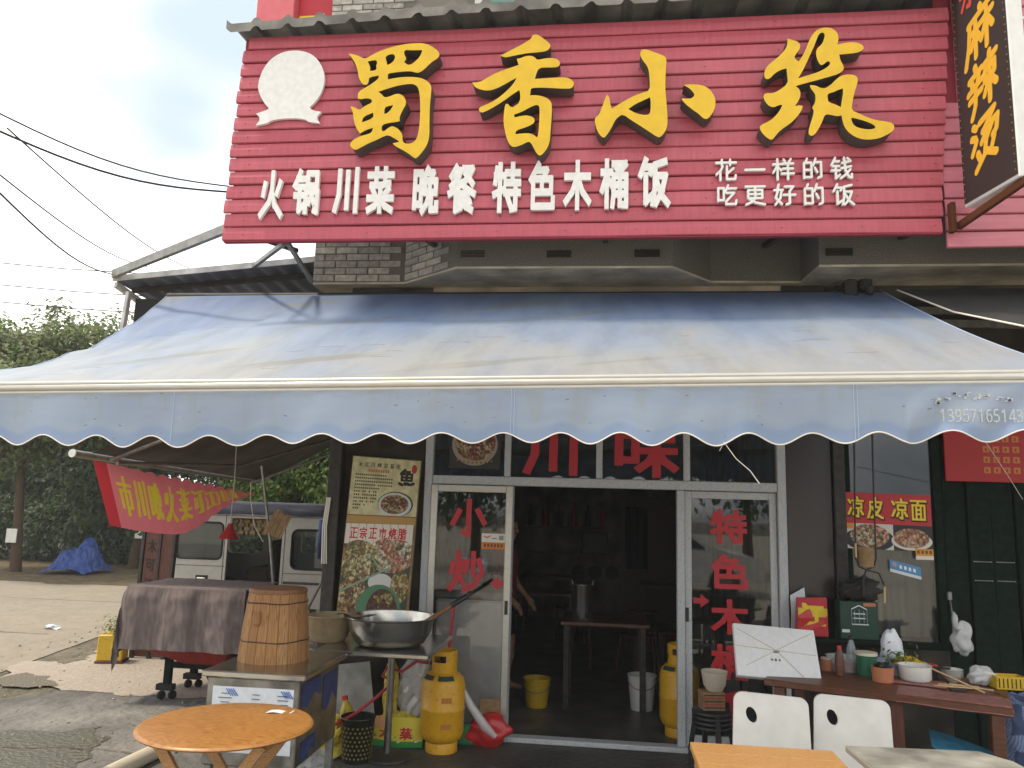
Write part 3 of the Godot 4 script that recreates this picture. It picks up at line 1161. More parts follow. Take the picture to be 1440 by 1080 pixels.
func build_neighbour() -> void:
	var f := thing("neighbour_sign", "paler pink slatted sign of the next shop with a white panel", "sign", Vector3(3.0, 3.42, 0.86))
	for k in 17:
		var s := fascia_board(2.31 if k > 8 else 2.19, 4.6, 3.42 + 0.112 * k, 0.112, 0.855, 40 + k)
		part("board", s, [M.board_d, M.board_a, M.board_d][k % 3] if k > 12 else M.board_d, f, true)
	var s := S()
	span(s, Vector3(2.2, 3.43, 0.83), Vector3(4.6, 5.3, 0.853))
	part("backing", s, M.backing, f, true)
	s = S()
	var panel := PackedVector2Array([Vector2(2.571, 4.100), Vector2(2.683, 3.965), Vector2(2.75, 3.98), Vector2(3.7, 3.98), Vector2(3.7, 5.0), Vector2(2.612, 5.005)])
	slab(s, [[anticlock(panel)], []], 0.884, 0.90)
	var p := part("panel", s, M.sign_white, f, true)
	s = S()
	letter(s, "江", 2.68, 4.55, 0.45, 0.40, 0.901, 0.905, 22)
	letter(s, "江", 2.72, 4.05, 0.40, 0.40, 0.901, 0.905, 16)
	part("lettering", s, M.sign_pink, p)
	# the projecting black lightbox
	var v := thing("projecting_sign", "narrow black lightbox sign with gold brush characters, hung edge-on", "sign", Vector3(2.26, 3.64, 0.985))
	v.rotation.y = deg_to_rad(11)
	s = S()
	span(s, Vector3(2.26, 3.64, 0.985), Vector3(2.36, 5.9, 1.47), 0.006)
	var bx := part("case", s, M.sign_white, v, true)
	s = S()
	span(s, Vector3(2.2535, 3.66, 0.995), Vector3(2.259, 5.9, 1.462))
	var face := part("face", s, M.sign_black, bx)
	var on := Transform3D(Basis(Vector3(0, 0, 1), Vector3(0, 1, 0), Vector3(-1, 0, 0)), Vector3(2.2535, 0, 0))
	var tilt := Transform3D(Basis(Vector3(1, 0.28, 0), Vector3(0.06, 1, 0), Vector3(0, 0, 1)), Vector3.ZERO)
	for a in [["麻", 4.53], ["辣", 4.17], ["烫", 3.82]]:
		s = S()
		letter(s, a[0], 0.0, 0.0, 0.27, 0.32, 0.0, 0.003, 14, true, false, on * Transform3D(Basis(), Vector3(1.085, a[1] - 0.02, 0)) * tilt)
		part("lettering", s, M.sign_gold, face)
	s = S()
	letter(s, "宗", 0.0, 0.0, 0.22, 0.30, 0.0, 0.003, 10, true, false, on * Transform3D(Basis(), Vector3(1.06, 4.89, 0)) * tilt)
	part("lettering", s, M.sign_red, face)
	s = S()
	for k in 46:
		for z in [1.008, 1.452]:
			box(s, Vector3(2.252, 3.69 + k * 0.048, z), Vector3(0.004, 0.007, 0.007))
	part("studs", s, M.stud, face)
	s = S()
	bar(s, Vector3(2.27, 3.55, 0.90), Vector3(2.29, 3.62, 1.52), 0.05, 0.03, 0.004)
	bar(s, Vector3(2.22, 3.50, 0.915), Vector3(2.22, 3.70, 0.915), 0.05, 0.03, 0.004)
	part("bracket", s, M.rust, v, true)
	# another lit column sign far up on the corner
	var q := thing("corner_sign", "pink and red upright sign rising behind the corrugated cover", "sign", Vector3(-2.75, 5.3, 0.0))
	s = S()
	span(s, Vector3(-3.06, 5.3, -0.25), Vector3(-2.72, 6.9, 0.05), 0.006)
	part("case", s, M.sign_pink, q, true)
	s = S()
	slab(s, [[PackedVector2Array([Vector2(-2.716, 5.4), Vector2(-2.34, 5.4), Vector2(-2.34, 5.8), Vector2(-2.52, 6.9), Vector2(-2.716, 6.9)])], []], -0.10, -0.05)
	var qp := part("panel", s, M.red_vinyl, q, true)
	s = S()
	letter(s, "可", -2.70, 5.72, 0.13, 0.2, -0.049, -0.046, 14)
	letter(s, "市", -2.55, 5.72, 0.13, 0.2, -0.049, -0.046, 14)
	part("lettering", s, M.yellow_ink, qp)
	# canopy of the next shop, dark below with a pale hem
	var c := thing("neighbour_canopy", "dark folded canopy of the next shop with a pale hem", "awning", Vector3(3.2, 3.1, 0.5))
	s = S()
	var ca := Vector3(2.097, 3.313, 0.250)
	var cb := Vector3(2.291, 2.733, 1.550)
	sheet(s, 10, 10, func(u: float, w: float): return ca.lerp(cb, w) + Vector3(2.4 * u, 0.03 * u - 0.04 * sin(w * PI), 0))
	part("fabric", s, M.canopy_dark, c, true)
	s = S()
	tube(s, [ca, ca.lerp(cb, 0.5) - Vector3(0, 0.04, 0), cb], 0.006, 8)
	part("hem", s, M.piping, c, true)
	for k in 2:
		s = S()
		bar(s, Vector3(2.0, 3.20 - k * 0.1, 0.10 + k * 0.05), Vector3(3.6, 3.18 - k * 0.14, 0.16 + k * 0.1), 0.05, 0.03)
		part("arm", s, M.galvanised, c, true)
	# the next unit's window and door
	var w := thing("side_window", "dim shop window behind a noodle poster", "window", Vector3(2.08, 0.78, 0))
	s = S()
	span(s, Vector3(1.75, 0.782, -0.05), Vector3(1.79, 2.498, 0.01), 0.004)
	span(s, Vector3(2.36, 0.782, -0.05), Vector3(2.418, 2.498, 0.01), 0.004)
	span(s, Vector3(1.79, 2.45, -0.05), Vector3(2.36, 2.498, 0.008), 0.004)
	span(s, Vector3(1.79, 0.782, -0.05), Vector3(2.36, 0.83, 0.008), 0.004)
	part("frame", s, M.green_paint, w, true)
	s = S()
	span(s, Vector3(1.792, 0.832, -0.02), Vector3(2.358, 2.448, -0.014))
	part("pane", s, M.glass, w, true)
	s = S()
	sheet(s, 24, 4, func(u: float, v: float): return Vector3(1.77 + 0.63 * u, 0.84 + 0.62 * v, -0.2 + 0.02 * sin(u * 40.0)))
	part("grey_backing", s, M.tile, w, true)  # grey rippled sheet behind the lower half of the pane
	var img := Image.create(256, 160, false, Image.FORMAT_RGB8)
	img.fill(Color("#b5242f"))
	for a in [["凉", 12], ["皮", 70], ["凉", 142], ["面", 198]]:
		write(img, a[0], a[1] + 1, 16, 44, 58, 11, Color("#2a1a0c"))
		write(img, a[0], a[1], 14, 44, 58, 6, Color("#e8c62a"))
	img.fill_rect(Rect2i(0, 88, 256, 72), Color("#c2c3bd"))
	img.fill_rect(Rect2i(142, 88, 114, 72), Color("#272320"))
	img.fill_rect(Rect2i(0, 88, 26, 16), Color("#d08a3a"))
	ellipse(img, Vector2(72, 132), Vector2(74, 34), Color("#22242a"))
	dish(img, Vector2(72, 122), Vector2(58, 33), [Color("#c98a6a"), Color("#b5584a"), Color("#d9b894"), Color("#8a6a3a"), Color("#d8c8ac"), Color("#5f6a34")], 9, 0.05)
	ellipse(img, Vector2(196, 132), Vector2(60, 26), Color("#cfcac2"))
	dish(img, Vector2(194, 124), Vector2(52, 28), [Color("#c79a78"), Color("#b5795a"), Color("#d9b894"), Color("#97603f")], 13, 0.045)
	s = S()
	sheet(s, 1, 1, func(u: float, v: float): return Vector3(1.74 + 0.595 * u, 1.865 - 0.40 * v - 0.01 * u, 0.018))
	var po := part("poster", s, printed("noodle_poster", img))
	tag(po, "red noodle poster with yellow characters and two plates of food", "poster")
	img = Image.create(96, 48, false, Image.FORMAT_RGB8)
	img.fill(Color("#4d86b5"))
	img.fill_rect(Rect2i(0, 36, 96, 12), Color("#cfd4d6"))
	for k in 4:
		img.fill_rect(Rect2i(30 + k * 14, 12, 8, 14), Color("#d7e0e6"))
	ellipse(img, Vector2(16, 14), Vector2(8, 10), Color("#b98a86"))
	s = S()
	sheet(s, 1, 1, func(u: float, v: float): return Vector3(2.04 + 0.21 * u, 1.395 - 0.085 * v - 0.05 * u, 0.006))
	tag(part("flyer", s, printed("blue_flyer", img)), "tilted blue flyer on the dim side window", "flyer")
	img = Image.create(48, 40, false, Image.FORMAT_RGB8)
	img.fill(Color("#c98a28"))
	img.fill_rect(Rect2i(0, 26, 48, 14), Color("#d6cfc0"))
	for k in 4:
		img.fill_rect(Rect2i(4 + k * 11, 6, 7, 12), Color("#6b4416"))
	s = S()
	sheet(s, 1, 1, func(u: float, v: float): return Vector3(2.215 + 0.12 * u, 1.475 - 0.075 * v, 0.021))
	tag(part("flyer", s, printed("yellow_flyer", img)), "small yellow flyer under the noodle plates", "flyer")
	var g := thing("metal_gate", "dark folding metal door beside the side window", "door", Vector3(2.9, 0, 0))
	for k in 6:
		s = S()
		span(s, Vector3(2.425 + k * 0.16, 0.02, -0.05 + 0.02 * (k % 2)), Vector3(2.58 + k * 0.16, 2.45, -0.01 + 0.02 * (k % 2)), 0.006)
		var pl := part("panel", s, M.green_paint, g, true)
		if k in [1, 2]:
			s = S()
			for row in 2:
				for i in 7:
					box(s, Vector3(2.45 + k * 0.16 + i * 0.018, 1.40 - row * 0.13, -0.006 + 0.02 * (k % 2)), Vector3(0.011, 0.006, 0.006))
			part("lit_slots", s, M.galvanised, pl)  # pale metal strips standing for light through the slots
	s = S()
	span(s, Vector3(2.425, 2.452, -0.2), Vector3(4.4, 3.42, -0.004))
	part("header", s, M.plaster_dark, g, true)
	s = S()
	span(s, Vector3(3.39, 0.0, -0.2), Vector3(4.4, 2.45, -0.004))
	part("side_panel", s, M.plaster_dark, g, true)
	# red menu board over the gate
	img = Image.create(192, 112, false, Image.FORMAT_RGB8)
	img.fill(Color("#a51f22"))
	for row in 6:
		for k in (9 if row == 5 else 4):
			img.fill_rect(Rect2i(58 + k * 15, 4 + row * 17, 10, 10), Color("#b5762e"))
			img.fill_rect(Rect2i(61 + k * 15, 7 + row * 17, 3, 5), Color("#a51f22"))
	var mb := thing("menu_board", "red menu board with rows of yellow writing over the metal door", "sign", Vector3(2.8, 1.97, 0.03))
	s = S()
	span(s, Vector3(2.44, 1.96, 0.022), Vector3(3.3, 2.46, 0.038), 0.003)
	part("panel", s, M.red_vinyl, mb, true)
	s = S()
	sheet(s, 1, 1, func(u: float, v: float): return Vector3(2.445 + 0.85 * u, 2.455 - 0.49 * v, 0.0395))
	part("print", s, printed("menu_print", img), mb, true)
	for k in 2:
		s = S()
		tube(s, [Vector3(2.5 + k * 0.6, 2.46, 0.03), Vector3(2.5 + k * 0.6, 2.62, 0.0)], 0.004, 6)
		part("hanger", s, M.steel_dark, mb, true)


# ------------------------------------------------------------------ blue awning
func bar_y(x: float) -> float:
	return 2.285 + 0.022 * x


func awning_point(x: float, t: float) -> Vector3:
	var e := exp(-(x + 3.62) / 0.9)
	var sag := 0.13 * e * sin(PI * pow(t, 0.85)) + 0.035 * sin(PI * t)
	var fold := exp(-(x + 3.62) / 1.0) * sin(PI * t)
	var ph := (x + 2.2) * 2.1 + t * 2.3 * 5.2
	var wr := 0.012 * fold * sin(ph * 2.2) + 0.006 * fold * sin(ph * 4.1 + 1.0)
	wr += 0.004 * sin(x * 3.1 + t * 6.0) * sin(PI * t)
	return Vector3(x - 0.02 * e * sin(PI * t) * -3.0, lerpf(3.375, bar_y(x) + 0.03, t) - sag + wr, 0.02 + 2.28 * t)


func build_awning() -> void:
	var a := thing("blue_awning", "faded blue shop awning with a scalloped valance over the shopfront", "awning", Vector3(-0.8, 2.3, 1.1))
	# cloth: bluer at the rear, paler and greyer towards the front, with patchy stains
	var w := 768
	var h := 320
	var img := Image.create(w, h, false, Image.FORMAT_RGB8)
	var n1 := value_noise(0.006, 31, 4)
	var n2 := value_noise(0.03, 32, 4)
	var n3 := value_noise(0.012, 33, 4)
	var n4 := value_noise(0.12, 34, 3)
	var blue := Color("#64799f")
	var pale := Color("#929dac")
	var warm_grey := Color("#a09f9a")
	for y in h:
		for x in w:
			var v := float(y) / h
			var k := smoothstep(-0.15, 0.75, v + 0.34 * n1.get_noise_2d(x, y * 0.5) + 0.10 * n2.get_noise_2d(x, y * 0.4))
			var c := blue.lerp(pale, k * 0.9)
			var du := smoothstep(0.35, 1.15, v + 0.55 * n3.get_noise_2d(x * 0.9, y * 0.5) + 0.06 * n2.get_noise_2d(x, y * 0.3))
			c = c.lerp(warm_grey, du * 0.8)
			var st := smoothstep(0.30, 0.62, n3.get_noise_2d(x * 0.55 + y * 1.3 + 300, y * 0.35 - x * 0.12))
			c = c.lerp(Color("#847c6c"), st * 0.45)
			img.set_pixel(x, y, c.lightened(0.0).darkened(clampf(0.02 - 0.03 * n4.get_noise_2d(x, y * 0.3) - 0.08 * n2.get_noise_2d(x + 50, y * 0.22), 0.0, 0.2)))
	for k in 26:
		var p := Vector2(rng.randf() * w, rng.randf_range(0.3, 0.95) * h)
		ink(img, p, p + Vector2(rng.randf_range(4, 26), rng.randf_range(-1, 1)), 1.0, Color("#5e6570"))
	for k in 7:
		ink(img, Vector2(w * 0.14 + k * 80, h * 0.38 + 2.0 * sin(k * 2.0)), Vector2(w * 0.14 + k * 80 + 68, h * 0.38 + 2.0 * sin(k * 2.0 + 1.6)), 1.0, Color("#6d7889"))
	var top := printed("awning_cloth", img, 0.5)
	top.backlight_enabled = true
	top.backlight = Color(0.5, 0.53, 0.58)
	top.metallic_specular = 0.5
	var s := S()
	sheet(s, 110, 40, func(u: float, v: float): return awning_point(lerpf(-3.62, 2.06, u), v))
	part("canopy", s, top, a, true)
	s = S()
	for side in [-3.62, 2.06]:
		var pts := []
		for i in 25:
			pts.append(awning_point(side, i / 24.0) + Vector3(0, 0.001, 0))
		tube(s, pts, 0.004, 6)
	part("hem", s, M.stitch, a, true)
	# front bar of aluminium with lengthwise grooves
	s = S()
	for q in [[0.022, 0.014], [0.0, 0.020], [-0.024, 0.014]]:
		tube(s, [Vector3(-3.64, bar_y(-3.64) + q[0], 2.305), Vector3(2.08, bar_y(2.08) + q[0], 2.305)], q[1], 12)
	label_of(part("front_bar", s, M.aluminium, a, true), "grooved aluminium front bar")
	s = S()
	tube(s, [Vector3(-3.62, 3.335, 0.045), Vector3(2.06, 3.335, 0.045)], 0.03, 14)
	part("roller", s, M.steel_dark, a, true)
	for x in [-2.6, 1.0]:
		s = S()
		tube(s, [Vector3(x, 3.05, 0.03), Vector3(x + 0.9, 2.72, 1.0), Vector3(x + 0.2, bar_y(x) - 0.01, 2.27)], 0.02, 8)
		part("folding_arm", s, M.galvanised, a, true)
	s = S()
	for q in [Vector3(1.807, 3.351, 0.120), Vector3(1.911, 3.422, 0.120)]:
		box(s, q, Vector3(0.09, 0.16, 0.12), 0.02)
		box(s, q + Vector3(0.02, -0.09, 0.05), Vector3(0.05, 0.08, 0.08), 0.015)
	part("bracket", s, M.steel_dark, a, true)
	# valance
	var vw := 1024
	var vh := 96
	var vi := Image.create(vw, vh, false, Image.FORMAT_RGB8)
	var m1 := value_noise(0.02, 61, 4)
	var m2 := value_noise(0.05, 62, 4)
	for y in vh:
		for x in vw:
			var v := float(y) / vh
			var c := Color("#8a98ad").lerp(Color("#9aa5b3"), 0.5 + 0.5 * m1.get_noise_2d(x * 0.4, y))
			var drip := smoothstep(0.05, 0.5, m2.get_noise_2d(x * 0.8, y * 0.06))
			c = c.lerp(Color("#8d948f"), drip * 0.35 * (1.0 if m1.get_noise_2d(x, 400) + 0.4 > v else 0.35))
			var edge := smoothstep(0.10, 0.30, 0.22 - v + 0.16 * m2.get_noise_2d(x * 0.5, y + 90))
			c = c.lerp(Color("#8b8f92"), edge * 0.75)
			var fresh := smoothstep(0.0, 0.12, v - 0.70 + 0.05 * m2.get_noise_2d(x, 700))
			c = c.lerp(Color("#5f80b8"), fresh * 0.25)
			vi.set_pixel(x, y, c)
	for k in 40:
		vi.fill_rect(Rect2i(rng.randi() % vw, rng.randi() % vh, 1 + rng.randi() % 3, 1 + rng.randi() % 2), Color("#6b6f74"))
	var vm := printed("valance_cloth", vi, 0.6)
	vm.backlight_enabled = true
	vm.backlight = Color(0.5, 0.53, 0.58)
	var lobe := func(x: float) -> float:
		var q := fposmod(x + 0.205 + 0.012 * sin(x * 1.9) + 0.008 * sin(x * 5.3 + 1.0), 0.2905) / 0.2905
		return 0.058 * (0.5 - 0.5 * cos(TAU * q)) * (0.9 + 0.07 * sin(x * 5.0) + 0.08 * sin(x * 2.1 + 0.6)) + 0.004 * sin(x * 2.3)
	var hang := func(x: float, v: float) -> Vector3:
		var bot: float = bar_y(x) - 0.245 - lobe.call(x)
		var rip := 0.016 * v * sin(x * 4.3 + 0.8) + 0.007 * v * sin(x * 11.0 + 2.0 * sin(x * 1.3)) + 0.004 * v * sin(x * 27.0 + v * 3.0) * (0.5 + 0.5 * sin(x * 2.7))
		if x > 1.35:
			rip += 0.016 * v * sin(x * 22.0 + v * 5.0)
		return Vector3(x, lerpf(bar_y(x) - 0.03, bot, v), 2.318 + rip)
	s = S()
	sheet(s, 520, 8, func(u: float, v: float): return hang.call(lerpf(-3.62, 2.06, u), v))
	var val := part("valance", s, vm, a, true)
	s = S()
	var edge_pts := []
	for i in 401:
		edge_pts.append(hang.call(lerpf(-3.62, 2.06, i / 400.0), 1.0))
	tube(s, edge_pts, 0.0035, 5)
	part("piping", s, M.piping, val)
	s = S()
	for x in [-2.15, -0.44, -0.425, 1.13, 1.145]:
		var pts := []
		for i in 9:
			pts.append(hang.call(x, i / 8.0) + Vector3(0, 0, 0.001))
		tube(s, pts, 0.0022, 4)
	part("seam", s, M.stitch, val)
	# pale print on the valance: a telephone number under an arc of worn marks
	var tm := TextMesh.new()
	var fnt := SystemFont.new()
	fnt.font_names = PackedStringArray(["Droid Sans"])
	tm.font = fnt
	tm.text = "13957165143"
	tm.font_size = 32
	tm.pixel_size = 0.0023
	tm.depth = 0.001
	var num := MeshInstance3D.new()
	num.name = "telephone_number"
	num.mesh = tm
	num.material_override = M.print_pale
	val.add_child(num, true)
	num.position = Vector3(1.660, 2.141, 2.345)
	num.rotation.z = 0.01
	num.scale = Vector3(0.79, 1.05, 1)
	s = S()
	var rr := RandomNumberGenerator.new()
	rr.seed = 8
	for k in 8:
		var t := (k - 3.5) / 3.5
		var c: Vector3 = hang.call(1.635 + t * 0.15, 0.22 + 0.13 * t * t) + Vector3(0, 0, 0.007)
		for j in 4:
			box(s, c + Vector3(rr.randf_range(-0.012, 0.012), rr.randf_range(-0.012, 0.012), 0), Vector3(rr.randf_range(0.006, 0.022), rr.randf_range(0.004, 0.012), 0.001), 0.0, Basis(Vector3.BACK, rr.randf_range(-0.5, 0.5)))
	part("worn_print", s, M.print_pale, val)
	# a frayed cord hanging from the hem
	s = S()
	tube(s, [Vector3(0.550, 2.006, 2.320), Vector3(0.606, 1.933, 2.300), Vector3(0.670, 1.880, 2.290), Vector3(0.708, 1.822, 2.300)], 0.0022, 5)
	tube(s, [Vector3(0.550, 2.006, 2.320), Vector3(0.531, 1.967, 2.310)], 0.0015, 5)
	part("loose_cord", s, M.piping, a, true)


# a crumpled closed lump
func lump(s: SurfaceTool, c: Vector3, r: Vector3, amp: float, sd: int, nu := 22, nv := 14, fq := 2.2, flat := true) -> void:
	var n := value_noise(fq, sd, 3 if flat else 1)
	var at := func(i: int, j: int) -> Vector3:
		var a := TAU * (i % nu) / nu
		var b := PI * j / nv
		var d := Vector3(sin(b) * cos(a), cos(b), sin(b) * sin(a))
		return c + d * r * (1.0 + amp * n.get_noise_3dv(d * 2.0) * 2.0)
	s.set_smooth_group(-1 if flat else 0)
	for i in nu:
		for j in nv:
			var p: Vector3 = at.call(i, j)
			var q: Vector3 = at.call(i + 1, j)
			var t: Vector3 = at.call(i + 1, j + 1)
			var u: Vector3 = at.call(i, j + 1)
			quad(s, p, q, t, u, (p + t) * 0.5 - c)
	s.set_smooth_group(-1)


# ------------------------------------------------------------------ lane beside the shop
func build_side_lane() -> void:
	# corrugated lean-to above the lane
	var l := thing("lean_to_roof", "corrugated lean-to roof on struts beside the sign, blue grey underneath", "roof", Vector3(-3.2, 3.4, -1.0))
	var s := S()
	sheet(s, 96, 4, func(u: float, v: float): return Vector3(lerpf(-4.15, -2.36, u), lerpf(3.50, 3.66, u) - 0.16 * v + 0.016 * sin(u * 75.0), 0.02 - 2.3 * v))
	part("sheet", s, M.sheet_blue, l, true)
	s = S()
	bar(s, Vector3(-4.14, 3.50, 0.035), Vector3(-2.37, 3.655, 0.035), 0.05, 0.012)
	part("front_trim", s, M.sheet_white, l, true)
	s = S()
	bar(s, Vector3(-4.12, 3.53, 0.06), Vector3(-2.761, 3.637, 0.800), 0.07, 0.035)
	bar(s, Vector3(-2.9, 3.60, 0.03), Vector3(-2.307, 3.523, 0.800), 0.035, 0.03)
	bar(s, Vector3(-2.36, 3.45, 0.12), Vector3(-2.280, 3.523, 0.800), 0.03, 0.03)
	part("strut", s, M.galvanised, l, true)
	for v in 3:
		s = S()
		bar(s, Vector3(-4.1, 3.46 - 0.06 * v, -0.2 - 0.9 * v), Vector3(-2.37, 3.60 - 0.06 * v, -0.2 - 0.9 * v), 0.04, 0.04)
		part("purlin", s, M.steel_dark, l, true)
	s = S()
	bar(s, Vector3(-4.13, 3.46, 0.0), Vector3(-3.98, 3.28, -0.55), 0.05, 0.04)
	bar(s, Vector3(-4.02, 3.40, -0.03), Vector3(-4.05, 2.95, -0.03), 0.05, 0.03)
	part("bracket", s, M.sheet_white, l, true)
	s = S()
	span(s, Vector3(-4.0, 2.98, -0.12), Vector3(-3.55, 3.36, -0.10))
	var bp := part("hanging_panel", s, M.canopy_dark, l, true)
	s = S()
	for k in 9:
		lump(s, Vector3(-3.95 + rng.randf() * 0.3, 3.02 + rng.randf() * 0.2, -0.09), Vector3(0.03, 0.025, 0.012), 0.4, k, 8, 5)
	part("red_print", s, M.red_vinyl, bp)
	# side awning over the lane
	var a := thing("side_awning", "grey side awning let down over the lane from the shop corner", "awning", Vector3(-3.2, 2.0, -2.0))
	s = S()
	sheet(s, 26, 26, func(u: float, v: float):
		var o := Vector3(-4.45, 2.05, -0.4).lerp(Vector3(-4.38, 1.93, -3.7), v)
		var w := Vector3(-2.07, 3.3, -0.4).lerp(Vector3(-2.07, 3.3, -3.7), v)
		var p := o.lerp(w, u)
		return p + Vector3(0, -0.08 * sin(PI * u) + 0.012 * sin(v * 22.0) * sin(PI * u), 0))
	part("fabric", s, M.canopy_grey, a, true)
	s = S()
	tube(s, [Vector3(-4.52, 2.035, -0.25), Vector3(-4.42, 1.93, -3.75)], 0.032, 12)
	part("front_bar", s, M.galvanised, a, true)
	s = S()
	tube(s, [Vector3(-4.521, 2.0355, -0.236), Vector3(-4.52, 2.035, -0.249)], 0.036, 12)
	part("end_cap", s, M.white_plastic, a, true)
	for q in [[Vector3(-4.40, 2.0, -0.6), Vector3(-3.25, 2.42, -0.45), Vector3(-2.07, 2.75, -0.5)], [Vector3(-4.40, 1.98, -0.7), Vector3(-3.95, 2.05, -2.2), Vector3(-2.07, 2.70, -2.6)], [Vector3(-4.40, 1.9, -3.5), Vector3(-3.3, 2.30, -3.4), Vector3(-2.07, 2.7, -3.4)]]:
		s = S()
		tube(s, q, 0.018, 8)
		part("arm", s, M.galvanised, a, true)
	# banner tied along the awning bar
	var img := Image.create(512, 160, false, Image.FORMAT_RGB8)
	img.fill(Color("#e6828b"))
	img.fill_rect(Rect2i(0, 0, 34, 160), Color("#cf3a44"))
	var text := ["市", "川", "晚", "火", "菜", "可", "江", "川", "菜", "木"]
	for k in text.size():
		write(img, text[k], 52 + k * 46, 30, 36, 92, 8, Color("#e2d43a"))
	var bm := printed("banner_cloth", img, 0.8)
	bm.backlight_enabled = true
	bm.backlight = Color(0.85, 0.8, 0.8)
	s = S()
	sheet(s, 90, 12, func(u: float, v: float):
		var t: float = u
		var p := Vector3(-4.42, 1.985, -0.38).lerp(Vector3(-4.0, 1.775, -2.6), t)
		var hgt := 0.55 * (1.0 - 0.15 * t) * (1.0 - smoothstep(0.40, 1.05, t) * 0.93) + 0.05 * sin(PI * clampf(t / 0.7, 0, 1))
		var sc := 0.035 * smoothstep(0.12, 0.4, t) * (0.5 - 0.5 * cos(t * TAU * 13.0))
		p.y -= sc * (1.0 - v) + hgt * v
		p.x += 0.17 * v * (1.0 - t) + 0.05 * v + 0.012 * sin(t * TAU * 13.0 + v) * smoothstep(0.1, 0.4, t)
		return p)
	tag(part("banner", s, bm), "pink banner with yellow writing tied along the side awning", "banner")
	# red lamp on a flex
	var la := thing("pendant_lamp", "red cone lampshade hanging on a flex over the lane", "lamp", Vector3(-3.66, 1.30, -1.5))
	s = S()
	lathe(s, [Vector2(0.105, 0.0), Vector2(0.085, 0.035), Vector2(0.045, 0.09), Vector2(0.026, 0.13), Vector2(0.024, 0.15), Vector2(0.022, 0.15), Vector2(0.024, 0.13), Vector2(0.043, 0.09), Vector2(0.083, 0.035), Vector2(0.103, 0.0)], Vector3.ZERO, 26)
	part("shade", s, M.lamp_red, la)
	s = S()
	lathe(s, [Vector2(0.0, 0.21), Vector2(0.016, 0.205), Vector2(0.018, 0.15), Vector2(0.018, 0.11), Vector2(0.0, 0.11)], Vector3.ZERO, 14)
	part("holder", s, M.white_plastic, la)
	s = S()
	tube(s, [Vector3(0, 0.2, 0), Vector3(0.004, 0.6, 0), Vector3(-0.01, 1.02, 0)], 0.005, 6)
	part("flex", s, M.piping, la)
	s = S()
	tube(s, [Vector3(-3.436, 1.857, -1.400), Vector3(-3.430, 1.705, -1.400), Vector3(-3.364, 1.433, -1.400), Vector3(-3.265, 1.287, -1.400)], 0.005, 6)
	tag(part("loose_flex", s, M.piping), "loose pale flex dangling beside the red lamp", "cord")
	# bamboo pole and hanging fan
	s = S()
	tube(s, [Vector3(-3.159, 2.001, -1.000), Vector3(-3.022, 1.323, -1.000), Vector3(-2.924, 0.697, -1.000), Vector3(-2.80, 0.0, -1.0)], [0.014, 0.015, 0.016, 0.018], 8)
	tag(part("bamboo_pole", s, M.galvanised), "thin grey pole propping the side awning", "pole")
	s = S()
	var fan := Basis(Vector3.BACK, -0.42)
	for k in 7:
		box(s, Vector3(-2.942, 1.473, -0.960) + fan * Vector3(-0.075 + k * 0.025, 0.01 * sin(k * 1.3), 0.004 * (k % 2)), Vector3(0.024, 0.23, 0.006), 0.002, fan)
	tag(part("bamboo_fan", s, M.carton), "worn brown slatted board hung on the pole", "board")
	# leaning name board
	var nb := thing("name_board", "tall red brown board with dark upright writing standing in the lane", "sign", Vector3(-4.76, 0, -2.1))
	s = S()
	span(s, Vector3(-0.15, 0.02, -0.03), Vector3(0.16, 1.62, 0.0), 0.004)
	part("panel", s, M.wood_red, nb)
	s = S()
	for x in [-0.175, 0.02, 0.18]:
		span(s, Vector3(x - 0.02, 0.0, -0.04), Vector3(x + 0.018, 1.64, 0.012), 0.004)
	part("frame", s, M.steel_dark, nb)
	for k in 5:
		s = S()
		letter(s, ["木", "可", "江", "市", "宗"][k], -0.12, 1.1 - k * 0.2, 0.10, 0.13, 0.001, 0.004, 12)
		part("character", s, M.brown_ink, nb)
	nb.rotation.x = -0.02
	# yellow tin planter
	var yp := thing("tin_planter", "square yellow tin with a small plant at the foot of the name board", "planter", Vector3(-4.99, 0.006, -1.86), 0.25)
	s = S()
	box(s, Vector3(0, 0.15, 0), Vector3(0.25, 0.26, 0.2), 0.012)
	part("tin", s, M.pot_yellow, yp)
	s = S()
	box(s, Vector3(0, 0.012, 0), Vector3(0.27, 0.024, 0.22), 0.005)
	part("base", s, M.wood_red, yp)
	s = S()
	tube(s, [Vector3(0.075, 0.075, 0.1), Vector3(0.075, 0.075, 0.103)], 0.02, 14)
	part("hole", s, M.vent, yp)
	s = S()
	var cres := []
	for k in 9:
		cres.append(Vector3(0.045 * cos(-1.2 + k * 0.28) - 0.02, 0.17 + 0.045 * sin(-1.2 + k * 0.28), 0.1015))
	tube(s, cres, [0.001, 0.005, 0.008, 0.01, 0.01, 0.01, 0.008, 0.005, 0.001], 6)
	part("mark", s, M.bag_yellow, yp)
	foliage("plant", yp, Vector3(0, 0.34, 0), Vector3(0.10, 0.09, 0.08), 10, 14, 0.045, 70, Color(0.20, 0.22, 0.06))
	# cart under the cloth
	var c := thing("grill_cart", "red hopper cart on dark green castor legs under a cloth", "cart", Vector3(-3.5, 0, -0.75))
	s = S()
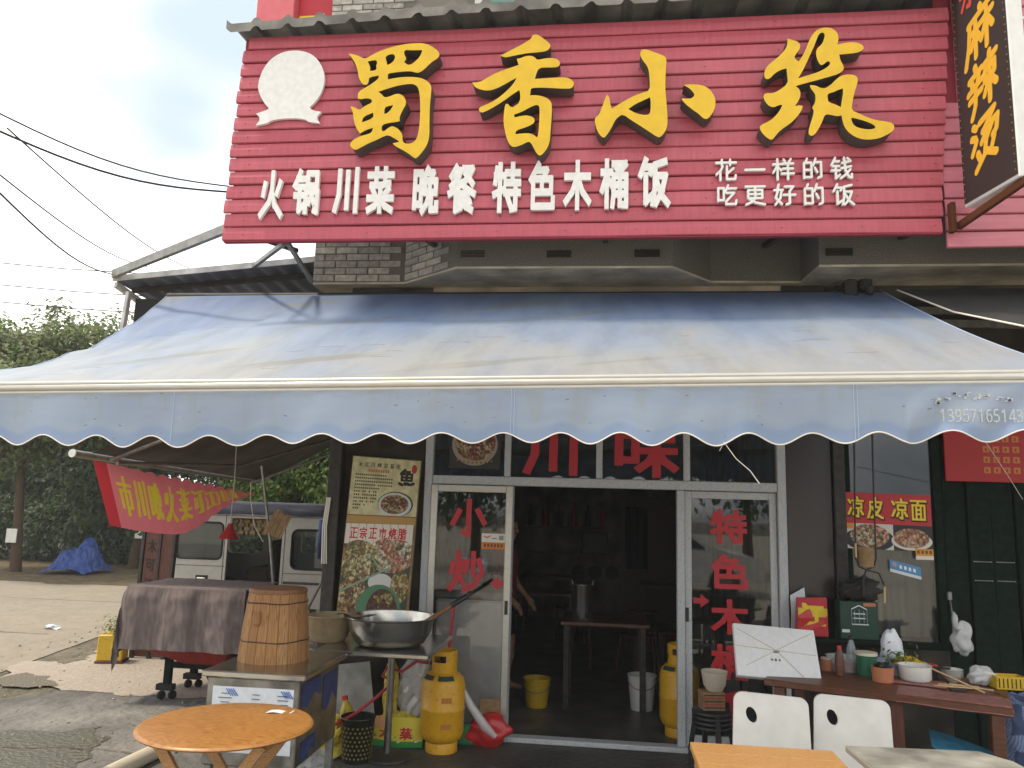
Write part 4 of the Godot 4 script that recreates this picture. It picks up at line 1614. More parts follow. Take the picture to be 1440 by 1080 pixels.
	loft(s, [[Vector3(-0.42, 0.86, 0.30), Vector3(0.44, 0.86, 0.30), Vector3(0.44, 0.86, -0.32), Vector3(-0.42, 0.86, -0.32)], [Vector3(-0.33, 0.42, 0.30), Vector3(0.42, 0.42, 0.30), Vector3(0.42, 0.42, -0.3), Vector3(-0.33, 0.42, -0.3)], [Vector3(0.12, 0.24, 0.12), Vector3(0.30, 0.24, 0.12), Vector3(0.30, 0.24, -0.12), Vector3(0.12, 0.24, -0.12)], [Vector3(0.17, 0.12, 0.06), Vector3(0.25, 0.12, 0.06), Vector3(0.25, 0.12, -0.06), Vector3(0.17, 0.12, -0.06)]])
	part("hopper", s, M.red_paint, c)
	s = S()
	span(s, Vector3(-0.47, 0.862, -0.36), Vector3(0.48, 0.93, 0.33), 0.006)
	part("top", s, M.steel_dark, c)
	for x in [-0.16, 0.44]:
		for z in [-0.28, 0.16]:
			s = S()
			span(s, Vector3(x - 0.03, 0.07, z - 0.025), Vector3(x + 0.03, 0.86, z + 0.025), 0.004)
			var leg := part("leg", s, M.green_paint, c)
			s = S()
			tube(s, [Vector3(x - 0.045, 0.035, z + 0.02), Vector3(x - 0.02, 0.035, z + 0.03)], 0.035, 16)
			tube(s, [Vector3(x + 0.04, 0.035, z - 0.01), Vector3(x + 0.06, 0.035, z + 0.0)], 0.035, 16)
			span(s, Vector3(x - 0.08, 0.075, z - 0.02), Vector3(x + 0.07, 0.125, z + 0.045), 0.004)
			part("castor", s, M.rubber, leg)
	s = S()
	bar(s, Vector3(-0.16, 0.28, 0.16), Vector3(0.44, 0.28, 0.16), 0.05, 0.03)
	part("rail", s, M.green_paint, c)
	s = S()
	bar(s, Vector3(-0.16, 0.28, -0.28), Vector3(0.44, 0.28, -0.28), 0.05, 0.03)
	part("rail", s, M.green_paint, c)
	var cn := value_noise(1.6, 90, 3)
	s = S()
	sheet(s, 70, 60, func(u: float, v: float):
		var su: float = -0.55 + 1.60 * u
		var sv: float = 1.23 * v
		var df: float = maxf(0.0, sv - 0.72)
		var dl: float = maxf(0.0, -su)
		var drop: float = maxf(df, dl) + 0.35 * minf(df, dl)
		var e := smoothstep(0.0, 0.08, drop)
		var f := 0.022 * e * sin(su * 16.0 + 1.3 * cn.get_noise_2d(su * 3.0, 0.0)) + 0.02 * e * cn.get_noise_2d(su * 4.0, sv * 2.0)
		return Vector3(-3.98 + maxf(su, 0.0) - 0.04 * smoothstep(0.0, 0.1, dl) + 0.04 * dl * sin(sv * 9.0), 0.945 - drop + 0.006 * cn.get_noise_2d(su * 3.0, sv * 3.0), -1.1 + minf(sv, 0.72) + 0.03 * smoothstep(0.0, 0.1, df) + f * (1.0 if df > 0.0 else 0.3)))
	tag(part("draped_cloth", s, M.cloth), "faded mauve cloth draped over the red cart", "cloth")
	# tarpaulin heap by the trees
	s = S()
	var tn := value_noise(1.4, 14, 4)
	sheet(s, 60, 44, func(u: float, v: float):
		var x := (u - 0.5) * 2.0
		var z := (v - 0.5) * 2.0
		var hh := 0.72 * exp(-pow((x - 0.45) / 0.45, 2.0) * 1.2 - z * z * 1.6) + 0.55 * exp(-pow((x + 0.35) / 0.5, 2.0) - z * z * 1.6)
		return Vector3(-11.45 + x * 0.55 + 0.05 * tn.get_noise_2d(u * 5, v * 5 + 9), 0.01 + 0.95 * hh * (1.0 + 0.22 * tn.get_noise_2d(u * 3, v * 3)) + 0.02 * sin(u * 26.0 + v * 9.0) * hh - 0.02, -10.4 + z * 0.55 + 0.1 * tn.get_noise_2d(u * 5 + 30, v * 5)))
	tag(part("tarpaulin", s, M.tarp_blue), "blue tarpaulin thrown over a heap below the trees", "tarpaulin")
	# litter and a white drain pipe
	s = S()
	lump(s, Vector3(-6.939, 0.000, -3.566) + Vector3(0, 0.02, 0), Vector3(0.09, 0.03, 0.05), 0.5, 5, 10, 6)
	tag(part("scrap", s, M.film_white), "scrap of white paper on the pale road", "litter")
	s = S()
	tube(s, [Vector3(-2.901, 0.050, 1.365), Vector3(-2.871, 0.050, 0.821)], 0.05, 16)
	tag(part("drain_pipe", s, M.cream_plastic), "short length of cream pipe on the pavement under the round table", "pipe")


# ------------------------------------------------------------------ trees
func foliage(called: String, parent: Node, c: Vector3, r: Vector3, clumps: int, per: int, size: float, sd: int, tone := Color(0.07, 0.11, 0.03), sag := 0.0) -> MeshInstance3D:
	var q := RandomNumberGenerator.new()
	q.seed = sd
	var vs := PackedVector3Array()
	var ns := PackedVector3Array()
	var cs := PackedColorArray()
	for k in clumps:
		var d := Vector3(q.randfn(), q.randfn(), q.randfn()).normalized()
		var rad := pow(q.randf(), 0.3)
		var lumpy := 0.84 + 0.2 * sin(d.x * 5.0 + sd) * cos(d.y * 4.0 + sd * 0.7) + 0.1 * sin(d.z * 9.0)
		var cc := c + d * r * rad * lumpy
		var cs2 := size * q.randf_range(1.8, 3.4)
		var shade := q.randf_range(0.75, 1.2)
		for j in per:
			var o := Vector3(q.randfn(), q.randfn() * 0.65, q.randfn())
			var p := cc + o * cs2 * 0.62
			var n := (o.normalized() * 0.7 + d * 0.5 + Vector3.UP * 0.6 + Vector3(q.randfn(), q.randfn(), q.randfn()) * 0.32).normalized()
			var a := n.cross(Vector3(q.randfn(), q.randfn() * 0.5, q.randfn())).normalized()
			var b := n.cross(a)
			var l := size * q.randf_range(0.6, 1.15)
			var w := l * 0.55
			var col := Color(tone.r * shade * q.randf_range(0.8, 1.3), tone.g * shade * q.randf_range(0.85, 1.2), tone.b * shade * q.randf_range(0.7, 1.3))
			var tip := p + a * l - n * l * 0.12
			var m1 := p + a * l * 0.45 + b * w * 0.5
			var m2 := p + a * l * 0.45 - b * w * 0.5
			for v in [p, m1, tip, p, tip, m2]:
				vs.append(v)
				ns.append(n)
				cs.append(col)
	var arr := []
	arr.resize(Mesh.ARRAY_MAX)
	arr[Mesh.ARRAY_VERTEX] = vs
	arr[Mesh.ARRAY_NORMAL] = ns
	arr[Mesh.ARRAY_COLOR] = cs
	var am := ArrayMesh.new()
	am.add_surface_from_arrays(Mesh.PRIMITIVE_TRIANGLES, arr)
	var o := MeshInstance3D.new()
	o.name = called
	o.mesh = am
	o.material_override = M.leaf
	parent.add_child(o, true)
	return o


func tree(label: String, at: Vector3, top: float, r: Vector3, clumps: int, per: int, leaf_size: float, sd: int, tone: Color, bole := 0.14, group := "trees along the far verge") -> void:
	var t := thing("broadleaf_tree", label, "tree", at, 0.0, group)
	var q := RandomNumberGenerator.new()
	q.seed = sd + 100
	var s := S()
	var cy := top - r.y
	var mid := Vector3(q.randf_range(-0.15, 0.15), cy * 0.5, q.randf_range(-0.1, 0.1))
	tube(s, [Vector3(0, -0.05, 0), mid * 0.5, mid, Vector3(mid.x * 2.0, cy, 0), Vector3(mid.x * 2.2, cy + r.y * 0.6, 0)], [bole * 1.25, bole, bole * 0.85, bole * 0.6, bole * 0.15], 9)
	for k in 6:
		var a := TAU * k / 6.0 + q.randf()
		var b := Vector3(mid.x * 1.6, cy * (0.62 + 0.06 * k), 0)
		var e := Vector3(cos(a) * r.x * 0.6, cy + q.randf_range(-0.3, 0.6) * r.y, sin(a) * r.z * 0.6)
		tube(s, [b, b.lerp(e, 0.5) + Vector3(0, 0.15, 0), e], [bole * 0.5, bole * 0.3, bole * 0.08], 6)
	part("trunk", s, M.bark, t)
	foliage("crown", t, Vector3(0, cy, 0), r, clumps, per, leaf_size, sd, tone)


func build_trees() -> void:
	var dark := Color(0.05, 0.08, 0.025)
	var mid := Color(0.14, 0.17, 0.06)
	var lit := Color(0.12, 0.19, 0.035)
	tree("tall full tree with a bare trunk left of the tarpaulin", Vector3(-12.75, 0, -10.2), 6.25, Vector3(2.6, 2.15, 2.2), 300, 130, 0.14, 1, mid, 0.10)
	tree("slim tree standing behind the blue tarpaulin heap", Vector3(-11.1, 0, -11.9), 5.0, Vector3(1.8, 2.1, 1.7), 150, 110, 0.16, 2, dark, 0.10)
	tree("leafy tree whose crown shows over the van roof", Vector3(-6.1, 0, -9.3), 4.3, Vector3(1.9, 1.6, 1.7), 240, 120, 0.12, 3, lit, 0.12)
	tree("bushy green tree close behind the shop corner", Vector3(-4.2, 0, -8.6), 4.4, Vector3(1.6, 1.8, 1.5), 220, 120, 0.12, 4, lit, 0.12)
	var xs := [-18.5, -16.2, -13.9, -9.4, -7.6]
	for k in 5:
		tree("dark crowded tree in the row behind the hedge", Vector3(xs[k], 0, -15.0 - 0.5 * (k % 2)), [5.6, 5.2, 4.9, 4.7, 4.9][k], Vector3(2.1, 2.4, 1.8), 170, 110, 0.20, 20 + k, dark, 0.13, "row of dark trees behind the hedge")
	for k in 9:
		var b := thing("hedge_shrub", "dark clipped shrub in the hedge along the verge", "shrub", Vector3(-17.5 + k * 1.45, 0, -12.7 - 0.25 * (k % 3)), 0.0, "shrubs of the hedge")
		var s := S()
		for j in 4:
			tube(s, [Vector3(0, 0, 0), Vector3(0.35 * cos(j * 1.7), 1.0, 0.25 * sin(j * 1.7))], [0.03, 0.01], 6)
		part("stem", s, M.bark, b)
		foliage("crown", b, Vector3(0, 0.85, 0), Vector3(1.0, 0.9, 0.6), 60, 90, 0.13, 40 + k, dark)
	car("white car half hidden behind the hedge", Vector3(-13.0, 0, -14.0), 0.1)
	for k in 4:
		var s := S()
		span(s, Vector3(-12.95 + [0, 2.0, 2.35, 4.0][k], 0.62 + 0.1 * (k % 2), -10.05 - [0, 1.6, 1.7, 1.4][k]), Vector3(-12.75 + [0, 2.02, 2.38, 3.98][k] * 1.0 + 0.05, 0.92, -10.03 - [0, 1.6, 1.7, 1.4][k]), 0.004)
		tag(part("notice_plate", s, M.white_plastic), "small white plate fixed among the trees", "sign", "white plates among the trees")


func wheel(parent: Node, at: Vector3, r: float, wd: float) -> void:
	var s := S()
	tube(s, [at + Vector3(0, 0, -wd * 0.5), at + Vector3(0, 0, -wd * 0.35), at + Vector3(0, 0, wd * 0.35), at + Vector3(0, 0, wd * 0.5)], [r * 0.93, r, r, r * 0.93], 26)
	var w := part("wheel", s, M.rubber, parent)
	s = S()
	tube(s, [at + Vector3(0, 0, -wd * 0.52), at + Vector3(0, 0, wd * 0.52)], r * 0.6, 20)
	part("rim", s, M.galvanised, w)


func car(label: String, at: Vector3, turn: float) -> void:
	var c := thing("parked_car", label, "car", at, turn)
	var side := PackedVector2Array([Vector2(-2.1, 0.25), Vector2(2.05, 0.25), Vector2(2.12, 0.6), Vector2(2.0, 0.82), Vector2(1.2, 0.92), Vector2(0.55, 1.38), Vector2(-0.7, 1.45), Vector2(-1.5, 1.0), Vector2(-2.05, 0.92), Vector2(-2.15, 0.6)])
	var sh := [[anticlock(softened(side))], []]
	var s := S()
	slab(s, sh, -0.82, 0.82)
	part("body", s, M.car_white, c)
	var glass := PackedVector2Array([Vector2(-1.25, 0.95), Vector2(0.95, 0.95), Vector2(0.5, 1.31), Vector2(-0.65, 1.37)])
	for z in [[0.8225, 0.828], [-0.828, -0.8225]]:
		s = S()
		slab(s, [[anticlock(glass)], []], z[0], z[1])
		part("window", s, M.black_plastic, c)
	for x in [-1.3, 1.3]:
		for z in [-0.74, 0.74]:
			wheel(c, Vector3(x, 0.31, z), 0.31, 0.2)


# ------------------------------------------------------------------ van
func build_van() -> void:
	var v := thing("microvan", "silver microvan with its side door open, parked in the lane", "van", Vector3(-4.7, 0, -4.9))
	var prof := PackedVector2Array([Vector2(-1.26, 0.3), Vector2(1.72, 0.3), Vector2(1.75, 0.9), Vector2(1.70, 1.45), Vector2(1.55, 1.58), Vector2(-0.95, 1.60), Vector2(-1.12, 1.56), Vector2(-1.24, 1.3), Vector2(-1.30, 0.85)])
	prof = anticlock(softened(prof))
	var rounded := func(x0: float, x1: float, y0: float, y1: float, r: float) -> PackedVector2Array:
		var p := PackedVector2Array()
		for q in [[x1 - r, y1 - r, 0], [x0 + r, y1 - r, 1], [x0 + r, y0 + r, 2], [x1 - r, y0 + r, 3]]:
			for k in 4:
				var t: float = (q[2] + k / 3.0) * PI / 2.0
				p.append(Vector2(q[0] + r * cos(t), q[1] + r * sin(t)))
		return p
	var wins := [rounded.call(-1.03, -0.37, 0.89, 1.37, 0.07), rounded.call(0.60, 1.22, 0.80, 1.31, 0.08)]
	var door: PackedVector2Array = rounded.call(-0.30, 0.46, 0.36, 1.44, 0.05)
	var far := [rounded.call(-0.95, -0.40, 0.89, 1.37, 0.07), rounded.call(-0.30, 0.10, 0.92, 1.34, 0.06), rounded.call(0.20, 0.55, 0.92, 1.34, 0.06), rounded.call(0.66, 1.22, 0.86, 1.33, 0.07)]
	var s := S()
	slab(s, [[prof], [wins[0], wins[1], door]], 0.66, 0.70)
	part("side_panel", s, M.van_body, v)
	s = S()
	slab(s, [[prof], far], -0.70, -0.66)
	part("side_panel", s, M.van_body, v)
	s = S()
	for i in prof.size():
		var a := prof[i]
		var b := prof[(i + 1) % prof.size()]
		var n := Vector2(b.y - a.y, a.x - b.x)
		quad(s, Vector3(a.x, a.y, -0.66), Vector3(b.x, b.y, -0.66), Vector3(b.x, b.y, 0.66), Vector3(a.x, a.y, 0.66), Vector3(n.x, n.y, 0))
	part("shell", s, M.van_body, v)
	for w in wins:
		s = S()
		var lp := []
		for p in w:
			lp.append(Vector3(p.x, p.y, 0.703))
		lp.append(lp[0])
		lp.append(lp[1])
		tube(s, lp, 0.014, 6, false)
		var g := part("window", s, M.rubber, v)
		s = S()
		slab(s, [[w], []], 0.675, 0.68)
		part("pane", s, M.glass_car, g)
	for w in far:
		s = S()
		slab(s, [[w], []], -0.685, -0.68)
		part("window", s, M.glass_clear, v)
	s = S()
	span(s, Vector3(-1.2, 0.36, -0.64), Vector3(1.6, 0.42, 0.64))
	part("floor", s, M.van_inside, v)
	for q in [[-0.25, 0.12], [0.62, 1.0]]:
		s = S()
		box(s, Vector3((q[0] + q[1]) * 0.5, 0.62, -0.2), Vector3(q[1] - q[0], 0.28, 0.8), 0.05)
		box(s, Vector3(q[1], 0.86, -0.2), Vector3(0.12, 0.55, 0.8), 0.04)
		part("seat", s, M.seat_fabric, v)
	s = S()
	for i in 9:
		for j in 4:
			if (i + j) % 2 == 0:
				box(s, Vector3(-0.26 + i * 0.085, 1.40 - j * 0.05, 0.60), Vector3(0.075, 0.045, 0.006), 0.002)
			else:
				box(s, Vector3(-0.26 + i * 0.085, 1.40 - j * 0.05, 0.605), Vector3(0.03, 0.05, 0.006), 0.002)
	part("pelmet", s, M.carton, v)
	s = S()
	box(s, Vector3(-0.62, 0.62, 0.705), Vector3(0.17, 0.11, 0.012), 0.004)
	var hd := part("door_handle", s, M.rubber, v)
	s = S()
	box(s, Vector3(-0.62, 0.63, 0.716), Vector3(0.12, 0.03, 0.014), 0.004)
	part("grip", s, M.van_body, hd)
	for x in [-0.9, 1.15]:
		for z in [-0.6, 0.6]:
			wheel(v, Vector3(x, 0.27, z), 0.27, 0.16)
	for q in [[Vector3(-1.26, 0.80, 0.703), Vector3(-0.32, 0.80, 0.703)], [Vector3(0.50, 0.74, 0.703), Vector3(1.72, 0.74, 0.703)], [Vector3(-0.34, 0.34, 0.703), Vector3(-0.34, 1.5, 0.703)], [Vector3(0.50, 0.34, 0.703), Vector3(0.50, 1.5, 0.703)], [Vector3(1.36, 0.34, 0.703), Vector3(1.36, 1.5, 0.703)], [Vector3(-1.2, 1.47, 0.703), Vector3(1.6, 1.47, 0.703)]]:
		s = S()
		bar(s, q[0], q[1], 0.007, 0.005, 0.001, Vector3.BACK)
		part("seam", s, M.rubber, v)
	s = S()
	bar(s, Vector3(0.52, 0.62, 0.712), Vector3(1.70, 0.62, 0.712), 0.03, 0.02, 0.004)
	part("door_rail", s, M.steel_dark, v)
	s = S()
	span(s, Vector3(1.69, 0.75, 0.50), Vector3(1.765, 1.05, 0.715), 0.01)
	part("tail_light", s, M.lamp_red, v)
	s = S()
	span(s, Vector3(1.70, 0.30, -0.68), Vector3(1.80, 0.46, 0.70), 0.03)
	part("bumper", s, M.steel_dark, v)
	# tarp tied over the roof
	s = S()
	var tn := value_noise(1.5, 66, 3)
	sheet(s, 50, 30, func(u: float, w: float):
		var x := lerpf(-5.75, -2.98, u)
		var sv: float = w * 2.1
		var d := maxf(0.0, sv - 1.55) * (1.0 if u > 0.76 else 0.22)
		return Vector3(x, 1.655 + 0.015 * tn.get_noise_2d(x * 2.0, sv * 3.0) - d * 1.35 + 0.05 * smoothstep(0.85, 1.0, u), -5.65 + minf(sv, 1.55) + 0.04 * smoothstep(0.0, 0.1, d) + 0.05 * d * sin(x * 14.0)))
	tag(part("roof_tarp", s, M.tarp_navy), "dark navy tarpaulin tied over the van roof", "tarpaulin")
	s = S()
	sheet(s, 14, 14, func(u: float, w: float): return Vector3(-3.689, 1.454, -4.050) + Vector3(0.26 * u + 0.02 * w, -0.5 * w + 0.05 * u * w, 0.03 * sin(u * 9.0 + w * 2.0)))
	tag(part("hanging_tarp", s, M.tarp_blue), "blue tarpaulin corner hanging beside the rear van window", "tarpaulin")
	# posts, ropes and poles at the shop corner
	s = S()
	tube(s, [Vector3(-2.476, 0.776, -0.600), Vector3(-2.124, 1.333, -0.300)], 0.012, 8)
	tag(part("prop_pole", s, M.galvanised), "slanting green grey rod leaning at the shop corner", "pole")
	s = S()
	span(s, Vector3(-2.12, 0.0, 0.02), Vector3(-2.02, 2.9, 0.1), 0.006)
	tag(part("corner_post", s, M.steel_dark), "dark square post at the shop corner beside the food posters", "post")
	s = S()
	for k in 3:
		tube(s, [Vector3(-2.11 + k * 0.012, 1.72, 0.108), Vector3(-2.13 + k * 0.014, 1.5, 0.112), Vector3(-2.12 + k * 0.018, 1.22, 0.108)], 0.006, 6)
	tag(part("rope_bundle", s, M.piping), "bundle of pale cord tied to the corner post", "rope")


# ------------------------------------------------------------------ stall in front of the left pier
func build_stall() -> void:
	# two food posters on a leaning board
	var img := Image.create(256, 256, false, Image.FORMAT_RGB8)
	var pn := value_noise(0.02, 12, 4)
	for y in 256:
		for x in 256:
			img.set_pixel(x, y, Color("#d6cda0").lerp(Color("#b5ad80"), clampf(0.5 + pn.get_noise_2d(x, y), 0, 1)))
	for k in 7:
		write(img, ["木", "江", "川", "烧", "宗", "菜", "吃"][k], 24 + k * 24, 20, 15, 18, 2, Color("#4a4432"))
	for k in 9:
		img.fill_rect(Rect2i(64 + k * 9, 46, 6, 11), Color("#b5682e"))
	for row in 11:
		var n: int = [16, 18, 18, 18, 12, 12, 11, 11, 10, 6, 4][row]
		for k in n:
			if rng.randf() > 0.14:
				img.fill_rect(Rect2i(16 + k * 8, 66 + row * 13, 5, 6), Color("#2e2a1c"))
	write(img, "鱼", 182, 40, 56, 66, 9, Color("#191713"))
	ellipse(img, Vector2(236, 34), Vector2(10, 18), Color("#b52a26"))
	ellipse(img, Vector2(176, 178), Vector2(66, 50), Color("#2c2f2c"))
	ellipse(img, Vector2(174, 180), Vector2(62, 48), Color("#c3c7c2"))
	dish(img, Vector2(172, 178), Vector2(52, 38), [Color("#b98a6a"), Color("#8a4430"), Color("#d2b48c"), Color("#6f5a2c"), Color("#9c5a44")], 17, 0.045)
	img.fill_rect(Rect2i(0, 226, 256, 30), Color("#b08a4a"))
	img.fill_rect(Rect2i(0, 224, 256, 4), Color("#7a4e26"))
	var img2 := Image.create(256, 288, false, Image.FORMAT_RGB8)
	img2.fill(Color("#3a4436"))
	img2.fill_rect(Rect2i(0, 0, 256, 60), Color("#d8d0c2"))
	for k in 9:
		img2.fill_rect(Rect2i(k * 30 + 18, 0, 2, 70), Color("#8d8374"))
	var reds := [Color("#b05a48"), Color("#dcbc98"), Color("#c88468"), Color("#e6dabc"), Color("#6a6a48")]
	dish(img2, Vector2(180, 90), Vector2(90, 52), reds, 21, 0.022)
	dish(img2, Vector2(58, 110), Vector2(78, 62), [Color("#d2b868"), Color("#a88c4c"), Color("#e6d8a4"), Color("#807a44"), Color("#c08664")], 22, 0.03)
	dish(img2, Vector2(50, 220), Vector2(66, 62), [Color("#d29a58"), Color("#8a6038"), Color("#e0c48c"), Color("#6a5634"), Color("#c06844")], 23, 0.035)
	ellipse(img2, Vector2(150, 170), Vector2(46, 26), Color("#cdcac4"))
	dish(img2, Vector2(222, 180), Vector2(34, 48), [Color("#b5954a"), Color("#d2bd86"), Color("#8a7038")], 24, 0.025)
	ellipse(img2, Vector2(150, 250), Vector2(84, 74), Color("#4d7a58"))
	dish(img2, Vector2(162, 254), Vector2(58, 66), [Color("#a99a3a"), Color("#7a6a24"), Color("#6b3a2a"), Color("#b5a85a")], 25, 0.018)
	ink(img2, Vector2(0, 200), Vector2(180, 128), 5, Color("#7d9a80"))
	ink(img2, Vector2(110, 96), Vector2(150, 140), 4, Color("#7d9a80"))
	var ttl := ["正", "宗", "正", "市", "烧", "腊"]
	for k in 6:
		write(img2, ttl[k], 18 + k * 37, 12, 28, 32, 7, Color("#e6d8cc"))
		write(img2, ttl[k], 18 + k * 37, 12, 28, 32, 4, Color("#b5282c"))
	var pb := thing("food_poster_board", "leaning board with a fish soup poster above a roast meat poster", "poster", Vector3(-1.66, 0.7, 0.06))
	var lean := func(u: float, y: float, z: float) -> Vector3: return Vector3(-1.945 + 0.55 * u - 0.03 * (2.03 - y), y, 0.055 + z + 0.05 * (2.03 - y))
	var s := S()
	loft(s, [[lean.call(0, 2.05, -0.02), lean.call(1, 2.02, -0.02), lean.call(1, 0.62, -0.02), lean.call(0, 0.62, -0.02)], [lean.call(0, 2.05, 0), lean.call(1, 2.02, 0), lean.call(1, 0.62, 0), lean.call(0, 0.62, 0)]])
	part("board", s, M.carton, pb, true)
	s = S()
	sheet(s, 6, 6, func(u: float, v: float): return lean.call(0.01 + 0.98 * u, lerpf(2.045 - 0.03 * u, 1.535 - 0.005 * u, v), 0.003 + 0.002 * sin(v * 6.0)))
	label_of(part("poster", s, printed("fish_poster", img), pb, true), "khaki fish soup poster with black writing")
	s = S()
	sheet(s, 6, 6, func(u: float, v: float): return lean.call(0.01 + 0.96 * u, lerpf(1.53, 0.80, v), 0.003 + 0.003 * sin(v * 5.0 + u)))
	label_of(part("poster", s, printed("roast_poster", img2), pb, true), "poster of roast meat dishes with a red title")
	# steel cabinet
	var c := thing("steel_cabinet", "stainless cabinet with white printed film left on its front", "cabinet", Vector3(-1.83, 0, 1.52))
	s = S()
	span(s, Vector3(-0.26, 0.30, -0.33), Vector3(0.25, 0.745, 0.31), 0.006)
	part("body", s, M.stainless_dull, c)
	s = S()
	span(s, Vector3(-0.285, 0.747, -0.36), Vector3(0.29, 0.78, 0.335), 0.006)
	part("top", s, M.stainless, c)
	for x in [-0.23, 0.23]:
		for z in [-0.3, 0.28]:
			s = S()
			span(s, Vector3(x - 0.02, 0, z - 0.02), Vector3(x + 0.02, 0.30, z + 0.02), 0.004)
			part("leg", s, M.galvanised, c)
	s = S()
	sheet(s, 10, 6, func(u: float, v: float): return Vector3(-0.225 + 0.45 * u, 0.70 - 0.33 * v, 0.3125 + 0.0025 * sin(u * 7.0 + v * 3.0) * sin(PI * u)))
	var fl := part("film", s, M.film_white, c)
	for q in [[-0.20, 1], [-0.03, 0], [0.12, 1]]:
		s = S()
		for k in 5:
			box(s, Vector3(q[0] + 0.045 + rng.randf() * 0.01, 0.665 - k * 0.022, 0.3165), Vector3(rng.randf_range(0.03, 0.075), 0.004, 0.001))
		box(s, Vector3(q[0] + 0.05, 0.56, 0.3165), Vector3(0.008, 0.04, 0.001))
		part("small_print", s, M.ink_grey, fl)
	for x0 in [-0.15, 0.155]:
		s = S()
		for k in 4:
			bar(s, Vector3(x0 + k * 0.013, 0.69, 0.3165), Vector3(x0 + 0.03 + k * 0.013, 0.655, 0.3165), 0.005, 0.001, 0.0)
		part("blue_stripes", s, M.ink_blue, fl)
	for q in [[0.72, 0.13, 0.27, 0.30], [0.70, 0.20, -0.06, 0.24], [0.42, 0.10, 0.24, 0.22]]:
		s = S()
		sheet(s, 8, 8, func(u: float, v: float): return Vector3(0.2535 + 0.004 * sin(v * 6.0 + u * 5.0) * v, q[0] - q[1] * v * (0.8 + 0.2 * sin(u * 7.0)), q[2] - q[3] * u))
		label_of(part("film", s, M.film_blue, c), "torn strip of dark blue film on the cabinet's side")
	# wooden rice steamer
	var b := thing("rice_barrel", "pale wooden stave barrel with wire hoops standing on the steel cabinet", "barrel", Vector3(-1.885, 0.78, 1.46))
	s = S()
	var n := 20
	var w0 := TAU / n
	
	var stave_mesh := []
	for k in 2:
		var q := S()
		var loops := []
		for j in 6:
			var y := 0.385 * j / 5.0
			var r := lerpf(0.196, 0.158, j / 5.0) + 0.004 * sin(PI * j / 5.0) + 0.0012 * k
			var hw := r * tan(w0 * 0.5) * 0.965
			loops.append([Vector3(-hw, y, r), Vector3(-hw * 0.86, y, r + 0.0025), Vector3(hw * 0.86, y, r + 0.0025), Vector3(hw, y, r), Vector3(hw * 0.92, y, r - 0.018), Vector3(-hw * 0.92, y, r - 0.018)])
		loft(q, loops)
		q.generate_normals()
		stave_mesh.append(q.commit())
	for k in n:
		same("stave", stave_mesh[rng.randi() % 2], M["stave_%d" % (rng.randi() % 3)], b, Transform3D(Basis(Vector3.UP, w0 * k), Vector3.ZERO))
	for y in [0.115, 0.325]:
		s = S()
		var lp := []
		for k in 33:
			var r: float = lerpf(0.196, 0.158, y / 0.385) + 0.0075
			lp.append(Vector3(r * cos(TAU * k / 32.0), y + 0.003 * sin(k * 0.9), r * sin(TAU * k / 32.0)))
		tube(s, lp, 0.0035, 6, false)
		part("hoop", s, M.steel_dark, b)
	s = S()
	lathe(s, [Vector2(0.0, 0.405), Vector2(0.10, 0.403), Vector2(0.160, 0.398), Vector2(0.166, 0.39), Vector2(0.166, 0.376), Vector2(0.160, 0.372)], Vector3.ZERO, 32)
	part("lid", s, M.ladle_wood, b)
	s = S()
	box(s, Vector3(-0.035, 0.245, 0.187), Vector3(0.034, 0.075, 0.03), 0.008, Basis(Vector3.RIGHT, -0.1))
	part("lug", s, M.stave_1, b)
	# low steel table
	var t := thing("pedestal_table", "steel topped pedestal table carrying two big bowls", "table", Vector3(-1.42, 0, 0.68))
	s = S()
	span(s, Vector3(-0.36, 0.745, -0.36), Vector3(0.37, 0.775, 0.42), 0.006)
	part("top", s, M.stainless, t)
	s = S()
	tube(s, [Vector3(0, 0.02, -0.12), Vector3(0, 0.744, -0.12)], 0.024, 14)
	part("leg", s, M.stainless_dull, t)
	s = S()
	lathe(s, [Vector2(0.0, 0.035), Vector2(0.06, 0.03), Vector2(0.16, 0.018), Vector2(0.165, 0.008), Vector2(0.165, 0.002)], Vector3(0, 0.004, -0.12), 26)
	part("base", s, M.steel_dark, t)
	s = S()
	var bowl := thing("steel_bowl", "large shiny steel bowl on the pedestal table", "bowl", Vector3(-1.375, 0.776, 0.80))
	lathe(s, [Vector2(0.0, 0.0), Vector2(0.19, 0.0), Vector2(0.225, 0.02), Vector2(0.265, 0.09), Vector2(0.285, 0.17), Vector2(0.305, 0.176), Vector2(0.31, 0.181), Vector2(0.305, 0.185), Vector2(0.28, 0.181), Vector2(0.26, 0.09), Vector2(0.22, 0.025), Vector2(0.18, 0.008), Vector2(0.0, 0.008)], Vector3.ZERO, 40)
	part("shell", s, M.stainless, bowl)
	s = S()
	lathe(s, [Vector2(0.0, 0.11), Vector2(0.262, 0.11)], Vector3.ZERO, 30)
	label_of(part("contents", s, M.enamel, bowl), "pale water in the bowl")
	s = S()
	lathe(s, [Vector2(0.0, 0.0), Vector2(0.10, 0.0), Vector2(0.125, 0.03), Vector2(0.155, 0.155), Vector2(0.165, 0.162), Vector2(0.16, 0.168), Vector2(0.148, 0.160), Vector2(0.118, 0.03), Vector2(0.0, 0.012)], Vector3(-1.80, 0.776, 0.77), 32)
	tag(part("basin", s, M.beige_plastic), "beige basin between the barrel and the steel bowl", "basin")
	s = S()
	sheet(s, 16, 8, func(u: float, v: float): return Vector3(-1.72 + 0.24 * u, 0.965 - 0.03 * v + 0.012 * sin(u * 8.0), 0.92 - 0.25 * v))
	tag(part("lid_cloth", s, M.beige_plastic), "beige cloth flap laid over the bowl rims", "cloth")
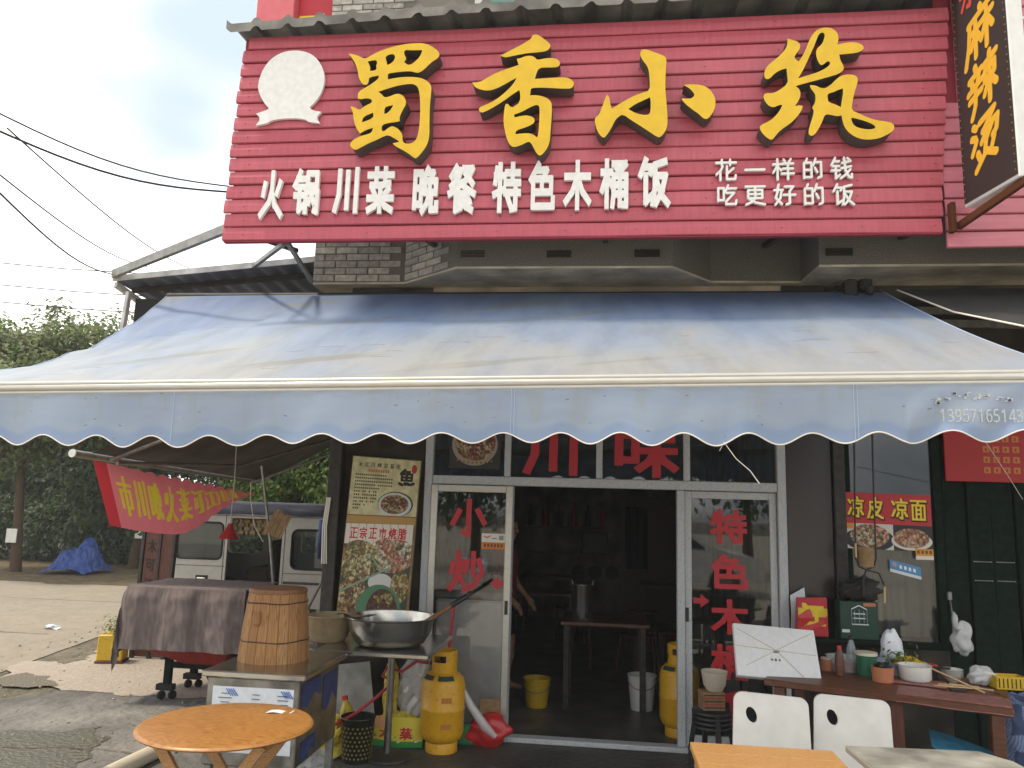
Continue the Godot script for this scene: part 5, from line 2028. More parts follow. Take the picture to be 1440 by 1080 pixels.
	# wooden ladle and red broom handle
	var ld := thing("ladle", "wooden handled ladle resting in the steel bowl", "ladle", Vector3(-1.2, 0.9, 0.8))
	s = S()
	tube(s, [Vector3(-1.187, 0.899, 0.780), Vector3(-0.994, 1.024, 0.700)], 0.016, 10)
	part("handle", s, M.ladle_wood, ld, true)
	s = S()
	tube(s, [Vector3(-0.999, 1.024, 0.702), Vector3(-0.898, 1.089, 0.660)], [0.019, 0.017], 10)
	part("grip", s, M.black_plastic, ld, true)
	s = S()
	lathe(s, [Vector2(0.0, 0.0), Vector2(0.035, 0.006), Vector2(0.05, 0.03), Vector2(0.047, 0.03), Vector2(0.03, 0.01), Vector2(0.0, 0.006)], Vector3(-1.187, 0.899, 0.780) - Vector3(0.02, 0.035, 0), 20)
	part("scoop", s, M.stainless_dull, ld, true)
	s = S()
	tube(s, [Vector3(-1.088, 0.974, 0.120), Vector3(-1.105, 0.542, 0.160), Vector3(-1.02, 0.15, 0.17)], 0.013, 8)
	var br := thing("broom", "broom with a red handle standing behind the gas bottle", "broom", Vector3(-1.02, 0, 0.17))
	part("handle", s, M.hose_red, br, true)
	s = S()
	box(s, Vector3(-1.02, 0.08, 0.17), Vector3(0.26, 0.15, 0.05), 0.015)
	part("head", s, M.green_plastic, br, true)
	gas_bottle("yellow gas bottle with green collar labels in front of the glass", Vector3(-1.10, 0.004, 0.32))
	# red gas hose
	s = S()
	tube(s, [Vector3(-1.218, 0.580, 0.320), Vector3(-1.292, 0.597, 0.380), Vector3(-1.380, 0.529, 0.420), Vector3(-1.473, 0.565, 0.460), Vector3(-1.494, 0.515, 0.500), Vector3(-1.422, 0.472, 0.500), Vector3(-1.513, 0.385, 0.550), Vector3(-1.640, 0.284, 0.600), Vector3(-1.775, 0.233, 0.900), Vector3(-1.75, 0.25, 1.25)], 0.011, 8)
	tag(part("gas_hose", s, M.hose_red), "red rubber gas hose looping under the pedestal table", "hose")
	# perforated bin
	var bn := thing("waste_bin", "dark bronze waste bin pierced with diamond holes", "bin", Vector3(-1.60, 0.004, 0.66))
	s = S()
	lathe(s, [Vector2(0.0, 0.005), Vector2(0.092, 0.0), Vector2(0.112, 0.27), Vector2(0.118, 0.276), Vector2(0.116, 0.282), Vector2(0.108, 0.276), Vector2(0.09, 0.012), Vector2(0.0, 0.012)], Vector3.ZERO, 34)
	part("shell", s, M.bin_bronze, bn)
	s = S()
	for row in 8:
		for k in 22:
			var a := TAU * (k + 0.5 * (row % 2)) / 22.0
			var r := lerpf(0.092, 0.112, (0.03 + row * 0.028) / 0.27) + 0.0012
			box(s, Vector3(r * cos(a), 0.035 + row * 0.027, r * sin(a)), Vector3(0.0025, 0.011, 0.011), 0.0, Basis(Vector3.UP, -a) * Basis(Vector3.RIGHT, PI / 4))
	part("pattern", s, M.bin_gold, bn)
	# things kept under the table
	s = S()
	loft(s, [[Vector3(-1.970, 0.491, 0.120), Vector3(-1.700, 0.530, 0.120), Vector3(-1.588, 0.017, 0.220), Vector3(-1.923, -0.003, 0.220)], [Vector3(-1.965, 0.494, 0.135), Vector3(-1.696, 0.533, 0.135), Vector3(-1.584, 0.021, 0.235), Vector3(-1.918, 0.001, 0.235)]])
	tag(part("white_board", s, M.grey_table), "pale board leaning on the pier under the posters", "board")
	var ob := thing("oil_bottle", "plastic bottle of yellow oil with a red cap under the table", "bottle", Vector3(-1.72, 0.08, 0.42))
	s = S()
	lathe(s, [Vector2(0.0, 0.0), Vector2(0.045, 0.002), Vector2(0.048, 0.15), Vector2(0.044, 0.19), Vector2(0.02, 0.235), Vector2(0.018, 0.25)], Vector3.ZERO, 20)
	part("body", s, M.bag_yellow, ob)
	s = S()
	lathe(s, [Vector2(0.021, 0.248), Vector2(0.021, 0.275), Vector2(0.0, 0.276)], Vector3.ZERO, 16)
	part("cap", s, M.bag_red, ob)
	ob.rotation.z = 0.22
	img = Image.create(128, 96, false, Image.FORMAT_RGB8)
	img.fill(Color("#d6c53e"))
	img.fill_rect(Rect2i(0, 0, 50, 40), Color("#d99a6a"))
	img.fill_rect(Rect2i(0, 76, 128, 20), Color("#2f8a3e"))
	for k in 30:
		img.fill_rect(Rect2i(rng.randi() % 124, 56 + rng.randi() % 26, 4, 4), [Color("#dcdcd0"), Color("#b52a2a"), Color("#4a9a3a")][k % 3])
	write(img, "木", 24, 38, 26, 32, 5, Color("#b5282c"))
	write(img, "香" if strokes.has("香") else "菜", 76, 34, 26, 32, 5, Color("#b5282c"))
	var sack := thing("rice_sack", "yellow printed rice sack with a green base behind the table leg", "sack", Vector3(-1.42, 0.004, 0.30))
	s = S()
	lump(s, Vector3(0, 0.10, -0.06), Vector3(0.19, 0.12, 0.07), 0.08, 31, 26, 14)
	part("bag", s, M.bag_yellow, sack)
	s = S()
	sheet(s, 12, 6, func(u: float, v: float): return Vector3(lerpf(-0.185, 0.185, u), 0.205 - 0.20 * v, 0.018 + 0.03 * sin(PI * u) + 0.006 * sin(v * 5.0 + u * 7.0)))
	part("print", s, printed("sack_print", img), sack)
	s = S()
	lump(s, Vector3(-1.33, 0.36, 0.2), Vector3(0.13, 0.2, 0.06), 0.3, 33, 20, 14)
	tag(part("clear_bag", s, M.bag_clear), "filmy clear plastic bag hung under the table top", "bag")
	s = S()
	lump(s, Vector3(-1.50, 0.35, 0.24), Vector3(0.05, 0.22, 0.04), 0.3, 34, 16, 14)
	tag(part("yellow_bag", s, M.bag_yellow), "yellow green bag hanging beside the table leg", "bag")
	s = S()
	lump(s, Vector3(-1.76, 0.10, 0.55), Vector3(0.13, 0.12, 0.1), 0.5, 35, 20, 12)
	tag(part("crumpled_bag", s, M.bag_yellow), "crumpled yellow bag between the cabinet and the bin", "bag")
	s = S()
	lump(s, Vector3(-1.78, 0.10, 1.05), Vector3(0.10, 0.08, 0.08), 0.6, 36, 16, 10)
	tag(part("clear_bag", s, M.bag_clear), "crumpled clear bag on the ground beneath the round table", "bag")
	# red bag, carton and white tube by the door
	s = S()
	lump(s, Vector3(-0.80, 0.10, 0.16), Vector3(0.16, 0.11, 0.08), 0.16, 37, 34, 20, 0.5, false)
	tag(part("red_bag", s, M.bag_red), "glossy red bag slumped at the foot of the door", "bag")
	s = S()
	box(s, Vector3(-0.80, 0.155, 0.08), Vector3(0.15, 0.30, 0.04), 0.004, Basis(Vector3.RIGHT, -0.12))
	tag(part("carton", s, M.carton), "flat brown carton standing behind the red bag", "carton")
	s = S()
	tube(s, [Vector3(-0.977, 0.422, 0.260), Vector3(-0.910, 0.298, 0.270), Vector3(-0.805, 0.160, 0.260), Vector3(-0.729, 0.095, 0.250)], [0.012, 0.028, 0.034, 0.02], 10)
	tag(part("plastic_roll", s, M.bag_clear), "twisted roll of white plastic over the red bag", "bag")
	# round folding table
	var r := thing("round_table", "round orange wooden folding table on crossed legs", "table", Vector3(-1.615, 0, 2.57))
	s = S()
	lathe(s, [Vector2(0.0, 0.698), Vector2(0.34, 0.698), Vector2(0.362, 0.704), Vector2(0.368, 0.711), Vector2(0.362, 0.719), Vector2(0.35, 0.721), Vector2(0.0, 0.721)], Vector3.ZERO, 56)
	part("top", s, M.table_wood, r)
	for z in [-0.16, 0.16]:
		for d in [-1.0, 1.0]:
			s = S()
			bar(s, Vector3(0.24 * d, 0.69, z + 0.012 * d), Vector3(-0.26 * d, 0.0, z + 0.012 * d), 0.045, 0.022)
			part("leg", s, M.pine, r)
	for q in [[0.22, 0.66], [-0.22, 0.66], [0.0, 0.35]]:
		s = S()
		bar(s, Vector3(q[0], q[1], -0.17), Vector3(q[0], q[1], 0.17), 0.03, 0.025)
		part("rail", s, M.pine, r)
	s = S()
	sheet(s, 6, 4, func(u: float, v: float): return Vector3(-1.52 + 0.11 * u, 0.7235 + 0.004 * sin(u * 6.0), 2.34 + 0.05 * v - 0.03 * u))
	tag(part("paper_scrap", s, M.film_white), "scrap of white paper on the round table", "paper")


func gas_bottle(label: String, at: Vector3) -> void:
	var g := thing("gas_bottle", label, "gas bottle", at)
	var s := S()
	lathe(s, [Vector2(0.0, 0.06), Vector2(0.10, 0.062), Vector2(0.135, 0.085), Vector2(0.152, 0.13), Vector2(0.152, 0.275), Vector2(0.155, 0.28), Vector2(0.155, 0.29), Vector2(0.152, 0.295), Vector2(0.152, 0.44), Vector2(0.140, 0.485), Vector2(0.105, 0.52), Vector2(0.05, 0.535), Vector2(0.0, 0.537)], Vector3.ZERO, 40)
	part("body", s, M.gas_yellow, g)
	s = S()
	lathe(s, [Vector2(0.105, 0.068), Vector2(0.112, 0.055), Vector2(0.112, 0.0), Vector2(0.106, 0.0), Vector2(0.104, 0.06)], Vector3.ZERO, 32)
	part("foot_ring", s, M.gas_yellow, g)
	s = S()
	lathe(s, [Vector2(0.088, 0.512), Vector2(0.09, 0.53), Vector2(0.09, 0.595), Vector2(0.085, 0.595), Vector2(0.085, 0.52)], Vector3.ZERO, 32)
	for a in [[2.3, 4.2], [-1.35, 1.25]]:
		lathe(s, [Vector2(0.09, 0.593), Vector2(0.09, 0.64), Vector2(0.085, 0.64), Vector2(0.085, 0.593)], Vector3.ZERO, 14, 1.0, 1.0, a[0], a[1])
	lathe(s, [Vector2(0.09, 0.64), Vector2(0.091, 0.668), Vector2(0.086, 0.672), Vector2(0.085, 0.64)], Vector3.ZERO, 32)
	part("collar", s, M.gas_yellow, g)
	s = S()
	tube(s, [Vector3(0, 0.53, 0), Vector3(0, 0.60, 0)], 0.022, 12)
	tube(s, [Vector3(0, 0.60, 0), Vector3(0, 0.635, 0)], 0.032, 12)
	tube(s, [Vector3(0, 0.575, 0), Vector3(-0.10, 0.58, 0.02)], 0.013, 8)
	part("valve", s, M.steel_dark, g)
	for a in [1.25, 2.35]:
		s = S()
		lathe(s, [Vector2(0.143, 0.485), Vector2(0.122, 0.513)], Vector3.ZERO, 10, 1.0, 1.0, a - 0.42, a + 0.42)
		part("label", s, M.green_label, g)
	for k in 2:
		s = S()
		for j in 3:
			var a := 1.05 + j * 0.16
			box(s, Vector3(0.1532 * cos(a), 0.36 - k * 0.17, 0.1532 * sin(a)), Vector3(0.022, 0.035, 0.002), 0.0, Basis(Vector3.UP, PI / 2 - a))
		part("faded_print", s, M.gas_text, g)


# ------------------------------------------------------------------ tables and clutter on the right
func build_right_tables() -> void:
	var t := thing("brown_table", "dark brown table crowded with cooking things", "table", Vector3(1.63, 0, 1.04), -0.39)
	var s := S()
	span(s, Vector3(-0.60, 0.72, -0.40), Vector3(0.61, 0.758, 0.40), 0.005)
	part("top", s, M.wood_dark, t)
	for x in [-0.52, 0.54]:
		for z in [-0.33, 0.34]:
			s = S()
			span(s, Vector3(x - 0.03, 0, z - 0.03), Vector3(x + 0.03, 0.719, z + 0.03), 0.004)
			part("leg", s, M.wood_dark, t)
	s = S()
	span(s, Vector3(0.05, 0.2, 0.31), Vector3(0.11, 0.719, 0.37), 0.004)
	part("leg", s, M.wood_red, t)
	s = S()
	bar(s, Vector3(-0.5, 0.66, -0.33), Vector3(0.52, 0.66, -0.33), 0.09, 0.025)
	part("apron", s, M.wood_red, t)
	s = S()
	sheet(s, 14, 6, func(u: float, v: float): return t.transform * Vector3(lerpf(0.08, 0.605, u), 0.7615 + 0.002 * sin(u * 9.0) - 0.035 * maxf(0.0, v * 1.1 - 1.0) / 0.1, lerpf(0.12, 0.405, v)))
	tag(part("red_mat", s, M.tray_red), "worn red plastic mat over the table corner", "mat")
	# white chairs
	for k in 2:
		var c := thing("white_chair", ["white plastic chair facing the brown table, nearer the door", "white plastic chair facing the brown table, beside the grey table"][k], "chair", Vector3([0.79, 1.165][k], 0, [2.03, 1.99][k]), 0.0, "white chairs at the brown table")
		c.rotation.y = -0.06
		var outer := PackedVector2Array()
		for q in [[0.128, 0.845, 0], [-0.128, 0.855, 1]]:
			for j in 6:
				var a: float = (q[2] + j / 5.0) * PI / 2
				outer.append(Vector2(q[0] + 0.04 * cos(a), q[1] - 0.04 + 0.04 * sin(a)))
		outer.append(Vector2(-0.18, 0.47))
		outer.append(Vector2(0.18, 0.47))
		var hole := PackedVector2Array()
		for j in 18:
			var a := TAU * j / 18.0
			hole.append(Vector2(-0.088 + 0.024 * cos(a) - 0.008 * sin(a), 0.755 + 0.036 * sin(a)))
		s = S()
		slab(s, [[anticlock(outer)], [anticlock(hole)]], -0.008, 0.008)
		part("backrest", s, M.white_plastic, c)
		s = S()
		box(s, Vector3(0, 0.448, -0.19), Vector3(0.36, 0.022, 0.37), 0.01)
		part("seat", s, M.white_plastic, c)
		for x in [-0.15, 0.15]:
			for z in [-0.33, -0.03]:
				s = S()
				tube(s, [Vector3(x, 0.437, z), Vector3(x * 1.12, 0.0, z - signf(z + 0.15) * -0.03)], 0.012, 8)
				part("leg", s, M.galvanised, c)
	# foreground tables
	var p := thing("pine_table", "small pale pine table in front of the white chairs", "table", Vector3(0.655, 0, 2.83))
	s = S()
	for k in 5:
		span(s, Vector3(-0.285, 0.712, -0.345 + k * 0.139), Vector3(0.285, 0.74, -0.345 + k * 0.139 + 0.1375), 0.002)
	part("top", s, M.pine, p)
	for x in [-0.25, 0.25]:
		for z in [-0.3, 0.3]:
			s = S()
			span(s, Vector3(x - 0.02, 0, z - 0.02), Vector3(x + 0.02, 0.711, z + 0.02), 0.003)
			part("leg", s, M.pine, p)
	var g := thing("grey_table", "grey laminate table with a clipped corner beside the pine table", "table", Vector3(1.33, 0, 2.74))
	s = S()
	var top := PackedVector2Array([Vector2(-0.315, -0.33), Vector2(0.22, -0.37), Vector2(0.30, -0.25), Vector2(0.34, 0.35), Vector2(-0.28, 0.35)])
	slab(s, [[anticlock(top)], []], 0.722, 0.743, Transform3D(Basis(Vector3.RIGHT, Vector3.BACK, Vector3.UP), Vector3.ZERO))
	part("top", s, M.grey_table, g)
	s = S()
	for i in 5:
		var a := top[i]
		var b := top[(i + 1) % 5]
		bar(s, Vector3(a.x, 0.730, a.y), Vector3(b.x, 0.730, b.y), 0.022, 0.008)
	part("edge", s, M.grey_edge, g)
	for x in [-0.22, 0.22]:
		for z in [-0.22, 0.27]:
			s = S()
			tube(s, [Vector3(x, 0, z), Vector3(x, 0.721, z)], 0.014, 10)
			part("leg", s, M.steel_dark, g)
	# foam lid with string
	var f := thing("foam_lid", "white foam box lid tied with string, propped on the brown table", "lid", Vector3(1.03, 0.75, 1.0))
	var fb := Basis(Vector3.UP, 0.02) * Basis(Vector3.BACK, -0.05) * Basis(Vector3.RIGHT, -0.62)
	s = S()
	box(s, Vector3(0.0, 0.12, 0), Vector3(0.48, 0.33, 0.035), 0.004, fb)
	part("slab", s, M.foam, f)
	s = S()
	for q in [[-0.22, 0.13, 0.0, 0.01], [0.22, 0.14, 0.0, 0.01], [0.0, 0.01, 0.15, -0.15], [0.0, 0.01, -0.18, -0.10], [-0.23, 0.02, 0.0, 0.01], [0.0, 0.01, 0.23, 0.0]]:
		bar(s, Vector3(0, 0.12, 0) + fb * Vector3(q[0], q[1], 0.0185), Vector3(0, 0.12, 0) + fb * Vector3(q[2], q[3], 0.0185), 0.006, 0.003, 0.0, fb * Vector3.BACK)
	part("string", s, M.cream_plastic, f)
	s = S()
	for k in 3:
		box(s, Vector3(0, 0.12, 0) + fb * Vector3(-0.03 + k * 0.022, -0.05, 0.018), Vector3(0.012, 0.012 + 0.004 * (k % 2), 0.001), 0.0, fb)
	box(s, Vector3(0, 0.12, 0) + fb * Vector3(0.0, 0.0, 0.02), Vector3(0.035, 0.012, 0.002), 0.0, fb)
	part("ink_mark", s, M.ink_grey, f)
	var sb := thing("striped_box", "small striped carton on the nested black stools", "carton", Vector3(0.75, 0.366, 0.26), 0.2)
	s = S()
	box(s, Vector3(0, 0.06, 0), Vector3(0.15, 0.12, 0.12), 0.003)
	part("carton", s, M.carton, sb)
	for k in 5:
		s = S()
		box(s, Vector3(0, 0.02 + k * 0.02, 0.0605), Vector3(0.14, 0.007, 0.001))
		part("stripe", s, [M.black_plastic, M.red_vinyl][k % 2], sb)
	s = S()
	lathe(s, [Vector2(0.0, 0.0), Vector2(0.05, 0.0), Vector2(0.075, 0.04), Vector2(0.085, 0.11), Vector2(0.09, 0.13), Vector2(0.084, 0.13), Vector2(0.068, 0.045), Vector2(0.0, 0.01)], Vector3(0.77, 0.488, 0.27), 26)
	tag(part("cream_bowl", s, M.cream_plastic), "deep cream bowl on the striped carton behind the foam lid", "bowl")
	# stacked black stools
	for k in 4:
		var st := thing("plastic_stool", ["lowest", "second from the ground", "second from the top", "topmost"][k] + " black plastic stool of the nested stack", "stool", Vector3(0.75, 0.004 + k * 0.03, 0.26), 0.2, "nested black stools")
		s = S()
		lathe(s, [Vector2(0.0, 0.268), Vector2(0.12, 0.27), Vector2(0.132, 0.264), Vector2(0.134, 0.25), Vector2(0.122, 0.248)], Vector3.ZERO, 26)
		part("seat", s, M.black_plastic, st)
		for j in 4:
			s = S()
			var a := TAU * j / 4.0
			bar(s, Vector3(0.118 * cos(a), 0.25, 0.118 * sin(a)), Vector3(0.158 * cos(a), 0.0, 0.158 * sin(a)), 0.035, 0.010, 0.003, Vector3(-sin(a), 0, cos(a)))
			part("leg", s, M.black_plastic, st)
	# clutter on the brown table
	var y := 0.7595
	var tb := thing("food_tub", "clear tub of orange food on the brown table", "tub", Vector3(1.46, y, 0.83))
	s = S()
	lathe(s, [Vector2(0.0, 0.002), Vector2(0.08, 0.0), Vector2(0.095, 0.085), Vector2(0.099, 0.088), Vector2(0.093, 0.085), Vector2(0.078, 0.006), Vector2(0.0, 0.006)], Vector3.ZERO, 26)
	part("shell", s, M.tub_clear, tb)
	s = S()
	lathe(s, [Vector2(0.0, 0.009), Vector2(0.075, 0.009), Vector2(0.083, 0.05), Vector2(0.0, 0.056)], Vector3.ZERO, 22)
	part("contents", s, M.terracotta, tb)
	var j := thing("green_jar", "dark green see-through jar beside the food tub", "jar", Vector3(1.57, y, 0.92))
	s = S()
	lathe(s, [Vector2(0.0, 0.002), Vector2(0.05, 0.0), Vector2(0.06, 0.12), Vector2(0.056, 0.12), Vector2(0.047, 0.006), Vector2(0.0, 0.006)], Vector3.ZERO, 24)
	part("shell", s, M.tub_green, j)
	s = S()
	lathe(s, [Vector2(0.063, 0.115), Vector2(0.063, 0.132), Vector2(0.0, 0.135)], Vector3.ZERO, 24)
	part("lid", s, M.cream_plastic, j)
	s = S()
	lathe(s, [Vector2(0.0, 0.002), Vector2(0.04, 0.0), Vector2(0.048, 0.10), Vector2(0.044, 0.10), Vector2(0.037, 0.006), Vector2(0.0, 0.006)], Vector3(1.655, y, 0.86), 22)
	tag(part("glass_tumbler", s, M.tub_clear), "clear tumbler behind the clay pot", "glass")
	var cp := thing("clay_pot", "small orange clay pot on the brown table", "pot", Vector3(1.605, y, 1.09))
	s = S()
	lathe(s, [Vector2(0.0, 0.0), Vector2(0.056, 0.0), Vector2(0.06, 0.075), Vector2(0.062, 0.082), Vector2(0.055, 0.082), Vector2(0.05, 0.01), Vector2(0.0, 0.01)], Vector3.ZERO, 26)
	part("shell", s, M.terracotta, cp)
	s = S()
	lump(s, Vector3(0, 0.085, 0), Vector3(0.045, 0.02, 0.045), 0.25, 45, 14, 8)
	part("contents", s, M.black_plastic, cp)
	var ep := thing("enamel_pot", "white enamel pot on a pinkish tray", "pot", Vector3(1.79, y + 0.014, 1.07))
	s = S()
	lathe(s, [Vector2(0.0, 0.0), Vector2(0.075, 0.0), Vector2(0.085, 0.012), Vector2(0.087, 0.08), Vector2(0.091, 0.083), Vector2(0.084, 0.082), Vector2(0.08, 0.015), Vector2(0.0, 0.01)], Vector3.ZERO, 28)
	part("shell", s, M.enamel, ep)
	s = S()
	bar(s, Vector3(0.085, 0.075, 0.02), Vector3(0.16, 0.085, 0.08), 0.012, 0.02)
	part("handle", s, M.black_plastic, ep)
	s = S()
	box(s, Vector3(1.76, y + 0.006, 1.08), Vector3(0.36, 0.011, 0.17), 0.004, Basis(Vector3.UP, -0.39))
	tag(part("pink_tray", s, M.tray_red), "shallow pinkish tray under the enamel pot", "tray")
	for k in 4:
		s = S()
		var a: Vector3 = [Vector3(1.86, y + 0.09, 1.10), Vector3(1.84, y + 0.01, 1.19), Vector3(1.88, y + 0.012, 1.15), Vector3(1.95, y + 0.014, 1.13)][k]
		var b: Vector3 = [Vector3(2.05, y + 0.012, 1.32), Vector3(2.06, y + 0.012, 1.22), Vector3(2.08, y + 0.014, 1.19), Vector3(2.12, y + 0.016, 1.27)][k]
		tube(s, [a, b], 0.005, 6)
		tag(part("chopstick", s, M.bamboo), "long bamboo chopstick lying at the table corner", "chopstick", "chopsticks on the brown table")
	s = S()
	box(s, Vector3(1.93, y + 0.012, 1.28), Vector3(0.09, 0.012, 0.02), 0.004, Basis(Vector3.UP, 0.1))
	tag(part("lighter", s, M.black_plastic), "small black stick on the red mat", "lighter")
	var yb := thing("dish_of_greens", "dish of wrapped yellow food and greens behind the pots", "dish", Vector3(1.80, y, 0.87))
	s = S()
	lathe(s, [Vector2(0.0, 0.0), Vector2(0.06, 0.0), Vector2(0.10, 0.04), Vector2(0.096, 0.04), Vector2(0.055, 0.006), Vector2(0.0, 0.006)], Vector3.ZERO, 24)
	part("plate", s, M.enamel, yb)
	s = S()
	lump(s, Vector3(0.02, 0.06, 0), Vector3(0.08, 0.045, 0.07), 0.4, 46, 16, 10)
	part("food", s, M.pot_yellow, yb)
	foliage("greens", yb, Vector3(-0.03, 0.10, 0), Vector3(0.07, 0.02, 0.05), 12, 10, 0.03, 71, Color(0.10, 0.16, 0.04)).set_meta("kind", "stuff")
	s = S()
	lump(s, Vector3(1.77, y + 0.12, 0.76), Vector3(0.065, 0.12, 0.05), 0.15, 47, 26, 18, 0.6, false)
	tag(part("white_bag", s, M.film_white), "knotted white plastic bag standing by the window", "bag")
	s = S()
	lump(s, Vector3(2.15, y + 0.05, 1.05), Vector3(0.07, 0.05, 0.05), 0.16, 48, 22, 14, 0.7, false)
	tag(part("clear_box", s, M.bag_clear), "crumpled clear box at the far table corner", "box")
	var bk := thing("yellow_basket", "small yellow plastic basket at the table end", "basket", Vector3(2.27, y, 1.1))
	s = S()
	for q in [[Vector3(0, 0.035, 0.05), Vector3(0.16, 0.07, 0.006)], [Vector3(0, 0.035, -0.05), Vector3(0.16, 0.07, 0.006)], [Vector3(0.078, 0.035, 0), Vector3(0.006, 0.07, 0.094)], [Vector3(-0.078, 0.035, 0), Vector3(0.006, 0.07, 0.094)], [Vector3(0, 0.003, 0), Vector3(0.15, 0.006, 0.094)]]:
		box(s, q[0], q[1], 0.002)
	part("sides", s, M.pot_yellow, bk)
	s = S()
	for k in 7:
		box(s, Vector3(-0.066 + k * 0.022, 0.035, 0.0535), Vector3(0.006, 0.05, 0.001))
	part("slots", s, M.vent, bk)
	var more := [["soy_bottle", "brown sauce bottle with a red cap among the jars", "bottle", Vector3(1.40, y, 0.98), 0.026, 0.17, "wood_dark", "bag_red"], ["vinegar_bottle", "clear sauce bottle with a black cap behind the green jar", "bottle", Vector3(1.53, y, 0.77), 0.028, 0.20, "tub_clear", "black_plastic"], ["spice_jar", "small jar of orange chilli beside the clear tub", "jar", Vector3(1.36, y, 0.84), 0.033, 0.075, "terracotta", "cream_plastic"], ["salt_jar", "squat white jar at the back of the brown table", "jar", Vector3(1.68, y, 0.77), 0.036, 0.08, "white_plastic", "ink_blue"], ["sugar_jar", "short pale jar with a blue lid behind the clay pot", "jar", Vector3(1.70, y, 0.98), 0.03, 0.07, "tub_clear", "ink_blue"], ["pepper_jar", "dark little jar at the table's far edge", "jar", Vector3(1.94, y, 0.93), 0.03, 0.08, "black_plastic", "bag_red"]]
	for m in more:
		var o := thing(m[0], m[1], m[2], m[3])
		s = S()
		var tall: bool = m[5] > 0.1
		lathe(s, [Vector2(0.0, 0.0), Vector2(m[4], 0.001), Vector2(m[4], m[5] * (0.62 if tall else 0.85)), Vector2(m[4] * (0.42 if tall else 0.8), m[5] * 0.9)], Vector3.ZERO, 20)
		part("body", s, M[m[6]], o)
		s = S()
		lathe(s, [Vector2(m[4] * (0.46 if tall else 0.92), m[5] * 0.88), Vector2(m[4] * (0.46 if tall else 0.92), m[5]), Vector2(0.0, m[5] + 0.001)], Vector3.ZERO, 18)
		part("cap", s, M[m[7]], o)
	for k in 4:
		s = S()
		lathe(s, [Vector2(0.0, 0.0), Vector2(0.025, 0.0), Vector2(0.055, 0.035), Vector2(0.058, 0.037), Vector2(0.052, 0.036), Vector2(0.0, 0.006)], Vector3(2.02, y + k * 0.012, 1.0), 22)
		tag(part("rice_bowl", s, M.enamel), ["lowest", "second from the table", "second from the top", "topmost"][k] + " white bowl of the small stack", "bowl", "stacked rice bowls")
	# blue checked cloth on a stool by the table
	var chk := Image.create(128, 128, false, Image.FORMAT_RGB8)
	chk.fill(Color("#2f3a55"))
	for i in 128:
		for k in 128:
			if (i / 8) % 3 == 0 or (k / 8) % 4 == 0:
				chk.set_pixel(i, k, Color("#6f7a94") if (i + k) % 3 else Color("#3d4a6a"))
	var cm := printed("checked_cloth", chk, 0.95)
	var ck := value_noise(2.2, 55, 3)
	s = S()
	sheet(s, 30, 30, func(u: float, v: float):
		var sv: float = v * 0.9
		var d := maxf(0.0, sv - 0.30)
		return Vector3(2.05 + 0.6 * u + 0.03 * ck.get_noise_2d(u * 3, v * 3), 0.74 - d + 0.03 * ck.get_noise_2d(u * 4 + 9, v * 4) + 0.05 * u, 1.16 + minf(sv, 0.30) + 0.05 * smoothstep(0.0, 0.1, d) * sin(u * 16.0) + 0.10 * u))
	tag(part("checked_cloth", s, cm), "dark blue checked cloth hanging over the table end", "cloth")
	# tubs and baskets below
	var bt := thing("blue_tub", "big light blue plastic tub with a tilted lid under the table", "tub", Vector3(1.97, 0, 1.42), -0.3)
	s = S()
	loft(s, [[Vector3(-0.19, 0.0, 0.15), Vector3(0.19, 0.0, 0.15), Vector3(0.19, 0.0, -0.15), Vector3(-0.19, 0.0, -0.15)], [Vector3(-0.22, 0.40, 0.18), Vector3(0.22, 0.40, 0.18), Vector3(0.22, 0.40, -0.18), Vector3(-0.22, 0.40, -0.18)]])
	part("body", s, M.blue_plastic, bt)
	s = S()
	sheet(s, 16, 10, func(u: float, v: float):
		var b := 1.0 - 0.35 * pow(absf(u * 2.0 - 1.0), 2.0)
		return Vector3(-0.23 + 0.50 * u, 0.54 - 0.16 * u - 0.05 * v * b + 0.02 * sin(PI * u), -0.17 + 0.38 * v * b))
	part("lid", s, M.blue_plastic, bt)
	for k in 2:
		var gb := thing("green_basket", ["green plastic basket under the blue tub's lid", "green plastic basket at the foot of the checked cloth"][k], "basket", [Vector3(1.92, 0.30, 1.78), Vector3(2.28, 0.22, 1.75)][k], -0.2, "green baskets under the table")
		s = S()
		for j2 in 2:
			lathe(s, [Vector2(0.10, 0.05 + 0.06 * j2), Vector2(0.105, 0.05 + 0.06 * j2 + 0.02), Vector2(0.10, 0.05 + 0.06 * j2 + 0.02)], Vector3.ZERO, 30, 1.25, 0.9)
		lathe(s, [Vector2(0.0, 0.0), Vector2(0.085, 0.0), Vector2(0.095, 0.02)], Vector3.ZERO, 30, 1.25, 0.9)
		part("rim", s, M.green_plastic, gb)
		s = S()
		for j2 in 30:
			var a := TAU * j2 / 30.0
			bar(s, Vector3(0.095 * 1.25 * cos(a), 0.02, 0.095 * 0.9 * sin(a)), Vector3(0.102 * 1.25 * cos(a), 0.12, 0.102 * 0.9 * sin(a)), 0.008, 0.004, 0.0)
		part("ribs", s, M.green_plastic, gb)
		s = S()
		span(s, Vector3([1.76, 2.12][k], 0, [1.68, 1.64][k]), Vector3([2.08, 2.46][k], [0.298, 0.218][k], [1.90, 1.88][k]), 0.006)
		tag(part("low_crate", s, M.canopy_dark), ["dark low crate holding up the basket under the blue lid", "dark low crate holding up the basket by the checked cloth"][k], "crate")
	var cr := thing("milk_crate", "pale openwork crate under the brown table", "crate", Vector3(1.55, 0, 0.75))
	s = S()
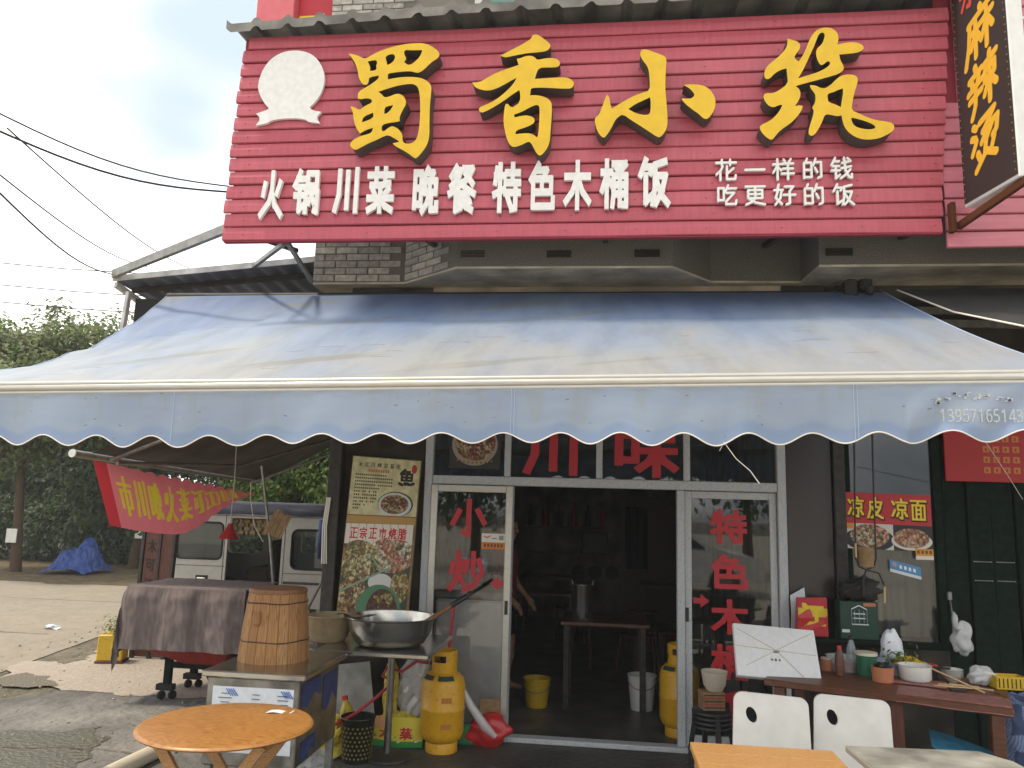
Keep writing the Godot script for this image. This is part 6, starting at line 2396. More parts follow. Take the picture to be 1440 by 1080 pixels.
	for k in 4:
		for q in [[Vector3(0, 0.05 + k * 0.09, 0.14), Vector3(0.3, 0.03, 0.012)], [Vector3(0, 0.05 + k * 0.09, -0.14), Vector3(0.3, 0.03, 0.012)], [Vector3(-0.144, 0.05 + k * 0.09, 0), Vector3(0.012, 0.03, 0.268)], [Vector3(0.144, 0.05 + k * 0.09, 0), Vector3(0.012, 0.03, 0.268)]]:
			box(s, q[0], q[1], 0.003)
	part("rails", s, M.grey_table, cr)
	s = S()
	for k in 6:
		for z in [-0.14, 0.14]:
			box(s, Vector3(-0.13 + k * 0.052, 0.18, z), Vector3(0.016, 0.36, 0.008), 0.002)
	part("uprights", s, M.grey_table, cr)
	# bags and the box on the pilaster ledge
	var lg := thing("ledge_shelf", "narrow dark shelf fixed to the granite pilaster", "shelf", Vector3(1.6, 0.86, 0.12))
	s = S()
	span(s, Vector3(1.34, 0.84, 0.014), Vector3(2.0, 0.865, 0.30), 0.003)
	part("board", s, M.green_paint, lg, true)
	for x in [1.40, 1.95]:
		s = S()
		bar(s, Vector3(x, 0.60, 0.02), Vector3(x, 0.838, 0.25), 0.02, 0.02)
		part("bracket", s, M.steel_dark, lg, true)
	img_bag()
	var gx := thing("green_box", "dark green carton with a white line emblem beside the granite pilaster", "carton", Vector3(1.74, 0.866, 0.19))
	s = S()
	box(s, Vector3(0, 0.125, 0), Vector3(0.25, 0.25, 0.14), 0.004)
	part("carton", s, M.green_label, gx)
	s = S()
	for q in [[-0.05, 0.20, 0.0, 0.225], [0.0, 0.225, 0.05, 0.20], [-0.05, 0.20, -0.05, 0.10], [0.05, 0.20, 0.05, 0.10], [-0.05, 0.10, 0.06, 0.10], [-0.03, 0.19, -0.03, 0.11], [0.0, 0.20, 0.0, 0.11], [0.03, 0.19, 0.03, 0.11], [-0.04, 0.17, 0.04, 0.17], [-0.04, 0.14, 0.04, 0.14]]:
		bar(s, Vector3(q[0], q[1], 0.0715), Vector3(q[2], q[3], 0.0715), 0.007, 0.001, 0.0)
	box(s, Vector3(-0.09, 0.055, 0.0715), Vector3(0.05, 0.02, 0.001))
	part("emblem", s, M.film_white, gx)
	s = S()
	box(s, Vector3(0.07, 0.232, 0.0715), Vector3(0.08, 0.022, 0.001))
	part("stripe", s, M.terracotta, gx)
	# dark hat on the carton, wire hanger with a cup, hung plastic
	s = S()
	lump(s, Vector3(1.76, 1.185, 0.19), Vector3(0.13, 0.075, 0.09), 0.3, 49, 20, 10, 2.0, false)
	tag(part("black_cap", s, M.canopy_dark), "black cap lying on the green carton", "hat")
	var wh := thing("wire_hanger", "long bent wire hanger with pale clips in front of the noodle poster", "hanger", Vector3(1.9, 1.2, 0.3))
	s = S()
	tube(s, [Vector3(1.743, 2.311, 0.300), Vector3(1.729, 1.817, 0.300), Vector3(1.718, 1.408, 0.300), Vector3(1.739, 1.352, 0.300), Vector3(1.785, 1.334, 0.300), Vector3(1.837, 1.355, 0.300), Vector3(1.853, 1.413, 0.300), Vector3(1.856, 1.821, 0.300), Vector3(1.863, 2.313, 0.300)], 0.006, 8)
	tube(s, [Vector3(1.785, 1.334, 0.300), Vector3(1.764, 1.268, 0.300), Vector3(1.760, 1.159, 0.300)], 0.006, 8)
	tube(s, [Vector3(1.785, 1.334, 0.300), Vector3(1.867, 1.314, 0.300), Vector3(1.896, 1.240, 0.300)], 0.006, 8)
	part("wire", s, M.black_plastic, wh, true)
	s = S()
	bar(s, Vector3(1.719, 1.508, 0.310), Vector3(1.720, 1.413, 0.310), 0.012, 0.012)
	part("clip", s, M.bamboo, wh, true)
	s = S()
	bar(s, Vector3(1.897, 1.227, 0.310), Vector3(1.892, 1.119, 0.310), 0.012, 0.012)
	part("clip", s, M.bamboo, wh, true)
	s = S()
	lathe(s, [Vector2(0.0, -0.07), Vector2(0.05, -0.07), Vector2(0.056, 0.06), Vector2(0.052, 0.06), Vector2(0.046, -0.064), Vector2(0.0, -0.064)], Vector3(1.787, 1.424, 0.290), 20)
	part("cup", s, M.carton, wh, true)
	s = S()
	lump(s, Vector3(2.440, 0.889, 0.150), Vector3(0.062, 0.10, 0.04), 0.20, 61, 28, 20, 0.6, false)
	lump(s, Vector3(2.400, 0.995, 0.150), Vector3(0.02, 0.06, 0.018), 0.2, 62, 16, 10, 1.4, false)
	tag(part("hung_plastic", s, M.bag_clear), "knotted clear plastic hung on the dark metal door", "bag")
	s = S()
	tube(s, [Vector3(2.396, 1.025, 0.130), Vector3(2.416, 1.126, 0.050)], 0.006, 6)
	box(s, Vector3(2.419, 1.159, 0.035), Vector3(0.03, 0.06, 0.03), 0.006)
	tag(part("padlock", s, M.galvanised), "padlock and hook on the dark metal door", "lock")
	# thin string from the valance to the gate
	s = S()
	tube(s, [Vector3(2.194, 2.133, 1.200), Vector3(2.592, 1.972, 0.600), Vector3(2.915, 1.843, 0.100)], 0.0025, 5)
	tag(part("string", s, M.piping), "thin pale string slanting past the menu board", "string")


func img_bag() -> void:
	var img := Image.create(96, 112, false, Image.FORMAT_RGB8)
	img.fill(Color("#b52430"))
	img.fill_rect(Rect2i(0, 30, 96, 26), Color("#d2b41f"))
	write(img, "江", 14, 20, 70, 62, 13, Color("#d9c01f"))
	ink(img, Vector2(6, 98), Vector2(90, 70), 12, Color("#c23a3a"))
	var b := thing("red_yellow_bag", "red and yellow printed bag standing against the granite pilaster", "bag", Vector3(1.45, 0.866, 0.15))
	var s := S()
	loft(s, [[Vector3(-0.10, 0, 0.05), Vector3(0.10, 0, 0.05), Vector3(0.10, 0, -0.05), Vector3(-0.10, 0, -0.05)], [Vector3(-0.095, 0.12, 0.055), Vector3(0.10, 0.12, 0.05), Vector3(0.10, 0.12, -0.05), Vector3(-0.095, 0.12, -0.05)], [Vector3(-0.09, 0.25, 0.03), Vector3(0.10, 0.26, 0.025), Vector3(0.10, 0.26, -0.03), Vector3(-0.09, 0.25, -0.03)]])
	part("body", s, M.bag_red, b)
	s = S()
	sheet(s, 10, 10, func(u: float, v: float): return Vector3(-0.098 + 0.197 * u, 0.255 - 0.25 * v, 0.06 - 0.02 * (1.0 - v) + 0.004 * sin(u * 8.0 + v * 5.0)))
	part("print", s, printed("bag_print", img), b)
	s = S()
	sheet(s, 6, 8, func(u: float, v: float): return Vector3(1.335 + 0.10 * u, 1.12 + 0.06 * u - 0.26 * v, 0.05 + 0.02 * sin(v * 4.0)))
	tag(part("white_sheet", s, M.film_white), "creased white sheet tucked behind the red and yellow bag", "paper")


# ------------------------------------------------------------------ inside the eating house
func build_inside() -> void:
	var sh := thing("bottle_shelf", "wall shelf of bottles at the back of the room", "shelf", Vector3(-0.6, 1.0, -6.6))
	for y in [1.42, 1.02]:
		var s := S()
		span(s, Vector3(-1.22, y - 0.03, -6.697), Vector3(0.06, y, -6.35), 0.003)
		part("board", s, M.carton, sh, true)
	var kinds := [Vector2(0.046, 0.34), Vector2(0.05, 0.26), Vector2(0.04, 0.38), Vector2(0.058, 0.21)]
	for k in 11:
		var d: Vector2 = kinds[k % 4]
		var s := S()
		lathe(s, [Vector2(0.0, 0.0), Vector2(d.x, 0.002), Vector2(d.x, d.y * 0.6), Vector2(d.x * 0.4, d.y * 0.78), Vector2(d.x * 0.38, d.y), Vector2(0.0, d.y)], Vector3(-1.13 + k * 0.112, 1.421, -6.5), 16)
		tag(part("bottle", s, [M.green_label, M.tub_clear, M.red_vinyl, M.carton][k % 4]), ["dark green", "clear glass", "red", "brown"][k % 4] + " bottle standing on the wall shelf at the back", "bottle", "bottles on the wall shelf")
	var s := S()
	box(s, Vector3(-0.12, 1.185, -6.5), Vector3(0.40, 0.32, 0.3), 0.01)
	tag(part("wall_oven", s, M.black_plastic), "black box appliance on the lower shelf", "appliance")
	for k in 3:
		var p := thing("frying_pan", "dark pan hanging on the back wall by its handle", "pan", Vector3(-0.37 + k * 0.26, 0.72, -6.66), 0.0, "pans hanging on the back wall")
		s = S()
		tube(s, [Vector3(0, 0, 0), Vector3(0, 0, 0.05)], [0.09, 0.11], 22)
		part("pan", s, M.steel_dark, p)
		s = S()
		bar(s, Vector3(0, 0.10, 0.035), Vector3(0, 0.26, 0.01), 0.022, 0.012)
		part("handle", s, M.black_plastic, p)
	# doorway to the kitchen
	s = S()
	span(s, Vector3(0.29, 0.007, -6.697), Vector3(1.38, 1.90, -6.66), 0.003)
	tag(part("back_door", s, M.wood_dark), "dark brown kitchen door in the back wall", "door")
	for k in 3:
		var dt := thing("inner_table", ["dark table by the back wall shelf", "dark table under the kitchen door", "dark table in the middle of the room"][k], "table", [Vector3(-0.7, 0.007, -5.6), Vector3(0.95, 0.007, -4.9), Vector3(-0.75, 0.007, -3.4)][k])
		s = S()
		span(s, Vector3(-0.45, 0.70, -0.3), Vector3(0.45, 0.73, 0.3), 0.004)
		part("top", s, M.wood_dark, dt)
		for x in [-0.4, 0.4]:
			for z in [-0.25, 0.25]:
				s = S()
				span(s, Vector3(x - 0.02, 0, z - 0.02), Vector3(x + 0.02, 0.699, z + 0.02), 0.003)
				part("leg", s, M.wood_dark, dt)
	for k in 6:
		var st := thing("dining_stool", "dark wooden stool drawn up to a table indoors", "stool", [Vector3(-0.25, 0.007, -2.9), Vector3(0.35, 0.007, -2.3), Vector3(0.75, 0.007, -2.6), Vector3(-0.4, 0.007, -4.4), Vector3(0.5, 0.007, -4.2), Vector3(1.1, 0.007, -3.6)][k], k * 0.7, "stools inside the eating house")
		s = S()
		box(s, Vector3(0, 0.44, 0), Vector3(0.3, 0.03, 0.3), 0.006)
		part("seat", s, M.wood_red, st)
		for x in [-0.12, 0.12]:
			for z in [-0.12, 0.12]:
				s = S()
				bar(s, Vector3(x, 0.425, z), Vector3(x * 1.15, 0, z * 1.15), 0.03, 0.03)
				part("leg", s, M.wood_red, st)
	s = S()
	sheet(s, 12, 12, func(u: float, v: float): return Vector3(0.35 + 0.35 * u, 1.75 - 0.95 * v, -6.5 + 0.04 * sin(u * 18.0)))
	tag(part("hanging_apron", s, M.shorts), "dark apron hanging beside the kitchen door", "apron")
	# table with a steel pot
	var t := thing("dining_table", "dark dining table inside the doorway", "table", Vector3(0.1, 0, -1.35))
	s = S()
	span(s, Vector3(-0.45, 0.70, -0.35), Vector3(0.30, 0.73, 0.38), 0.004)
	part("top", s, M.wood_dark, t)
	for x in [-0.4, 0.25]:
		for z in [-0.3, 0.33]:
			s = S()
			span(s, Vector3(x - 0.025, 0.007, z - 0.025), Vector3(x + 0.025, 0.699, z + 0.025), 0.003)
			part("leg", s, M.steel_dark, t)
	var p := thing("steel_urn", "tall shiny steel urn on the dining table", "urn", Vector3(-0.17, 0.7315, -1.12))
	s = S()
	lathe(s, [Vector2(0.0, 0.0), Vector2(0.09, 0.0), Vector2(0.094, 0.01), Vector2(0.094, 0.29), Vector2(0.098, 0.295), Vector2(0.098, 0.305), Vector2(0.085, 0.315), Vector2(0.03, 0.325), Vector2(0.0, 0.325)], Vector3.ZERO, 34)
	part("body", s, M.stainless, p)
	for x in [-0.085, 0.085]:
		s = S()
		tube(s, [Vector3(x, 0.30, 0.03), Vector3(x * 1.15, 0.345, 0.04)], 0.012, 10)
		part("clamp", s, M.stainless, p)
	bucket("yellow woven bucket on the floor inside the doorway", Vector3(-0.55, 0.007, -1.05), M.pot_yellow, 0.115, 0.22)
	bucket("white square pail with a tan rim on the floor inside", Vector3(0.35, 0.007, -1.15), M.white_plastic, 0.12, 0.27)
	gas_bottle("yellow gas bottle half hidden behind the right door post", Vector3(0.60, 0.007, -0.42))
	var fz := thing("chest_freezer", "pale chest freezer standing behind the left glass", "freezer", Vector3(-1.05, 0.007, -0.42))
	s = S()
	span(s, Vector3(-0.24, 0.0, -0.25), Vector3(0.30, 0.96, 0.25), 0.02)
	part("body", s, M.white_plastic, fz)
	s = S()
	span(s, Vector3(-0.25, 0.962, -0.26), Vector3(0.31, 1.03, 0.26), 0.015)
	part("lid", s, M.grey_table, fz)
	person()


func bucket(label: String, at: Vector3, m: Material, r: float, h: float) -> void:
	var b := thing("bucket", label, "bucket", at)
	var s := S()
	lathe(s, [Vector2(0.0, 0.004), Vector2(r * 0.78, 0.0), Vector2(r, h), Vector2(r * 1.05, h + 0.004), Vector2(r * 1.04, h + 0.016), Vector2(r * 0.95, h + 0.01), Vector2(r * 0.74, 0.01), Vector2(0.0, 0.012)], Vector3.ZERO, 26)
	part("shell", s, m, b)
	s = S()
	var pts := []
	for k in 11:
		var a := PI * k / 10.0
		pts.append(Vector3(r * 1.04 * cos(a), h - 0.02 - 0.07 * sin(a), r * 0.35 * sin(a) + r * 0.9 * sin(a) * 0.8))
	tube(s, pts, 0.004, 6)
	part("handle", s, M.galvanised, b)


# surface nets round tapered bones [a, b, ra, rb] joined by a smooth minimum
func flesh(s: SurfaceTool, bones: Array, cell: float, blend: float, off := Vector3.ZERO) -> void:
	var lo := Vector3.INF
	var hi := -Vector3.INF
	for b in bones:
		var r := maxf(b[2], b[3]) + cell * 2.0 + blend * 0.3
		for k in 2:
			lo = lo.min(b[k] - Vector3.ONE * r)
			hi = hi.max(b[k] + Vector3.ONE * r)
	var n := Vector3i(((hi - lo) / cell).ceil()) + Vector3i.ONE
	var val := PackedFloat32Array()
	val.resize(n.x * n.y * n.z)
	val.fill(9.0)
	for b in bones:
		var r := maxf(b[2], b[3]) + cell * 2.0 + blend
		var l: Vector3 = ((b[0].min(b[1]) - Vector3.ONE * r - lo) / cell).floor()
		var h: Vector3 = ((b[0].max(b[1]) + Vector3.ONE * r - lo) / cell).ceil()
		var ab: Vector3 = b[1] - b[0]
		var ll := maxf(ab.length_squared(), 1e-9)
		for z in range(maxi(int(l.z), 0), mini(int(h.z) + 1, n.z)):
			for y in range(maxi(int(l.y), 0), mini(int(h.y) + 1, n.y)):
				for x in range(maxi(int(l.x), 0), mini(int(h.x) + 1, n.x)):
					var p := lo + Vector3(x, y, z) * cell
					var t: float = clampf((p - b[0]).dot(ab) / ll, 0.0, 1.0)
					var d: float = p.distance_to(b[0] + ab * t) - lerpf(b[2], b[3], t)
					var i := x + n.x * (y + n.y * z)
					var v := val[i]
					var k := maxf(blend - absf(v - d), 0.0) / blend
					val[i] = minf(v, d) - k * k * blend * 0.25
	var at := {}
	var pos := func(x: int, y: int, z: int) -> int: return x + n.x * (y + n.y * z)
	for z in n.z - 1:
		for y in n.y - 1:
			for x in n.x - 1:
				var i0 := x + n.x * (y + n.y * z)
				var neg := 0
				var c := PackedFloat32Array()
				c.resize(8)
				for k in 8:
					c[k] = val[i0 + (k & 1) + n.x * (((k >> 1) & 1) + n.y * (k >> 2))]
					if c[k] < 0.0:
						neg += 1
				if neg == 0 or neg == 8:
					continue
				var sum := Vector3.ZERO
				var cnt := 0
				for k in 8:
					for ax in 3:
						var k2 := k | (1 << ax)
						if k2 != k and (c[k] < 0.0) != (c[k2] < 0.0):
							var f := c[k] / (c[k] - c[k2])
							var e := Vector3(k & 1, (k >> 1) & 1, k >> 2)
							e[ax] += f
							sum += e
							cnt += 1
				at[i0] = lo + (Vector3(x, y, z) + sum / cnt) * cell + off
	s.set_smooth_group(0)
	var step := [1, n.x, n.x * n.y]
	for i0 in at:
		for ax in 3:
			var a1: int = step[(ax + 1) % 3]
			var a2: int = step[(ax + 2) % 3]
			var v0 := val[i0]
			var v1 := val[i0 + step[ax]]
			if (v0 < 0.0) == (v1 < 0.0):
				continue
			if not (at.has(i0 - a1) and at.has(i0 - a2) and at.has(i0 - a1 - a2)):
				continue
			var nrm := Vector3.ZERO
			nrm[ax] = 1.0 if v0 < 0.0 else -1.0
			quad(s, at[i0], at[i0 - a1], at[i0 - a1 - a2], at[i0 - a2], nrm)
	s.set_smooth_group(-1)


func person() -> void:
	var p := thing("person", "person in a red top and dark shorts standing just inside the door", "person", Vector3(-0.93, 0.007, -1.55), deg_to_rad(75))
	var hip := Vector3(0, 0.82, 0)
	var chest := Vector3(0, 1.15, 0.01)
	var neck := Vector3(0, 1.30, 0.0)
	var bones := [[hip, Vector3(0, 0.98, 0), 0.115, 0.10], [Vector3(0, 0.98, 0), chest, 0.10, 0.115], [Vector3(-0.06, 1.18, 0), Vector3(0.06, 1.18, 0), 0.095, 0.095], [neck, Vector3(0, 1.38, 0.015), 0.048, 0.045], [Vector3(-0.14, 1.25, 0), Vector3(0.14, 1.25, 0), 0.05, 0.05]]
	var shirt := [[hip, Vector3(0, 0.98, 0), 0.132, 0.118], [Vector3(0, 0.98, 0), chest, 0.118, 0.13], [Vector3(-0.06, 1.18, 0), Vector3(0.06, 1.18, 0), 0.108, 0.108], [Vector3(-0.145, 1.25, 0), Vector3(0.145, 1.25, 0), 0.062, 0.062]]
	var shorts := [[hip + Vector3(-0.03, -0.02, 0), hip + Vector3(0.03, -0.02, 0), 0.122, 0.122]]
	var hands := []
	for sd in [-1.0, 1.0]:
		var sh := Vector3(0.155 * sd, 1.245, 0)
		var el := Vector3(0.21 * sd, 0.99, 0.02)
		var wr := Vector3(0.19 * sd, 0.84, 0.17)
		bones.append([sh, el, 0.046, 0.036])
		bones.append([el, wr, 0.037, 0.025])
		shirt.append([sh, sh.lerp(el, 0.62), 0.062, 0.056])
		var kn := Vector3(0.085 * sd, 0.44, 0.02 + 0.02 * sd)
		var an := Vector3(0.09 * sd, 0.07, -0.01 + 0.03 * sd)
		bones.append([Vector3(0.075 * sd, 0.80, 0), kn, 0.082, 0.052])
		bones.append([kn, kn.lerp(an, 0.35), 0.052, 0.052])
		bones.append([kn.lerp(an, 0.35), an, 0.052, 0.034])
		bones.append([an + Vector3(0, -0.03, -0.02), an + Vector3(0.01 * sd, -0.04, 0.14), 0.036, 0.026])
		shorts.append([Vector3(0.075 * sd, 0.80, 0), Vector3(0.083 * sd, 0.52, 0.01), 0.098, 0.086])
		# hand: palm, four fingers and a thumb
		var fw := (wr - el).normalized()
		var sidew := Vector3(sd, 0, 0)
		var pm := wr + fw * 0.07
		hands.append([wr, pm, 0.024, 0.03])
		for k in 4:
			var b0 := pm + sidew * (0.026 - 0.0175 * k) + fw * 0.01
			var b1: Vector3 = b0 + fw * [0.03, 0.036, 0.034, 0.026][k] + Vector3(0, -0.008, 0)
			var b2: Vector3 = b1 + fw * 0.022 + Vector3(0, -0.018, 0)
			hands.append([b0, b1, 0.0095, 0.0085])
			hands.append([b1, b2, 0.0085, 0.007])
		hands.append([wr + fw * 0.03 - sidew * 0.02, wr + fw * 0.065 - sidew * 0.05, 0.011, 0.009])
		hands.append([wr + fw * 0.065 - sidew * 0.05, wr + fw * 0.09 - sidew * 0.052, 0.009, 0.0075])
	var s := S()
	flesh(s, bones, 0.02, 0.05)
	flesh(s, hands, 0.006, 0.012)
	var hd := Vector3(0, 1.475, 0.03)
	flesh(s, [[hd + Vector3(0, 0.02, -0.015), hd + Vector3(0, 0.03, 0.015), 0.083, 0.078], [hd + Vector3(0, -0.05, 0.03), hd + Vector3(0, -0.075, 0.045), 0.055, 0.035], [hd + Vector3(0, 0.015, 0.09), hd + Vector3(0, -0.02, 0.105), 0.009, 0.013], [hd + Vector3(-0.03, 0.022, 0.082), hd + Vector3(0.03, 0.022, 0.082), 0.012, 0.012], [hd + Vector3(-0.018, -0.052, 0.078), hd + Vector3(0.018, -0.052, 0.078), 0.009, 0.009], [hd + Vector3(-0.082, 0.015, 0), hd + Vector3(-0.086, -0.02, 0.004), 0.014, 0.01], [hd + Vector3(0.082, 0.015, 0), hd + Vector3(0.086, -0.02, 0.004), 0.014, 0.01]], 0.008, 0.02)
	part("body", s, M.skin, p)
	s = S()
	flesh(s, shirt, 0.02, 0.05)
	part("red_top", s, M.shirt_red, p)
	s = S()
	flesh(s, shorts, 0.02, 0.03)
	part("shorts", s, M.shorts, p)
	s = S()
	flesh(s, [[hd + Vector3(0, 0.045, -0.03), hd + Vector3(0, 0.055, 0.01), 0.088, 0.075], [hd + Vector3(0, 0.0, -0.05), hd + Vector3(0, -0.05, -0.05), 0.065, 0.05]], 0.012, 0.03)
	part("hair", s, M.hair, p)
	s = S()
	for e in [-0.03, 0.03]:
		lump(s, hd + Vector3(e, 0.006, 0.084), Vector3(0.011, 0.006, 0.008), 0.0, 1, 12, 8, 1.0, false)
	part("eyes", s, M.hair, p)


# ------------------------------------------------------------------ wires
func build_wires() -> void:
	var far := [
		[Vector3(-3.721, 3.979, 2.000), Vector3(-2.875, 4.055, 0.600), 0.006, "thick black cable running to the sign's left end"],
		[Vector3(-3.703, 3.859, 2.000), Vector3(-2.871, 4.009, 0.600), 0.008, "heavy black cable just below the topmost one"],
		[Vector3(-2.670, 3.297, 3.000), Vector3(-4.477, 4.170, -2.000), 0.004, "thin wire falling towards the lean-to roof"],
		[Vector3(-2.712, 3.102, 3.000), Vector3(-4.703, 4.072, -1.500), 0.004, "thin wire falling to the lean-to's outer corner"],
		[Vector3(-2.700, 3.022, 3.000), Vector3(-4.418, 3.687, -0.500), 0.005, "thin dark wire ending at the lean-to's tip"],
	]
	for w in far:
		var pts := []
		for i in 13:
			var t := i / 12.0
			pts.append(w[0].lerp(w[1], t) - Vector3(0, 0.10 * sin(PI * t), 0))
		var s := S()
		tube(s, pts, w[2], 6)
		tag(part("overhead_wire", s, M.cable), w[3], "wire", "overhead wires")
	for k in 3:
		var a: Vector3 = [Vector3(-13.764, 6.689, -9.000), Vector3(-13.689, 6.190, -9.000), Vector3(-13.632, 5.807, -9.000)][k]
		var b: Vector3 = [Vector3(-9.425, 6.339, -9.000), Vector3(-8.736, 5.810, -9.000), Vector3(-8.699, 5.443, -9.000)][k]
		var s := S()
		tube(s, [a, a.lerp(b, 0.5) - Vector3(0, 0.03, 0), b], 0.012, 6)
		tag(part("far_wire", s, M.cable), "level wire crossing the sky above the far trees", "wire", "level wires over the far trees")


# ------------------------------------------------------------------ the street side that the glass mirrors
func build_opposite() -> void:
	car("white car parked across the street behind the viewer", Vector3(1.2, 0, 11.5), 0.05)
	for k in 2:
		tree("street tree on the far side behind the viewer", Vector3(-3.5 + k * 7.5, 0, 16.0 + 0.6 * (k % 2)), 5.5 + 0.3 * (k % 3), Vector3(2.2, 2.2, 1.8), 60, 60, 0.24, 200 + k, Color(0.06, 0.10, 0.03), 0.14, "street trees behind the viewer")


